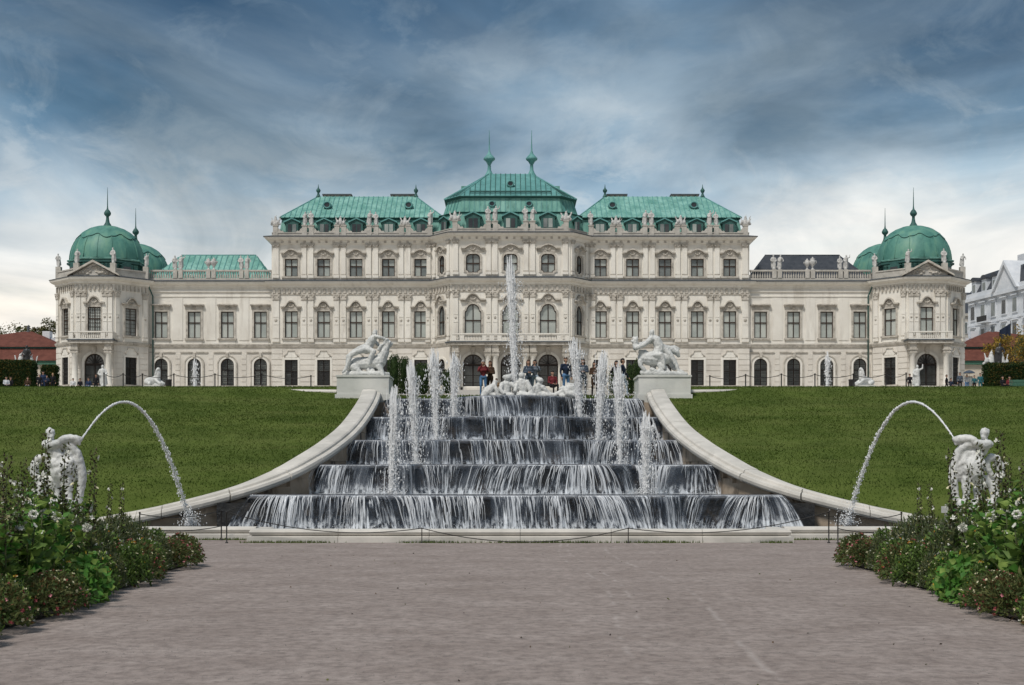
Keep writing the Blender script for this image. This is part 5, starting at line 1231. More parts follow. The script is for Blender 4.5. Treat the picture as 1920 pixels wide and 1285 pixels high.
TR = [[(560, 760, 150, 0), (600, 720, 130, -.03), (540, 610, 108, 0), (500, 520, 100, 0), (440, 450, 96, .0)], [(420, 420, 90, 0), (400, 380, 60, 0)], [(400, 300, 44, -.02), (400, 250, 58, -.03)], [(430, 300, 30, -.08), (412, 310, 24, -.09)],
      [(360, 400, 56, -.1), (440, 415, 56, -.16), (540, 385, 50, -.2), (600, 330, 42, -.18)], [(600, 330, 46, -.15), (680, 320, 50, -.1), (770, 340, 52, -.06), (800, 330, 34, -.04)], [(770, 350, 40, -.06), (790, 395, 24, -.05)], [(590, 420, 50, -.08), (640, 400, 46, -.1), (700, 450, 56, -.05), (745, 520, 62, .0), (765, 620, 66, .02)],
      [(640, 860, 74, -.05), (660, 960, 52, -.08), (655, 1060, 44, -.08), (665, 1150, 40, -.1), (700, 1175, 34, -.16)], [(770, 640, 66, .05), (800, 760, 62, .05), (810, 880, 58, .05), (790, 1010, 50, .05), (770, 1150, 48, .05)],
      [(480, 860, 100, .08), (430, 930, 80, .1), (480, 1010, 50, .1), (470, 1150, 42, .1)], [(380, 880, 70, .12), (300, 930, 64, .14), (220, 900, 60, .14), (160, 790, 56, .12), (165, 680, 54, .1), (225, 590, 50, .08), (300, 570, 48, .06), (355, 620, 40, .04), (350, 720, 38, .04), (300, 800, 34, .04), (260, 835, 24, .04)],
      [(260, 960, 66, .12), (230, 1080, 60, .12), (220, 1190, 58, .12)], [(200, 1190, 60, .1), (450, 1200, 60, 0), (700, 1200, 60, 0)], [(480, 660, 70, -.12), (560, 690, 64, -.14), (680, 640, 60, -.1)], [(560, 560, 40, -.1), (580, 640, 34, -.12)], [(640, 540, 84, 0), (690, 680, 92, .02), (710, 820, 74, .04)], [(350, 220, 20, 0), (390, 200, 26, -.02), (430, 215, 22, 0), (445, 250, 18, -.02)]]
k5 = 34.0 / F / 7.1375
for s in (-1, 1):
    side = 'left' if s < 0 else 'right'; cx_ = -10.98 if s < 0 else 10.98
    statue('triton_statue', [(a, ra * 1.1, b, rb_ * 1.1) for a, ra, b, rb_ in px_caps(TR, 500, 1240, k5, 1 if s < 0 else -1)], 'white marble triton blowing a conch shell behind the %s flower bed' % side, 'statue', (cx_, 34.0, 1.05), 0.022, group='triton statues beside the cascade')
    pm = MB(); pm.box(cx_ - 0.62, cx_ + 0.62, 33.5, 34.5, 0.0, 0.9, PEDSTONE); pm.box(cx_ - 0.68, cx_ + 0.68, 33.44, 34.56, 0.9, 1.06, PEDSTONE); o = pm.build('statue_plinth'); tag(o, 'pale stone plinth under the triton statue on the %s' % side, 'plinth')
# reclining river figures round the top basin
def fig_caps(pts): return px_caps(pts, 0, 0, 58.2 / F)
FIGS = [
    ('reclining river god at the left edge of the top basin', 930, [[(-22, -2, 5), (-14, -10, 7), (-6, -18, 7), (-2, -26, 5)], [(-2, -28, 5)], [(-4, -22, 4, -.1), (2, -12, 4, -.15), (4, -2, 4, -.15)], [(-16, -8, 7, .05), (-6, -4, 6, 0), (6, -3, 5, -.1)], [(-24, -4, 5, .1), (-20, -14, 5, .15), (-10, -20, 5, .15)], [(-26, 0, 5), (10, 0, 5)]]),
    ('stooping marble figure just left of the central jet', 950, [[(-2, -2, 8), (0, -14, 9), (0, -24, 9), (2, -30, 5)], [(2, -36, 7, -.05)], [(-8, -24, 5, -.1), (-12, -14, 4, -.2), (-6, -6, 4, -.25)], [(10, -24, 5, -.1), (16, -18, 4, -.15), (24, -16, 4, -.1)], [(-8, -2, 7, -.1), (8, -2, 7, -.1)], [(-4, -38, 4), (6, -40, 4)]]),
    ('upright marble figure with a cloak just right of the central jet', 980, [[(0, -2, 9), (0, -16, 10), (-2, -28, 9), (-2, -36, 5)], [(-2, -41, 6, -.05)], [(8, -28, 5, -.1), (14, -16, 5, -.15), (18, -4, 5, -.15)], [(-10, -26, 4, -.1), (-14, -12, 4, -.2)], [(-6, -3, 7, -.2), (12, -3, 6, -.2), (22, -2, 5, -.2)], [(10, -20, 7, .1), (16, -6, 7, .1)]]),
    ('reclining marble woman leaning on her elbow right of the central jet', 1010, [[(-4, -2, 8), (-2, -12, 9), (0, -20, 8), (2, -25, 5)], [(3, -31, 6, -.04)], [(-1, -34, 5)], [(8, -18, 5, -.08), (16, -10, 4, -.1), (22, -4, 4, -.1)], [(-8, -18, 4, -.1), (-12, -8, 4, -.1), (-10, -1, 4, -.1)], [(2, -4, 8, -.05), (16, -3, 6, -.1), (30, -3, 5, -.1)]]),
    ('marble sea monster with an open mouth at the right edge of the top basin', 1066, [[(-30, -3, 4), (-16, -8, 5), (-6, -14, 7), (4, -18, 8), (14, -12, 8), (22, -4, 6)], [(-6, -14, 6, -.1), (-2, -6, 6, -.2), (10, -4, 7, -.2)], [(4, -20, 6, .1), (12, -14, 6, .1)], [(-10, -18, 4), (-16, -16, 3)], [(0, -24, 4), (8, -22, 4)], [(-12, -2, 6, -.1), (22, -1, 6, -.1)]]),
]
for lab, px, pts in FIGS:
    statue('fountain_figure', fig_caps(pts), lab, 'statue', tuple(P(px, 746, 58.2))[:2] + (5.08,), 0.022, group='marble figures in the top basin')
# parapet sculpture
def standing(seed):
    r_ = random.Random(seed); a = r_.uniform(-0.12, 0.12); lift = r_.choice((0, 1))
    c = [((0, 0, 0.06), 0.2, (0, 0, 0.12), 0.2), ((-0.09, 0, 0.1), 0.1, (-0.08, -0.02, 0.5), 0.11), ((-0.08, -0.02, 0.5), 0.11, (-0.06, 0, 0.9), 0.15), ((0.1, -0.04, 0.1), 0.1, (0.1, -0.08, 0.5), 0.1), ((0.1, -0.08, 0.5), 0.1, (0.06, 0, 0.9), 0.15),
         ((0, 0, 0.92), 0.18, (a, 0, 1.32), 0.2), ((a, 0, 1.35), 0.17, (a, 0, 1.5), 0.09), ((a, -0.02, 1.62), 0.11, (a, -0.02, 1.7), 0.1), ((a - 0.2, 0, 1.4), 0.08, (a - 0.34, -0.06, 1.1), 0.07), ((a - 0.34, -0.06, 1.1), 0.07, (a - 0.16, -0.16, 0.95), 0.06)]
    if lift: c += [((a + 0.2, 0, 1.4), 0.08, (a + 0.4, -0.05, 1.5), 0.07), ((a + 0.4, -0.05, 1.5), 0.06, (a + 0.42, -0.05, 1.8), 0.05)]
    else: c += [((a + 0.2, 0, 1.4), 0.08, (a + 0.36, -0.05, 1.1), 0.07), ((a + 0.36, -0.05, 1.1), 0.06, (a + 0.26, -0.2, 0.95), 0.06)]
    c += [((a - 0.2, 0.12, 1.35), 0.1, (-0.2, 0.15, 0.3), 0.14), ((a + 0.15, 0.14, 1.3), 0.08, (0.22, 0.12, 0.3), 0.1)]
    return c
def trophy(seed):
    r_ = random.Random(seed); c = [((-0.55, 0, 0.15), 0.18, (0.55, 0, 0.15), 0.18), ((0, 0, 0.2), 0.3, (0, 0, 0.75), 0.22), ((0, 0, 0.95), 0.16, (0, -0.05, 1.05), 0.13), ((0, 0.05, 1.1), 0.05, (0.1, 0.1, 1.3), 0.04)]
    for k in range(5):
        s = -1 if k % 2 else 1; x = s * r_.uniform(0.25, 0.4); c.append(((x, 0.05, 0.2), 0.06, (x + s * r_.uniform(0.15, 0.4), 0.08, r_.uniform(0.8, 1.25)), 0.05))
    c += [((-0.42, -0.12, 0.35), 0.2, (-0.4, -0.12, 0.5), 0.17), ((0.42, -0.1, 0.35), 0.2, (0.44, -0.1, 0.48), 0.16)]
    return c
PARSTAT = mat('weathered_marble', (0.42, 0.42, 0.41), (0.60, 0.59, 0.57), 3, 0.8, 0.4, 16, c3=(0.2, 0.2, 0.19), s3=4, lo3=0.54, hi3=0.74, k3=0.6, spec=0.2)
figs = [sculpt('parapet_statue', standing(i), [PARSTAT], 0.05, 2) for i in range(4)]; trs = [sculpt('parapet_trophy', trophy(i), [PARSTAT], 0.055, 2) for i in range(3)]
um = MB(); um.lathe([(0.2, 0.0), (0.2, 0.08), (0.1, 0.14), (0.08, 0.3), (0.3, 0.6), (0.42, 0.95), (0.36, 1.05), (0.2, 1.12), (0.32, 1.25), (0.1, 1.32), (0.1, 1.42), (0.02, 1.5)], PARSTAT, seg=14)
for sx in (-1, 1): um.tube([(sx * 0.3, 0, 0.7), (sx * 0.5, 0, 0.85), (sx * 0.48, 0, 1.02), (sx * 0.34, 0, 1.02)], 0.035, PARSTAT, 6)
urn = um.data('urn')
bykind = {}
for p, ang, k in STATUE_SPOTS:
    if p.z < 28.2: zone = 'balustrade of the %s low wing' % ('left' if p.x < 0 else 'right')
    elif p.z < 30: zone = 'parapet of the %s domed tower' % ('left' if p.x < 0 else 'right')
    elif abs(p.x) < 7.4: zone = 'central palace parapet'
    else: zone = 'parapet left of centre' if p.x < 0 else 'parapet right of centre'
    bykind.setdefault((zone, k), []).append((p, ang))
sc_i = 0
for (zone, k), L_ in bykind.items():
    L_.sort(key=lambda q: q[0].x)
    for i, (p, ang) in enumerate(L_):
        sc_i += 1
        me = figs[sc_i % 4] if k == 'figure' else trs[sc_i % 3] if k == 'trophy' else urn
        o = link({'figure': 'parapet_statue', 'trophy': 'parapet_trophy', 'urn': 'parapet_urn'}[k], me); o.location = p; o.rotation_euler = (0, 0, ang + random.Random(sc_i).uniform(-0.4, 0.4))
        q = random.Random(sc_i * 7).uniform(0.93, 1.08) * (1.0 if k != 'figure' else 1.0); o.scale = (q, q, q)
        nm = {'figure': 'standing stone figure', 'trophy': 'carved stone trophy of arms', 'urn': 'stone urn'}[k]
        tag(o, '%s, %s from the left on the %s' % (nm, ordinal(i), zone), {'figure': 'statue', 'trophy': 'sculpture', 'urn': 'urn'}[k], nm + 's on the palace roofline')
# ================================================================== people
SKIN = mat('skin', (0.42, 0.25, 0.18)); 
def cloth(name, c): return mat('cloth_' + name, tuple(v * 0.8 for v in c), tuple(min(1, v * 1.15) for v in c), 9, 0.85, 0.2, 40, spec=0.15)
CL = {'red': cloth('red', (0.16, 0.03, 0.035)), 'jeans': cloth('jeans', (0.10, 0.20, 0.36)), 'navy': cloth('navy', (0.02, 0.03, 0.055)), 'black': cloth('black', (0.015, 0.015, 0.018)), 'brown': cloth('brown', (0.06, 0.035, 0.022)),
      'grey': cloth('grey', (0.14, 0.16, 0.19)), 'slate': cloth('slate', (0.07, 0.09, 0.12)), 'light': cloth('light', (0.55, 0.57, 0.6)), 'pale': cloth('pale', (0.35, 0.42, 0.5)), 'teal': cloth('teal', (0.03, 0.12, 0.14)), 'blue': cloth('blue', (0.025, 0.04, 0.085)), 'tan': cloth('tan', (0.3, 0.2, 0.12)), 'white': cloth('white', (0.6, 0.6, 0.6))}
HAIR = {'dark': mat('dark_hair', (0.012, 0.008, 0.006), rough=0.5), 'brown': mat('brown_hair', (0.06, 0.03, 0.015), rough=0.5), 'grey': mat('grey_hair', (0.32, 0.31, 0.3), rough=0.6), 'blond': mat('blond_hair', (0.35, 0.22, 0.1), rough=0.5)}
SHOE = mat('shoe', (0.02, 0.018, 0.016), rough=0.5)
EYE = mat('eye', (0.02, 0.015, 0.012), rough=0.3); LIPS = mat('lips', (0.3, 0.1, 0.09), rough=0.6)
def person_mesh(pose, top, legs, fem=False, coat=False):
    """body facing -Y, 1.72 m; material slots: skin, top, legs, shoe"""
    sw = 0.185 if fem else 0.205; hw = 0.095; c = []
    sit = pose == 'sit'
    zo = -0.42 if sit else 0.0
    hipz, chz, shz = 0.92 + zo, 1.22 + zo, 1.41 + zo
    c += [((-0.06, 0, hipz), 0.125, (0.06, 0, hipz), 0.125, 1 if coat else 2), ((0, 0, hipz + 0.08), 0.125 if fem else 0.135, (0, -0.005, chz), 0.13 if fem else 0.15, 1), ((-0.07, 0, chz), 0.12, (0.07, 0, chz), 0.12, 1),
          ((-0.12, 0.01, shz - 0.03), 0.075, (0.12, 0.01, shz - 0.03), 0.075, 1), ((0, 0.01, shz), 0.058, (0, -0.005, shz + 0.12), 0.052, 0)]
    hz = shz + 0.205; c += [((0, 0.005, hz + 0.02), 0.092, (0, -0.022, hz - 0.045), 0.068, 0), ((0, 0.02, hz + 0.035), 0.093, (0, 0.0, hz + 0.045), 0.088, 0), ((0, -0.088, hz - 0.002), 0.012, (0, -0.105, hz - 0.025), 0.016, 0)]
    for s in (-1, 1):
        c.append(((s * 0.09, 0.005, hz - 0.01), 0.018, (s * 0.092, 0.01, hz + 0.015), 0.02, 0))
        sh = Vector((s * sw, 0.01, shz - 0.035))
        el, ha = {'stand': ((s * (sw + 0.06), 0.03, shz - 0.32), (s * (sw + 0.05), -0.05, shz - 0.56)), 'sit': ((s * (sw + 0.05), -0.02, shz - 0.30), (s * 0.1, -0.26, hipz + 0.1)),
                  'phone': ((s * (sw + 0.07), -0.17, shz - 0.20), (s * 0.06, -0.30, shz + 0.10)), 'hold': ((s * (sw + 0.06), 0.02, shz - 0.29), (s * 0.07, -0.24, shz - 0.30)),
                  'pocket': ((s * (sw + 0.1), 0.08, shz - 0.27), (s * (sw - 0.01), -0.08, hipz + 0.05)), 'point': ((s * (sw + 0.1), -0.14, shz - 0.1), (s * (sw + 0.1), -0.38, shz + 0.02)) if s > 0 else ((s * (sw + 0.06), 0.03, shz - 0.32), (s * (sw + 0.05), -0.05, shz - 0.56)),
                  'walk': ((s * (sw + 0.05), 0.03 - s * 0.08, shz - 0.31), (s * (sw + 0.05), -0.06 - s * 0.16, shz - 0.54))}[pose]
        c += [(tuple(sh), 0.064, el, 0.05, 1), (el, 0.049, ha, 0.036, 1)]
        d = (Vector(ha) - Vector(el)).normalized(); h2 = Vector(ha) + d * 0.075; c.append((tuple(Vector(ha) + d * 0.015), 0.033, tuple(h2), 0.030, 0))
        st = {'walk': s * 0.16}.get(pose, 0.0); sp = s * (hw + 0.02)
        if sit: kn = (s * 0.13, -0.42, hipz + 0.02); an = (s * 0.12, -0.40, 0.1)
        else: kn = (sp, -0.02 - st * 0.7, 0.50); an = (sp + s * 0.01, 0.02 - st * 1.3 + (0.05 if st < 0 else 0), 0.09)
        c += [((s * hw, 0, hipz - 0.02), 0.095, kn, 0.062, 1 if (coat and not sit) else 2), (kn, 0.06, an, 0.044, 2), ((an[0], an[1] + 0.03, 0.05), 0.045, (an[0] + s * 0.02, an[1] - 0.15, 0.04), 0.038, 3)]
    me = sculpt('person', c, [SKIN, top, legs, SHOE], 0.022, 3)
    # fingers, eyes and lips joined to the one body mesh
    bm = bmesh.new(); bm.from_mesh(me); ex = MB()
    for e in c:
        if len(e) > 4 and e[4] == 0 and abs(e[1] - 0.033) < 1e-4:
            a, b = Vector(e[0]), Vector(e[2]); d = (b - a).normalized(); u = d.cross(Vector((0, 1, 0.2))).normalized(); s = 1 if a.x > 0 else -1
            v = d.cross(u).normalized()
            for k, ln in enumerate((0.055, 0.068, 0.072, 0.06)):
                o = u * (k - 1.5) * 0.017; p0 = b + o; ex.tube([p0, p0 + d * ln * 0.6, p0 + d * ln * 0.9 + v * ln * 0.35 * s], [0.0085, 0.008, 0.006], SKIN, 5)
            ex.tube([a + u * 0.025, a + u * 0.05 + d * 0.03, a + u * 0.05 + d * 0.06], [0.01, 0.009, 0.007], SKIN, 5)
    n0 = len(ex.f)
    for s in (-1, 1): ex.lathe([(0.0, 0.012), (0.009, 0.008), (0.012, 0.0)], EYE, (s * 0.034, -0.088, hz + 0.012), 6)
    ex.box(-0.024, 0.024, -0.095, -0.08, hz - 0.062, hz - 0.052, LIPS)
    m2 = ex.data('x'); bm2n = len(me.materials)
    me.materials.append(EYE); me.materials.append(LIPS)
    idx = {id(SKIN): 0, id(EYE): 4, id(LIPS): 5}
    vs = [bm.verts.new(v) for v in ex.v]; bm.verts.ensure_lookup_table()
    for f, mi in zip(ex.f, ex.m):
        try:
            nf = bm.faces.new([vs[i] for i in f]); nf.material_index = idx[id(ex.mats[mi])]; nf.smooth = True
        except ValueError: pass
    bm.to_mesh(me); bm.free(); bpy.data.meshes.remove(m2)
    return me, hz, shz
PM = {}
def hair_mesh(hz, shz, col, long_):
    c = [((0, 0.03, hz + 0.05), 0.098, (0, 0.0, hz + 0.065), 0.09), ((0, 0.05, hz + 0.01), 0.085, (0, 0.05, hz - 0.03), 0.075)]
    if long_:
        c.append(((0, 0.07, hz), 0.085, (0, 0.09, shz - 0.12), 0.075))
        for s in (-1, 1): c.append(((s * 0.075, 0.03, hz + 0.03), 0.04, (s * 0.09, 0.03, shz - 0.05), 0.035))
    return sculpt('hair', c, [col], 0.022, 2)
def person(px, D, pose, top, legs, hair, label, rot=0.0, h=1.72, fem=False, coat=False, group='visitors', z=None, longh=None, py=None):
    key = (pose, top, legs, fem, coat)
    if key not in PM: PM[key] = person_mesh(pose, CL[top], CL[legs], fem, coat)
    me, hz, shz = PM[key]
    p = P(px, 730, D); zz = terr_z(p.x, D) if z is None else z
    o = link('person', me); o.location = (p.x, D, zz + 0.0); o.rotation_euler = (0, 0, rot); k = h / 1.72; o.scale = (k, k, k)
    tag(o, label, 'person', group)
    lh = fem if longh is None else longh; hk = ('hair', pose == 'sit', hair, lh)
    if hk not in PM: PM[hk] = hair_mesh(hz, shz, HAIR[hair], lh)
    link('hair', PM[hk], o, local=True)
    return o
GC = 'visitors behind the top basin'
person(906, 67.6, 'phone', 'red', 'jeans', 'grey', 'person in dark red jacket and blue jeans left of the central jet', 0.1, 1.68, True, group=GC, longh=False)
person(919, 67.9, 'hold', 'brown', 'black', 'brown', 'long-haired person in a brown coat beside the one in the red jacket', -0.6, 1.64, True, True, group=GC)
person(931, 67.0, 'sit', 'tan', 'grey', 'dark', 'small seated child beside the person in the brown coat', 0.3, 1.1, group=GC)
person(991, 68.2, 'hold', 'slate', 'slate', 'brown', 'person in a slate grey coat half hidden by the spray right of the central jet', 0.2, 1.70, True, True, group=GC)
person(1003, 68.6, 'phone', 'grey', 'pale', 'dark', 'person in grey raising a phone behind the reclining marble woman', -0.1, 1.70, True, group=GC)
person(1036, 70.5, 'sit', 'red', 'black', 'dark', 'seated person in dark red in front of the right palace gate', 0.4, 1.55, group=GC)
person(1061, 67.6, 'stand', 'navy', 'jeans', 'brown', 'tall man in a navy jacket and jeans standing right of the palace gate', 0.5, 1.82, group=GC)
person(1093, 68.2, 'hold', 'slate', 'black', 'dark', 'person in a long dark grey coat behind the leaning right jet', 0.0, 1.76, True, True, group=GC)
person(1115, 67.4, 'hold', 'brown', 'black', 'dark', 'person with long dark hair looking at a phone beside the right hedge', 0.0, 1.62, True, True, group=GC)
person(1156, 68.4, 'pocket', 'black', 'slate', 'dark', 'person in black left of the man in pale jeans', 0.4, 1.66, True, group=GC)
person(1168, 67.8, 'walk', 'navy', 'pale', 'dark', 'man in a navy jacket and pale jeans walking beside the right yew', 1.3, 1.76, group=GC)
GL = 'visitors by the left tower'
person(12, 128, 'sit', 'light', 'black', 'dark', 'seated person in a pale top at the left edge beside the hedge', 0.5, group=GL)
person(20, 130, 'sit', 'black', 'black', 'dark', 'seated person in black at the left edge beside the hedge', -0.3, group=GL)
person(52, 132, 'sit', 'brown', 'grey', 'brown', 'seated person in brown in front of the left hedge', 0.2, group=GL)
person(74, 134, 'stand', 'black', 'black', 'grey', 'person in black left of the man in blue by the left hedge gap', 0.3, 1.62, group=GL)
person(81, 135, 'stand', 'blue', 'blue', 'dark', 'tall man in blue standing at the gap in the left hedge', 0.0, 1.9, group=GL)
person(88, 133, 'hold', 'navy', 'black', 'dark', 'short person in navy right of the tall man in blue', -0.2, 1.5, group=GL)
person(99, 136, 'stand', 'black', 'black', 'blond', 'fair-haired person in black left of the left tower', 0.2, 1.74, group=GL)
person(137, 140, 'sit', 'white', 'black', 'dark', 'seated person in white at the foot of the left tower', 0.2, group=GL)
person(150, 140, 'sit', 'black', 'black', 'dark', 'seated person in black at the foot of the left tower', -0.2, group=GL)
person(166, 142, 'sit', 'blue', 'jeans', 'dark', 'seated person in blue before the left tower door', 0.0, 1.8, group=GL)
person(180, 145, 'stand', 'black', 'black', 'brown', 'person in black standing in the left tower doorway', 0.0, 1.75, group=GL)
GR = 'visitors by the right tower'
person(1706, 128, 'stand', 'black', 'black', 'dark', 'person in black beside the white statue at the right tower door', 0.0, 1.55, group=GR)
person(1775, 140, 'walk', 'black', 'black', 'dark', 'person in black leaning right of the right tower door', 1.2, 1.65, group=GR)
person(1783, 141, 'sit', 'navy', 'black', 'dark', 'seated person in navy at the foot of the right tower', 0.3, 1.75, group=GR)
person(1800, 139, 'stand', 'slate', 'black', 'dark', 'tall person in grey at the right corner of the right tower', 0.1, 1.85, group=GR)
person(1813, 142, 'stand', 'white', 'jeans', 'dark', 'person in white under an umbrella right of the right tower', -0.2, 1.7, group=GR)
person(1827, 143, 'stand', 'teal', 'black', 'brown', 'person in a teal top right of the one in white', 0.2, 1.62, group=GR)
person(1838, 144, 'stand', 'teal', 'teal', 'dark', 'tall person in dark teal next to the right hedge', 0.0, 1.85, group=GR)
person(1880, 125, 'sit', 'black', 'black', 'dark', 'seated person in black in front of the right hedge', 0.3, group=GR)
person(1893, 126, 'sit', 'red', 'black', 'dark', 'seated person in dark red in front of the right hedge', -0.2, group=GR)
# umbrella of the person in white
p_ = P(1813, 730, 142); zt = terr_z(p_.x, 142) + 2.0
m_ = MB(); m_.lathe([(0.62, -0.18), (0.5, -0.06), (0.28, 0.06), (0.02, 0.12)], CL['slate'], (p_.x + 0.1, 141.6, zt), 8); U = m_.build('umbrella'); tag(U, 'open dark grey umbrella held over the person in white', 'umbrella')
m_ = MB(); m_.tube([(p_.x + 0.1, 141.6, zt + 0.1), (p_.x + 0.1, 141.6, zt - 0.85)], 0.012, IRON, 5); m_.build('shaft', U)

# ================================================================== chain fences
def chain(mb, a, b, sag, r=0.012, n=14):
    a = Vector(a); b = Vector(b); pts = []
    for i in range(n + 1):
        t = i / n; p = a.lerp(b, t); p.z -= sag * 4 * t * (1 - t); pts.append(p)
    mb.tube(pts, r, IRON, 5)
def post_mesh(h, r=0.022):
    mb = MB(); mb.lathe([(r * 2.4, 0), (r * 2.4, 0.02), (r, 0.04), (r, h - 0.05), (r * 1.5, h - 0.04), (r * 1.5, h - 0.01), (0.001, h)], IRON, seg=8); return mb.data('fence_post')
pm_lo, pm_hi, pm_far = post_mesh(0.42, 0.013), post_mesh(0.86, 0.018), post_mesh(0.88, 0.035)
front = [(415, 40.0, pm_hi, 'slightly leaning chain post left of the basin'), (425, 38.2, pm_hi, 'upright chain post at the left end of the basin rim'), (791, 38.25, pm_lo, 'low chain post in front of the basin rim left of centre'), (1178, 38.25, pm_lo, 'low chain post in front of the basin rim right of centre'), (1554, 38.2, pm_hi, 'upright chain post at the right end of the basin rim'), (1571, 38.0, pm_hi, 'second chain post at the right end of the basin rim, nearest the right flower bed')]
fp = []
for px, D, me, lab in front:
    p = P(px, 1010, D); o = link('fence_post', me); o.location = (p.x, D, 0.0); tag(o, lab, 'post', 'chain posts before the basin'); fp.append((p.x, D, 0.84 if me is pm_hi else 0.40))
fp[0] = (fp[0][0], fp[0][1] , 0.84)
for (i, j, sag, lab) in ((1, 2, 0.30, 'sagging chain along the left half of the basin rim'), (2, 3, 0.37, 'chain lying low in front of the middle of the basin rim'), (3, 4, 0.30, 'sagging chain along the right half of the basin rim')):
    mb = MB(); chain(mb, fp[i], fp[j], sag); o = mb.build('chain'); tag(o, lab, 'chain', 'barrier chains')
for px, D, me in ((262, 37.5, 0), (1690, 37.5, 1)):
    p = P(px, 960, D); mb = MB(); q = fp[0] if me == 0 else fp[5]; chain(mb, q, (p.x, D, 0.80), 0.14)
    o = mb.build('chain'); tag(o, 'chain running from the basin post into the %s flower bed' % ('left' if me == 0 else 'right'), 'chain', 'barrier chains')
    o2 = link('fence_post', pm_hi); o2.location = (p.x, D, 0); tag(o2, 'chain post hidden among the %s flowers' % ('left' if me == 0 else 'right'), 'post', 'chain posts before the basin')
    mb = MB(); chain(mb, q[:2] + (0.4,), (p.x, D, 0.42), 0.10); o = mb.build('chain'); tag(o, 'lower chain between the basin and the %s flower bed' % ('left' if me == 0 else 'right'), 'chain', 'barrier chains')
for side, lst in (('left', [195, 231, 267, 326, 403, 491, 583]), ('right', [1331, 1398, 1465, 1528, 1600, 1661, 1699])):
    prev = None
    for i, px in enumerate(lst):
        D = 80 + (0 if 240 < px < 1640 else (-3 if px in (195, 1699) else -1)); p = P(px, 720, D); z = terr_z(p.x, D); o = link('fence_post', pm_far); o.location = (p.x, D, z - 0.02)
        tag(o, '%s chain post from the left on the terrace, %s of the cascade' % (ordinal(i), side), 'post', 'chain posts on the terrace')
        if prev: mb = MB(); chain(mb, prev, (p.x, D, z + 0.8), 0.18, 0.018, 10); c_ = mb.build('chain'); tag(c_, 'chain between the %s and %s terrace posts, %s of the cascade' % (ordinal(i - 1), ordinal(i), side), 'chain', 'barrier chains on the terrace')
        prev = (p.x, D, z + 0.8)
# ================================================================== terrace statuary and bins
def sphinx():
    return [((-0.1, 0.5, 0.3), 0.28, (0.0, -0.1, 0.42), 0.27), ((0, -0.2, 0.5), 0.24, (0, -0.28, 0.85), 0.2), ((0, -0.3, 1.0), 0.08, (0, -0.32, 1.12), 0.15), ((-0.18, -0.2, 0.4), 0.1, (-0.2, -0.65, 0.14), 0.09), ((0.18, -0.2, 0.4), 0.1, (0.2, -0.65, 0.14), 0.09), ((-0.2, 0.5, 0.25), 0.18, (-0.32, 0.2, 0.15), 0.12), ((0.2, 0.5, 0.25), 0.18, (0.32, 0.2, 0.15), 0.12), ((0, 0.6, 0.1), 0.16, (0, -0.6, 0.08), 0.18), ((-0.14, -0.3, 1.05), 0.09, (-0.2, -0.25, 0.8), 0.07), ((0.14, -0.3, 1.05), 0.09, (0.2, -0.25, 0.8), 0.07)]
SM = sculpt('sphinx_statue', sphinx(), [MARBLE], 0.035, 3)
for px, lab, rz in ((290, 'small white sphinx statue before the left palace wing', 1.1), (1621, 'small white sphinx statue before the right palace wing', -1.1)):
    p = P(px, 725, 98); o = link('sphinx_statue', SM); o.location = (p.x, 98, terr_z(p.x, 98) + 0.28); o.rotation_euler = (0, 0, rz); tag(o, lab, 'statue', 'sphinxes on the terrace')
    m_ = MB(); m_.box(p.x - 0.55, p.x + 0.55, 97.2, 98.8, terr_z(p.x, 98) - 0.2, terr_z(p.x, 98) + 0.28, PEDSTONE); o = m_.build('statue_plinth'); tag(o, 'low plinth under the %s sphinx' % ('left' if px < 900 else 'right'), 'plinth')
for px, lab, s in ((194, 'white standing statue before the left tower door', 4), (1719, 'white standing statue before the right tower door', 5)):
    p = P(px, 725, 112); o = link('terrace_statue', sculpt('terrace_statue', standing(s), [MARBLE], 0.04, 3)); o.location = (p.x, 112, terr_z(p.x, 112) + 0.25); tag(o, lab, 'statue', 'white statues on the terrace')
    m_ = MB(); m_.box(p.x - 0.4, p.x + 0.4, 111.6, 112.4, terr_z(p.x, 112) - 0.2, terr_z(p.x, 112) + 0.25, PEDSTONE); o = m_.build('statue_plinth'); tag(o, 'low plinth under the standing statue at the %s tower' % ('left' if px < 900 else 'right'), 'plinth')
for px, side in ((316, 'left'), (1597, 'right')):
    p = P(px, 725, 92); z = terr_z(p.x, 92); m_ = MB(); m_.lathe([(0.17, 0.0), (0.19, 0.05), (0.2, 0.55), (0.22, 0.58), (0.22, 0.64), (0.18, 0.66), (0.17, 0.4)], IRON, (p.x, 92, z), 12); o = m_.build('litter_bin'); tag(o, 'small black litter bin before the %s palace wing' % side, 'bin')
# ================================================================== foliage helpers
def leafmat(name, c1, c2, scale=6, rough=0.6): 
    return mat(name, c1, c2, scale, rough, spec=0.25, leaf=0.32)
LEAF = {'dark': leafmat('leaf_dark', (0.05, 0.085, 0.024), (0.115, 0.165, 0.055)), 'mid': leafmat('leaf_mid', (0.075, 0.14, 0.03), (0.155, 0.25, 0.058)), 'light': leafmat('leaf_light', (0.15, 0.24, 0.045), (0.27, 0.38, 0.09)), 'yew': leafmat('leaf_yew', (0.012, 0.032, 0.008), (0.035, 0.068, 0.016), 3),
        'olive': leafmat('leaf_olive', (0.09, 0.105, 0.035), (0.17, 0.18, 0.065)), 'grey': leafmat('leaf_grey', (0.08, 0.105, 0.06), (0.17, 0.19, 0.12)), 'bright': leafmat('leaf_bright', (0.05, 0.16, 0.025), (0.10, 0.25, 0.04)), 'rust': leafmat('leaf_rust', (0.09, 0.05, 0.022), (0.16, 0.09, 0.035)), 'gold': leafmat('leaf_gold', (0.30, 0.19, 0.03), (0.45, 0.30, 0.05)), 'autumn': leafmat('leaf_autumn', (0.10, 0.085, 0.025), (0.20, 0.15, 0.04), 1.5)}
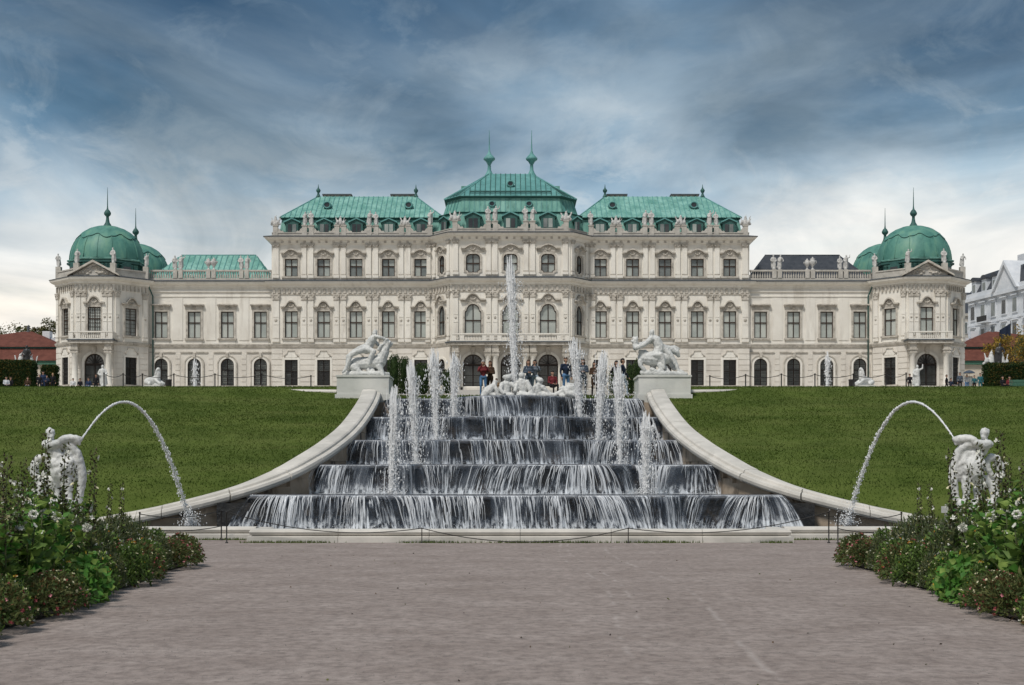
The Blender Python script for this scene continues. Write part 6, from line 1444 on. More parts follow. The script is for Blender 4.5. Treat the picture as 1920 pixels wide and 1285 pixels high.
FLW = {'white': mat('petal_white', (0.62, 0.62, 0.55), (0.75, 0.75, 0.68), 8, 0.7), 'cream': mat('petal_cream', (0.55, 0.52, 0.33), (0.66, 0.62, 0.42), 8, 0.7), 'red': mat('petal_red', (0.20, 0.035, 0.045), (0.32, 0.08, 0.08), 12, 0.7), 'pink': mat('petal_pink', (0.5, 0.16, 0.2), (0.62, 0.28, 0.3), 8, 0.7), 'orange': mat('petal_orange', (0.6, 0.22, 0.02), (0.7, 0.32, 0.04), 8, 0.7), 'yellow': mat('petal_yellow', (0.6, 0.45, 0.05), (0.7, 0.55, 0.1), 8, 0.7), 'seed': mat('seed_pod', (0.05, 0.038, 0.028), (0.10, 0.08, 0.05), 12, 0.8), 'magenta': mat('petal_magenta', (0.45, 0.05, 0.18), (0.55, 0.1, 0.25), 8, 0.7)}
STEM = mat('stem', (0.05, 0.08, 0.025), (0.09, 0.10, 0.04), 5, 0.7); BARK = mat('bark', (0.05, 0.04, 0.03), (0.09, 0.075, 0.06), 4, 0.9, 0.5, 14)
class Leaves:
    """diamond leaves (2 folded triangles each)"""
    def __init__(s, mats): s.V = []; s.T = []; s.M = []; s.mats = mats; s.n = 0
    def add(s, r, pts, dirs, ln, wd, mi, fold=0.25):
        n = len(pts)
        if n == 0: return
        d = dirs / np.maximum(1e-6, np.linalg.norm(dirs, axis=1))[:, None]; up = r.normal(0, 1, (n, 3)); side = np.cross(d, up); side /= np.maximum(1e-6, np.linalg.norm(side, axis=1))[:, None]; nn = np.cross(side, d)
        ln = np.broadcast_to(ln, n)[:, None]; wd = np.broadcast_to(wd, n)[:, None]
        a = pts; b = pts + d * ln * 0.45 + side * wd + nn * wd * fold; c = pts + d * ln; e = pts + d * ln * 0.45 - side * wd + nn * wd * fold
        s.V.append(np.stack([a, b, c, e], 1).reshape(-1, 3)); i = s.n + 4 * np.arange(n)
        s.T.append(np.stack([np.stack([i, i + 1, i + 2], 1), np.stack([i, i + 2, i + 3], 1)], 1).reshape(-1, 3)); s.M.append(np.full(2 * n, mi) if np.isscalar(mi) else np.repeat(mi, 2)); s.n += 4 * n
    def data(s, name): return fastmesh(name, np.concatenate(s.V), np.concatenate(s.T), s.mats, np.concatenate(s.M))
def unit(r, n, upw=0.0):
    v = r.normal(0, 1, (n, 3)); v[:, 2] += upw; return v / np.linalg.norm(v, axis=1)[:, None]
# ================================================================== hedges, yews, trees
def yew(px0, px1, pyt, D, label):
    r_ = np.random.default_rng(int(px0)); a = P(px0, 730, D); b = P(px1, pyt, D); w = (b.x - a.x) / 2; cx = (a.x + b.x) / 2; z0 = terr_z(cx, D) - 0.05; h = b.z - z0
    E = empty('clipped_yew', (cx, D, z0)); tag(E, label, 'shrub', 'clipped yews behind the fountain')
    n = int(5200 * w * h / 1.5); th = r_.uniform(0, 2 * PI, n); t = r_.random(n); lump = 1 + 0.10 * np.sin(th * 3 + t * 7) + 0.08 * np.sin(th * 5 - t * 13)
    rad = w * np.minimum(1, (1.02 - t) * 5) ** 0.5 * lump * (0.55 + 0.45 * r_.random(n) ** 0.25)
    pts = np.stack([np.cos(th) * rad, np.sin(th) * rad * 0.9, t * h * (1 + 0.02 * np.sin(th * 4))], 1); dirs = np.stack([np.cos(th), np.sin(th), r_.uniform(-0.2, 1.0, n)], 1) + r_.normal(0, 0.5, (n, 3))
    L_ = Leaves([LEAF['yew'], LEAF['dark']]); L_.add(r_, pts, dirs, r_.uniform(0.05, 0.11, n), 0.018, r_.integers(0, 2, n)); link('foliage', L_.data('foliage'), E, True)
    mb = MB(); mb.lathe([(0.08, 0), (w * 0.7, 0.15), (w * 0.72, h * 0.8), (w * 0.3, h * 0.95), (0.01, h * 0.96)], LEAF['yew'], seg=12); mb.tube([(0, 0, -0.1), (0, 0, 0.4)], 0.07, BARK); link('core', mb.data('core'), E, True)
yew(728, 750, 666, 74, 'tall clipped yew directly right of the left statue group')
yew(748, 768, 670, 75.5, 'clipped yew second from the left statue group')
yew(776, 808, 682, 74, 'broad clipped yew between the second and third left jets')
yew(829, 849, 694, 76, 'small clipped yew right of the broad one, left of the palace door')
yew(1143, 1156, 694, 76, 'small clipped yew left of the man in pale jeans')
yew(1176, 1189, 684, 75, 'narrow clipped yew right of the man in pale jeans')
yew(1188, 1206, 674, 74, 'tall clipped yew beside the right statue group')
def hedge(x0, x1, D, h, dep, label):
    r_ = np.random.default_rng(int(abs(x0) * 7)); z0 = terr_z((x0 + x1) / 2, D) - 0.1
    E = empty('hedge', ((x0 + x1) / 2, D, z0)); tag(E, label, 'hedge', 'clipped hedges beside the palace')
    L_ = Leaves([LEAF['yew'], LEAF['autumn']]); w = x1 - x0; n = int(w * h * 260)
    pts = np.stack([r_.uniform(-w / 2, w / 2, n), -dep / 2 - 0.05 + r_.uniform(-0.08, 0.1, n), r_.uniform(0, h, n)], 1); L_.add(r_, pts, unit(r_, n) + [0, -0.7, 0.3], 0.2, 0.05, (r_.random(n) < 0.22).astype(int))
    n = int(w * dep * 220); pts = np.stack([r_.uniform(-w / 2, w / 2, n), r_.uniform(-dep / 2, dep / 2, n), h + r_.uniform(-0.1, 0.08, n)], 1); L_.add(r_, pts, unit(r_, n, 1), 0.2, 0.05, (r_.random(n) < 0.2).astype(int))
    n = int(dep * h * 260)
    for s in (-1, 1): pts = np.stack([np.full(n, s * w / 2) + r_.uniform(-0.1, 0.1, n), r_.uniform(-dep / 2, dep / 2, n), r_.uniform(0, h, n)], 1); L_.add(r_, pts, unit(r_, n) + [s * 0.7, 0, 0.2], 0.2, 0.05, 0)
    link('foliage', L_.data('foliage'), E, True); mb = MB(); mb.box(-w / 2 + 0.05, w / 2 - 0.05, -dep / 2, dep / 2, 0, h - 0.05, LEAF['yew']); link('core', mb.data('core'), E, True)
hedge(-75, P(64, 0, 150).x, 150, 3.3, 1.6, 'tall clipped hedge at the left edge beside the red-roofed house')
hedge(P(81, 0, 160).x, P(106, 0, 160).x, 160, 3.0, 1.2, 'short clipped hedge section between the left gate pier and the left tower')
hedge(P(1848, 0, 146).x, 78, 146, 2.9, 1.6, 'tall clipped hedge at the right edge')
def tree(base, h, rad, leaf, label, seed, n=9000, trunk=0.25, crown0=0.3, ls=0.28, lw=0.1, group='trees beside the palace', sq=1.0):
    r_ = np.random.default_rng(seed); E = empty('tree', base); tag(E, label, 'tree', group)
    mb = MB(); top = h * 0.75; mb.tube([(0, 0, -0.2), (r_.normal(0, 0.1), 0, h * 0.3), (r_.normal(0, 0.2), 0, top)], [trunk, trunk * 0.7, trunk * 0.2], BARK, 8); ends = []
    for k in range(16):
        a = r_.uniform(0, 2 * PI); z = h * r_.uniform(crown0, 0.72); l = rad * r_.uniform(0.5, 0.95); e = Vector((math.cos(a) * l, math.sin(a) * l, z + r_.uniform(0.1, 0.35) * h * 0.5)); mid_ = Vector((e.x * 0.5, e.y * 0.5, z + (e.z - z) * 0.35 + 0.1)); mb.tube([(0, 0, z), mid_, e], [trunk * 0.35, trunk * 0.2, 0.02], BARK, 5); ends += [e, mid_ + (e - mid_) * 0.5]
    mb2 = link('trunk', mb.data('trunk'), E, True)
    cl = [np.array(e) for e in ends] + [np.array((r_.normal(0, rad * 0.35), r_.normal(0, rad * 0.35), h * r_.uniform(crown0 + 0.1, 1.0) )) for _ in range(26)]
    L_ = Leaves(leaf); m = n // len(cl)
    for c in cl:
        cr = rad * r_.uniform(0.16, 0.36); p = unit(r_, m) * cr * (r_.random((m, 1)) ** 0.45) * np.array([1, 1, 0.75 * sq]) + c; k = p[:, 2] > h * crown0 * 0.7; p = p[k]
        L_.add(r_, p, unit(r_, len(p)), ls * r_.uniform(0.6, 1.3, len(p)), lw, r_.integers(0, len(leaf), len(p)))
    link('crown', L_.data('crown'), E, True)
def tp(px, D): p = P(px, 700, D); return (p.x, D, terr_z(p.x, D) - 0.1)
tree(tp(95, 225), 14.6, 4.0, [LEAF['autumn'], LEAF['olive'], LEAF['yew']], 'rounded olive brown tree directly left of the left tower', 1, 9000)
tree(tp(74, 230), 13.6, 2.8, [LEAF['autumn'], LEAF['yew']], 'olive tree behind the white chimneys of the red-roofed house', 2, 6000)
tree(tp(58, 232), 14.2, 2.8, [LEAF['yew'], LEAF['olive']], 'dark narrow tree behind the red roof', 3, 6000)
tree(tp(35, 236), 14.6, 1.8, [LEAF['yew'], LEAF['dark']], 'slim conifer behind the ridge of the red roof', 4, 4000)
tree(tp(10, 228), 14.5, 4.2, [LEAF['olive'], LEAF['autumn']], 'thin-leaved tree at the left edge behind the red-roofed house', 5, 2600)
tree(tp(-25, 226), 14.0, 4.2, [LEAF['olive'], LEAF['yew']], 'leafy tree just outside the left edge', 6, 5000)
tree(tp(1880, 165), 6.6, 2.1, [LEAF['gold'], LEAF['autumn']], 'young tree with golden leaves right of the right tower', 7, 2600, 0.12, 0.45, 0.22, 0.08)
tree(tp(1908, 158), 6.4, 2.0, [LEAF['rust'], LEAF['autumn'], LEAF['gold']], 'young tree with thinning rust leaves at the right edge', 8, 1500, 0.12, 0.4, 0.2, 0.07)
tree(tp(1932, 152), 7.0, 2.2, [LEAF['gold'], LEAF['olive']], 'golden tree cut by the right edge of the view', 9, 2600, 0.12, 0.42, 0.22, 0.08)
# ================================================================== houses and buildings behind
ROOFRED = mat('red_tiles', (0.11, 0.042, 0.032), (0.165, 0.064, 0.048), 1.2, 0.85, 0.5, 10, c3=(0.075, 0.03, 0.026), s3=2.5, lo3=0.52, hi3=0.75, k3=0.6, spec=0.15, bstretch=(0.4, 1, 3))
CREAMW = mat('cream_render', (0.50, 0.44, 0.36), (0.60, 0.54, 0.45), 0.8, 0.9, 0.2, 5); WHITEW = mat('white_render', (0.60, 0.63, 0.67), (0.72, 0.74, 0.77), 0.5, 0.9, 0.2, 5, spec=0.15)
GREENP = mat('green_paint', (0.05, 0.13, 0.09), (0.07, 0.17, 0.12), 2, 0.6)
for s in (-1, 1):
    side = 'left' if s < 0 else 'right'
    H = empty('guard_house', (s * 71.5, 211, 12.5)); tag(H, 'low house with a red tiled hip roof and cream walls %s of the palace' % side, 'house', 'guard houses beside the palace')
    def bx(name, x0, x1, y0, y1, z0, z1, m, par=None):
        mb = MB(); mb.box(min(s * x0, s * x1), max(s * x0, s * x1), y0, y1, z0, z1, m); return mb.build(name, par or H)
    bx('wall', 60.0, 88.0, 205, 217, 12.0, 18.3, CREAMW); bx('gutter', 59.7, 88.3, 204.6, 217.4, 18.3, 18.85, GREENP)
    mb = MB(); sx = lambda L_: [(s * x, y, z) for x, y, z in L_] if s > 0 else [(-x, y, z) for x, y, z in L_]
    def lo(A, B, m): 
        for i in range(4):
            f = [A[i], A[(i + 1) % 4], B[(i + 1) % 4], B[i]]; mb.face([(s * x, y, z) for x, y, z in (f if s > 0 else f[::-1])], m)
    lo(rect(63.2, 88.5, 204.4, 217.6, 18.85), rect(65.0, 86.7, 206.2, 215.8, 20.75), ROOFRED); lo(rect(65.0, 86.7, 206.2, 215.8, 20.75), rect(65.0, 86.7, 206.2, 215.8, 20.95), DARKCOP)
    lo(rect(64.6, 87.1, 205.8, 216.2, 20.95), [(70.9, 210.9, 23.7), (72.1, 210.9, 23.7), (72.1, 211.1, 23.7), (70.9, 211.1, 23.7)], ROOFRED)
    lo(rect(58.5, 66.0, 204.6, 217.4, 18.85), [(59.5, 210.8, 21.6), (65.5, 210.8, 21.6), (65.5, 211.2, 21.6), (59.5, 211.2, 21.6)], ROOFRED)
    R_ = mb.build('roof', H)
    for x, z1, w in ((69.3, 23.9, 0.55), (67.6, 22.9, 0.9)): bx('chimney', x - w, x + w, 212.3, 213.6, 20.0, z1, WHITEW, R_)
    fm = MB(); fm.lathe([(0.3, 23.6), (0.18, 24.0), (0.25, 24.3), (0.05, 24.7)], LEAD, (s * 71.5, 211, 0), 8); fm.build('finial', R_)
    for x in (62.0, 66.0, 70.0, 74.0, 78.0):
        w = bx('window', x - 0.6, x + 0.6, 204.93, 205.1, 14.6, 16.6, FRAME); bx('pane', x - 0.5, x + 0.5, 204.90, 204.95, 14.7, 16.5, GLASSD, w)
# terrace house obliquely behind the right tower
B_ = empty('apartment_house', (88, 243, 12.5)); tag(B_, 'white four-storey town house with dark mansard roof and gable at the right edge', 'building')
A2 = Vector((84.4, 262)); B2 = Vector((93.5, 215)); L2_ = (B2 - A2).length; d2 = (B2 - A2) / L2_
TB = Matrix.Translation((A2.x, A2.y, 0)) @ Matrix.Rotation(math.atan2(d2.y, d2.x), 4, 'Z')
def bb_(name, u0, u1, y0, y1, z0, z1, m, par=None): mb = MB(); mb.box(u0, u1, y0, y1, z0, z1, m, TB); return mb.build(name, par or B_)
bb_('wall', 0, L2_, 0, 16, 12, 34.3, WHITEW); bb_('cornice', -0.5, L2_, -0.6, 16.4, 34.3, 34.9, WHITEW); bb_('parapet', -0.2, L2_, -0.3, 0.2, 34.9, 35.7, WHITEW)
for z in (20.5, 25.6, 29.8): bb_('string_course', -0.12, L2_, -0.14, 0.05, z, z + 0.3, WHITEW)
mb = MB(); rA = [(-0.3, -0.2), (L2_, -0.2), (L2_, 16), (-0.3, 16)]; rB = [(1.4, 2.0), (L2_ - 1, 2.0), (L2_ - 1, 14), (1.4, 14)]; rC = [(4, 6), (L2_ - 4, 6), (L2_ - 4, 10), (4, 10)]
for Q, z0, W_, z1 in ((rA, 35.2, rB, 39.2), (rB, 39.2, rC, 40.6)):
    for i in range(4): mb.face([TB @ Vector((*Q[i], z0)), TB @ Vector((*Q[(i + 1) % 4], z0)), TB @ Vector((*W_[(i + 1) % 4], z1)), TB @ Vector((*W_[i], z1))], SLATE)
mb.face([TB @ Vector((*q, 40.6)) for q in rC], SLATE); RF = mb.build('roof', B_)
for u in (8.0, 15.0, 26.0): bb_('chimney', u, u + 2.2, 5.2, 6.6, 38.5, 42.0, WHITEW if u != 15 else SLATE, RF)
for i in range(13):
    u = 1.9 + i * 3.55
    for z in (15.2, 21.6, 26.6, 30.9):
        o = bb_('window', u - 0.85, u + 0.85, -0.16, 0.05, z - 0.25, z + 2.75, WHITEW)
        for q in (-1, 1): bb_('pane', u + q * 0.33 - 0.29, u + q * 0.33 + 0.29, -0.2, -0.1, z, z + 2.35, GLASSD if (i + int(z)) % 3 else GLASSK, o)
        bb_('hood', u - 1.0, u + 1.0, -0.42, 0.04, z + 2.78, z + 3.0, WHITEW, o)
    if i not in (3, 4):
        o = bb_('dormer', u - 0.8, u + 0.8, 0.1, 3.0, 35.5, 37.9, WHITEW, RF); bb_('pane', u - 0.5, u + 0.5, 0.04, 0.15, 35.9, 37.3, GLASSD, o)
        mm = MB(); mm.prism([(u + 1.05 * math.cos(PI * k / 8), 37.9 + 0.8 * math.sin(PI * k / 8)) for k in range(9)], -0.12, 3.0, SLATE, TB); mm.build('dormer_hood', o)
mm = MB(); mm.prism([(9.8, 34.9), (17.6, 34.9), (13.7, 39.4)], -0.5, 3.5, WHITEW, TB); gb = mm.build('gable', B_)
mm = MB(); mm.prism([(9.3, 34.9), (9.9, 34.9), (13.7, 39.3), (17.5, 34.9), (18.1, 34.9), (13.7, 40.1)], -0.9, 3.6, WHITEW, TB); mm.build('gable_moulding', gb)
bb_('balcony', 5.0, 8.3, -1.1, 0.05, 29.9, 30.1, WHITEW); bb_('balcony_railing', 5.0, 8.3, -1.1, -1.02, 30.1, 31.1, IRON)
G_ = empty('grey_house', (94, 290, 12.5)); tag(G_, 'grey house with a plain dark roof between the right tower and the white town house', 'building')
def gb_(name, x0, x1, y0, y1, z0, z1, m, par=None): mb = MB(); mb.box(x0, x1, y0, y1, z0, z1, m); return mb.build(name, par or G_)
gb_('wall', 86, 99, 285, 300, 12, 34.5, PARAPET); gb_('cornice', 85.6, 99.4, 284.6, 300.4, 34.5, 35.0, PARAPET)
mb = MB(); A = rect(85.7, 99.3, 284.7, 300.3, 35.0); Tt_ = ridge(87.5, 97.5, 292.5, 40.2); loft(mb, A, Tt_, SLATE); mb.face(Tt_, SLATE); gb_('chimney', 91.6, 92.6, 291, 292, 38, 41.2, PARAPET, mb.build('roof', G_))
for i in range(4):
    for z in (18, 22.6, 27.2, 31.0): o = gb_('window', 87.2 + i * 3.1, 88.6 + i * 3.1, 284.85, 285.05, z, z + 2.3, WHITEW); gb_('pane', 87.35 + i * 3.1, 88.45 + i * 3.1, 284.8, 284.95, z + 0.1, z + 2.2, GLASSD, o)
# gate piers with sculpture
BRONZE = mat('dark_bronze', (0.02, 0.02, 0.022), (0.035, 0.035, 0.035), 3, 0.45, spec=0.5)
pier_t = sculpt('pier_trophy', trophy(9), [MARBLE], 0.04, 2); pier_f = sculpt('pier_figure', standing(2), [BRONZE], 0.04, 2)
for s, pa, pb, pyt in ((-1, 40, 72, 691), (1, 1842, 1876, 688)):
    side = 'left' if s < 0 else 'right'; D = 153 if s < 0 else 148; a = P(pa, pyt, D); b = P(pb, pyt, D); cx = (a.x + b.x) / 2; z0 = terr_z(cx, D) - 0.1
    PR = empty('gate_pier', (cx, D, z0)); tag(PR, 'pale stone gate pier beside the %s hedge' % side, 'pier')
    m_ = MB(); m_.box(a.x, b.x, D - 1.9, D - 0.9, z0, a.z - 0.25, PEDSTONE); m_.build('shaft', PR); m_ = MB(); m_.box(a.x - 0.15, b.x + 0.15, D - 2.05, D - 0.75, a.z - 0.25, a.z, PEDSTONE); m_.build('cap', PR)
    for q, nm, me, sc, lab in ((-0.5, 'pier_trophy', pier_t, 1.25, 'white stone trophy on the %s end of the %s gate pier' % ('left', side)), (0.62, 'pier_trophy', pier_t, 1.05, 'white stone trophy on the right end of the %s gate pier' % side), (0.12, 'pier_figure', pier_f, 1.3, 'dark bronze figure between the trophies on the %s gate pier' % side)):
        o = link(nm, me); o.location = (cx + q, D - 1.4 - (0.35 if nm == 'pier_figure' else 0), a.z); o.scale = (sc,) * 3; tag(o, lab, 'sculpture')
# flagpole and bench at the right
p_ = P(1886, 640, 180); z0 = terr_z(p_.x, 180)
FP = empty('flagpole', (p_.x, 180, z0)); tag(FP, 'flagpole with a drooping dark blue flag behind the golden tree', 'flagpole')
m_ = MB(); m_.tube([(p_.x + 0.6, 180, z0), (p_.x + 0.6, 180, z0 + 9.2)], [0.07, 0.04], IRON, 8); m_.build('pole', FP)
m_ = MB(); n = 10
V = [(p_.x + 0.6 - 0.16 * i, 180 + 0.12 * math.sin(i * 1.1), z0 + 8.9 - 0.10 * i - j * (0.28 - 0.008 * i)) for i in range(n) for j in range(7)]
m_.mesh(V, [(i * 7 + j, i * 7 + j + 1, (i + 1) * 7 + j + 1, (i + 1) * 7 + j) for i in range(n - 1) for j in range(6)], CL['navy'], True); m_.build('flag', FP)
p_ = P(1911, 725, 124); z0 = terr_z(p_.x, 124)
BN = empty('park_bench', (p_.x, 124, z0)); tag(BN, 'dark green slatted park bench at the right edge before the hedge', 'bench')
for k in range(4): m_ = MB(); m_.box(p_.x - 0.75, p_.x + 0.75, 123.75 + k * 0.12, 123.85 + k * 0.12, z0 + 0.43, z0 + 0.46, GREENP); m_.build('seat_slat', BN)
for k in range(4): m_ = MB(); m_.box(p_.x - 0.75, p_.x + 0.75, 124.27 + k * 0.02, 124.30 + k * 0.02, z0 + 0.52 + k * 0.13, z0 + 0.62 + k * 0.13, GREENP); m_.build('back_slat', BN)
for sx_ in (-0.65, 0.65): m_ = MB(); m_.tube([(p_.x + sx_, 123.78, z0), (p_.x + sx_, 123.8, z0 + 0.44)], 0.03, IRON); m_.tube([(p_.x + sx_, 124.25, z0), (p_.x + sx_, 124.3, z0 + 0.5), (p_.x + sx_, 124.4, z0 + 1.05)], 0.03, IRON); m_.build('leg_frame', BN)

# ================================================================== flower beds
def edge_x(D): return 5.45 + (D - 15) * 0.068 + 0.10 * math.sin(D * 1.3)
for s in (-1, 1):
    ds = [12, 13, 14] + [14.5 + 0.5 * i for i in range(28)] + [28.6]
    g = grid('flower_bed_soil', lambda d: [s * (edge_x(d) + 0.34 + w) for w in (0, 0.25, 1.5, 3.5, 6.0)], ds, lambda x, d: 0.03 + min(0.18, 0.12 * max(0, abs(x) - edge_x(d) - 0.34)), SOIL)
    tag(g, 'dark soil of the %s flower bed' % ('left' if s < 0 else 'right'))
def flower(L_, r_, c, rad, mi, n=6, up=(0, -0.7, 0.6)):
    up = np.array(up) + r_.normal(0, 0.25, 3); up /= np.linalg.norm(up); a = np.cross(up, [0.3, 0.1, 1.0]); a /= np.linalg.norm(a); b = np.cross(up, a)
    th = np.arange(n) * 2 * PI / n + r_.uniform(0, 1); d = np.cos(th)[:, None] * a + np.sin(th)[:, None] * b + up * 0.25
    L_.add(r_, np.repeat(np.array(c)[None], n, 0), d, rad, rad * 0.42, mi, 0.1)
def ballflower(L_, r_, c, rad, mi):
    n = 60; d = unit(r_, n); L_.add(r_, np.array(c) + d * rad * 0.5, d, rad * 0.6, rad * 0.32, mi, 0.2)
def mound(kind, seed):
    r_ = np.random.default_rng(seed); fol = fl = st = None; mb = MB()
    if kind == 'aster':
        n = 1300; d = unit(r_, n, 0.5); d[:, 2] = abs(d[:, 2]); rad = 0.36 * (0.55 + 0.45 * r_.random(n) ** 0.4); p = d * rad[:, None] * [1, 1, 1.25] + [0, 0, 0.04]
        fol = Leaves([LEAF['dark'], LEAF['olive'], LEAF['rust']]); fol.add(r_, p, d + r_.normal(0, 0.6, (n, 3)), r_.uniform(0.035, 0.075, n), 0.013, r_.choice(3, n, p=[0.35, 0.5, 0.15]))
        fl = Leaves([FLW['red'], FLW['pink'], FLW['cream']])
        for _ in range(46): u = unit(r_, 1, 0.6)[0]; u[2] = abs(u[2]); flower(fl, r_, u * 0.37 * np.array([1, 1, 1.25]) + [0, 0, 0.05], r_.uniform(0.016, 0.03), int(r_.choice(3, p=[0.5, 0.2, 0.3])), 5, u)
    elif kind == 'nasturtium':
        n = 330; d = unit(r_, n, 0.5); d[:, 2] = abs(d[:, 2]); p = d * (0.42 * (0.5 + 0.5 * r_.random(n) ** 0.5))[:, None] * [1, 1, 1.35]
        fol = Leaves([LEAF['bright'], LEAF['mid'], LEAF['light']]); fol.add(r_, p, r_.normal(0, 1, (n, 3)) + [0, -0.3, -0.3], r_.uniform(0.08, 0.15, n), r_.uniform(0.035, 0.06, n), r_.choice(3, n, p=[0.55, 0.35, 0.10]))
        fl = Leaves([FLW['yellow'], FLW['cream']])
        for _ in range(5): u = unit(r_, 1, 0.6)[0]; u[2] = abs(u[2]); flower(fl, r_, u * 0.45, 0.035, int(r_.integers(0, 2)), 5, u)
    elif kind == 'broadleaf':
        fol = Leaves([LEAF['light'], LEAF['mid'], LEAF['bright']]); fl = Leaves([FLW['white'], FLW['cream']])
        for k in range(7):
            a = r_.uniform(0, 2 * PI); sx_ = r_.normal(0, 0.16, 2); h = r_.uniform(0.9, 1.4); q = [np.array((sx_[0] * t * 1.6 + 0.03 * math.sin(t * 5 + a), sx_[1] * t * 1.6, h * t)) for t in np.linspace(0, 1, 6)]; mb.tube(q, [0.013] * 5 + [0.005], STEM, 5)
            for t in np.linspace(0.12, 1, 14):
                c = q[0] + (q[-1] - q[0]) * t; m = 3; th = r_.uniform(0, 2 * PI, m); L1_ = 0.30 * (1.1 - 0.55 * t)
                fol.add(r_, np.repeat(c[None], m, 0), np.stack([np.cos(th), np.sin(th), r_.uniform(-0.1, 0.8, m)], 1), L1_ * r_.uniform(0.7, 1.2, m), L1_ * 0.26, r_.choice(3, m, p=[0.4, 0.4, 0.2]))
            if k < 3: ballflower(fl, r_, q[-1] + np.array([r_.normal(0, 0.05), -0.1, -0.08 * k]), 0.062, 0)
            else: flower(fl, r_, q[-1] + np.array([0, -0.03, 0.02]), 0.045, int(r_.integers(0, 2)))
    elif kind == 'bush':
        n = 1900; p = unit(r_, n, 0.3); p[:, 2] = abs(p[:, 2]); p = p * (0.6 + 0.4 * r_.random(n) ** 0.4)[:, None] * [0.42, 0.42, 1.0]; fol = Leaves([LEAF['dark'], LEAF['grey'], LEAF['olive']])
        fol.add(r_, p, r_.normal(0, 0.6, (n, 3)) + [0, 0, 0.8], r_.uniform(0.05, 0.12, n), 0.013, r_.choice(3, n, p=[0.3, 0.38, 0.32])); fl = Leaves([FLW['white'], FLW['cream'], FLW['seed']])
        for _ in range(44): u = unit(r_, 1, 0.5)[0]; u[2] = abs(u[2]); flower(fl, r_, u * np.array([0.44, 0.44, 1.02]), r_.uniform(0.016, 0.038), int(r_.choice(3, p=[0.36, 0.34, 0.30])), 5)
        for k in range(8): a = r_.uniform(0, 2 * PI); mb.tube([(0, 0, 0), (math.cos(a) * 0.15, math.sin(a) * 0.15, 0.5), (math.cos(a) * 0.3, math.sin(a) * 0.3, 1.05)], [0.01, 0.007, 0.003], STEM, 4)
    elif kind == 'daisy':
        n = 1100; p = unit(r_, n, 0.4); p[:, 2] = abs(p[:, 2]); p = p * (0.6 + 0.4 * r_.random(n) ** 0.4)[:, None] * [0.40, 0.40, 0.75]; fol = Leaves([LEAF['mid'], LEAF['dark'], LEAF['light']])
        fol.add(r_, p, r_.normal(0, 0.7, (n, 3)) + [0, 0, 0.5], r_.uniform(0.06, 0.13, n), 0.02, r_.choice(3, n, p=[0.5, 0.38, 0.12])); fl = Leaves([FLW['orange'], FLW['yellow'], FLW['cream'], FLW['pink'], FLW['white']])
        for _ in range(30): u = unit(r_, 1, 0.7)[0]; u[2] = abs(u[2]); flower(fl, r_, u * np.array([0.42, 0.42, 0.8]), r_.uniform(0.018, 0.036), int(r_.choice(5, p=[0.12, 0.14, 0.38, 0.08, 0.28])), 6)
    elif kind == 'hollyhock':
        h = 2.15; mb.tube([(0, 0, 0), (0.02, 0, 0.7), (0.0, 0.02, 1.4), (0.05, 0, h)], [0.014, 0.012, 0.009, 0.003], STEM, 5); fol = Leaves([LEAF['mid'], LEAF['olive'], LEAF['dark']]); fl = Leaves([FLW['seed'], FLW['cream'], FLW['white']])
        n = 70; t = r_.random(n) ** 1.3; th = r_.uniform(0, 2 * PI, n); ln = 0.24 * (1.05 - t * 0.85); fol.add(r_, np.stack([0.03 * t, 0 * t, t * h * 0.75 + 0.05], 1), np.stack([np.cos(th), np.sin(th), r_.uniform(-0.2, 0.7, n)], 1), ln, ln * 0.27, r_.choice(3, n, p=[0.4, 0.35, 0.25]))
        for k in range(46):
            t = 0.45 + 0.55 * k / 46; th = k * 2.4; c = np.array((math.cos(th) * 0.035 + 0.05 * (t - 0.45) * 2, math.sin(th) * 0.035, t * h)); d = np.array((math.cos(th), math.sin(th), 0.3)); m = 7
            fl.add(r_, np.repeat(c[None], m, 0), unit(r_, m) + d, 0.038 * (1.2 - 0.6 * (t - 0.45) / 0.55), 0.013, 0)
            fol.add(r_, np.repeat(c[None], 2, 0), unit(r_, 2) + d, 0.06, 0.014, 1)
            if k % 9 == 4: flower(fl, r_, c + d * 0.03, 0.05, int(r_.integers(1, 3)), 6, d)
    st = mb.data('stem') if mb.v else None
    return fol.data('foliage'), (fl.data('flowers') if fl else None), st
KINDS = {'aster': ('aster_plant', 'low reddish aster mound'), 'nasturtium': ('nasturtium_plant', 'bright green round-leaved plant'), 'broadleaf': ('dahlia_plant', 'light green broad-leaved dahlia'), 'bush': ('flowering_bush', 'dark fine-leaved bush'), 'daisy': ('daisy_plant', 'leafy small-flowered daisy plant'), 'hollyhock': ('hollyhock', 'tall hollyhock spike')}
PROTO = {k: [mound(k, 40 + 7 * i + j) for j in range(3)] for i, k in enumerate(KINDS)}
rp = random.Random(77); PL = []
def put(kind, inset, D, sc=1.0, szz=1.0): PL.append((kind, edge_x(D) + inset, D, sc, szz))
for D, k, sc in ((14.4, 'aster', 1.1), (15.1, 'daisy', 0.7), (15.8, 'aster', 1.15), (16.5, 'daisy', 0.72), (17.3, 'aster', 1.0), (17.95, 'aster', 1.05), (18.6, 'daisy', 0.75), (19.2, 'nasturtium', 0.95), (19.85, 'nasturtium', 1.05), (20.5, 'nasturtium', 1.0), (21.2, 'daisy', 0.75), (21.9, 'bush', 0.55), (22.6, 'daisy', 0.8), (23.3, 'aster', 1.35), (24.0, 'daisy', 0.85), (24.8, 'aster', 1.15), (25.5, 'daisy', 0.75), (26.3, 'bush', 0.6), (27.0, 'aster', 1.1), (27.7, 'aster', 1.2), (28.2, 'daisy', 0.7)): put(k, 0.38 + rp.uniform(-0.06, 0.06), D, sc)
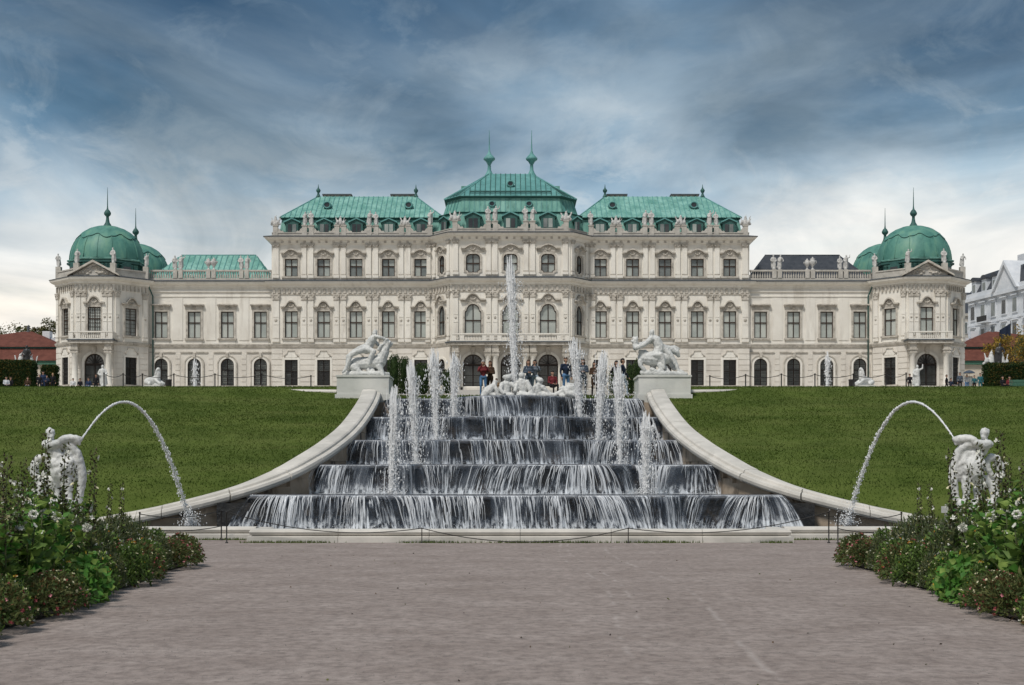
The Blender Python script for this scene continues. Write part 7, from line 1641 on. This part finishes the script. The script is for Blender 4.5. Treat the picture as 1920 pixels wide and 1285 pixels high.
for D, k, sc in ((14.6, 'bush', 0.9), (15.6, 'bush', 1.0), (16.6, 'broadleaf', 0.85), (17.5, 'broadleaf', 0.95), (18.4, 'broadleaf', 1.0), (19.2, 'broadleaf', 0.9), (20.0, 'bush', 0.95), (20.9, 'daisy', 1.25), (21.7, 'bush', 1.0), (22.5, 'bush', 0.95), (23.4, 'daisy', 1.2), (24.2, 'bush', 0.95), (25.1, 'bush', 0.95), (26.0, 'bush', 0.95), (26.9, 'bush', 0.85), (27.7, 'daisy', 0.95)): put(k, 0.95 + rp.uniform(-0.08, 0.08), D, sc)
for D in [15.5 + 0.95 * i for i in range(14)]: put(rp.choice(['bush', 'broadleaf', 'daisy', 'bush']), 1.65 + rp.uniform(-0.15, 0.15), D, rp.uniform(0.9, 1.12) if D < 24 else rp.uniform(0.8, 0.95))
for D in [18.5 + 1.05 * i for i in range(10)]: put(rp.choice(['bush', 'daisy', 'broadleaf']), 2.5 + rp.uniform(-0.2, 0.2), D, rp.uniform(0.95, 1.2) if D < 25 else 0.9)
for D in [22.5 + 1.1 * i for i in range(6)]: put(rp.choice(['bush', 'daisy']), 3.4 + rp.uniform(-0.2, 0.2), D, rp.uniform(0.95, 1.1))
for D, ins, sc in ((16.9, 0.62, 0.98), (17.6, 0.75, 0.85), (18.2, 1.1, 0.9), (19.4, 1.0, 0.86), (20.6, 1.05, 1.04), (20.9, 0.86, 1.0), (21.6, 0.66, 0.97), (22.4, 1.1, 0.85), (21.4, 1.9, 0.9), (22.8, 1.75, 0.92), (23.6, 2.1, 0.9), (24.3, 2.9, 0.86), (19.9, 1.6, 0.82)): put('hollyhock', ins, D, sc)
for i in range(26): put('hollyhock', rp.uniform(0.7, 3.0), rp.uniform(16.0, 27.5), rp.uniform(0.55, 0.78))
for i in range(10): put('broadleaf', rp.uniform(0.9, 2.6), rp.uniform(16.0, 24.0), rp.uniform(0.85, 1.1))
for s in (-1, 1):
    side = 'left' if s < 0 else 'right'; cnt = {}
    for i, (k, x, D, sc, szz) in sorted(enumerate(PL), key=lambda q: q[1][2]):
        c = cnt.get(k, 0); cnt[k] = c + 1; rk = random.Random(i * 13 + 5); fol, fl, st = PROTO[k][i % 3]
        name, desc = KINDS[k]
        E = empty(name, (s * x, D, 0.05)); a = rk.uniform(0, 2 * PI); E.rotation_euler = (rk.uniform(-0.05, 0.05), rk.uniform(-0.05, 0.05) * s, s * a); E.scale = (s * sc, sc, sc * szz * rk.uniform(0.93, 1.07))
        tag(E, '%s, %s from the front in the %s bed' % (desc, ordinal(c), side), 'plant', 'plants in the %s bed' % side)
        link('foliage', fol, E, True)
        if fl: link('flowers', fl, E, True)['kind'] = 'stuff'
        if st: link('stems', st, E, True)
    r_ = np.random.default_rng(60 + s); n = 9000; D = r_.uniform(13.5, 28.4, n); X = np.array([edge_x(d) for d in D]) + 0.25 + r_.random(n) ** 1.2 * 4.2; hz = np.minimum(0.75, (X - np.array([edge_x(d) for d in D])) * 0.7)
    L_ = Leaves([LEAF['dark'], LEAF['mid'], LEAF['olive'], LEAF['rust']]); L_.add(r_, np.stack([s * X, D, 0.05 + r_.random(n) * hz], 1), unit(r_, n, 0.6), r_.uniform(0.07, 0.16, n), 0.022, r_.choice(4, n, p=[0.5, 0.25, 0.18, 0.07]))
    o = link('undergrowth', L_.data('undergrowth')); tag(o, 'tangled low leaves filling the %s flower bed' % side, 'undergrowth', kind='stuff')
# ================================================================== small stuff on the ground
r_ = np.random.default_rng(3); V = []; Tt = []
PEB = mat('pebbles', (0.16, 0.15, 0.14), (0.34, 0.32, 0.30), 40, 0.9, spec=0.2)
for _ in range(16000):
    D = 7.8 + 26 * r_.random() ** 1.7; x = r_.uniform(-1, 1) * min(8.5, 0.37 * D + 0.6) + (EX)
    if abs(x) > edge_x(min(28, max(15, D))) + 0.1 and D < 29: continue
    r0 = min(0.010, 0.002 + r_.gamma(2, 0.0012)); octa(V, Tt, (x, D, r0 * 0.25), r0, 0.7)
o = link('pebbles', fastmesh('pebbles', V, Tt, [PEB])); tag(o, 'small loose stones scattered on the gravel', 'pebbles', kind='stuff')
L_ = Leaves([LEAF['rust'], SOIL, LEAF['olive']]); n = 110; D = 8.5 + 28 * r_.random(n); X = r_.uniform(-1, 1, n) * np.minimum(5.3, 0.36 * D); d = unit(r_, n); d[:, 2] *= 0.15
L_.add(r_, np.stack([X, D, np.full(n, 0.012)], 1), d, r_.uniform(0.02, 0.05, n), 0.012, r_.choice(3, n)); o = link('fallen_leaves', L_.data('fallen_leaves')); tag(o, 'scattered fallen leaves on the gravel', 'leaves', kind='stuff')
n = 5200; X = rng.uniform(-12.5, 12.5, n); D = np.where(abs(X) < 7.45, 38.42, 40.3) - np.abs(rng.normal(0, 0.10, n)); keep = np.sin(X * 1.9) + np.sin(X * 0.7 + 1) + rng.normal(0, 0.5, n) > -0.3
o = link('grass_fringe', blades('grass_fringe', np.stack([X, D, np.zeros(n)], 1)[keep], 0.07, 0.012, GRASS)); tag(o, 'fringe of grass at the foot of the basin rim', 'grass', kind='stuff')
n = 9000; X = rng.uniform(-7.3, 7.3, n); D = rng.uniform(61.3, 68.3, n); o = link('grass', blades('grass', np.stack([X, D, [terr_z(x, d) for x, d in zip(X, D)]], 1), 0.07, 0.022, GRASS)); tag(o, 'short grass behind the top basin', 'grass', kind='stuff')
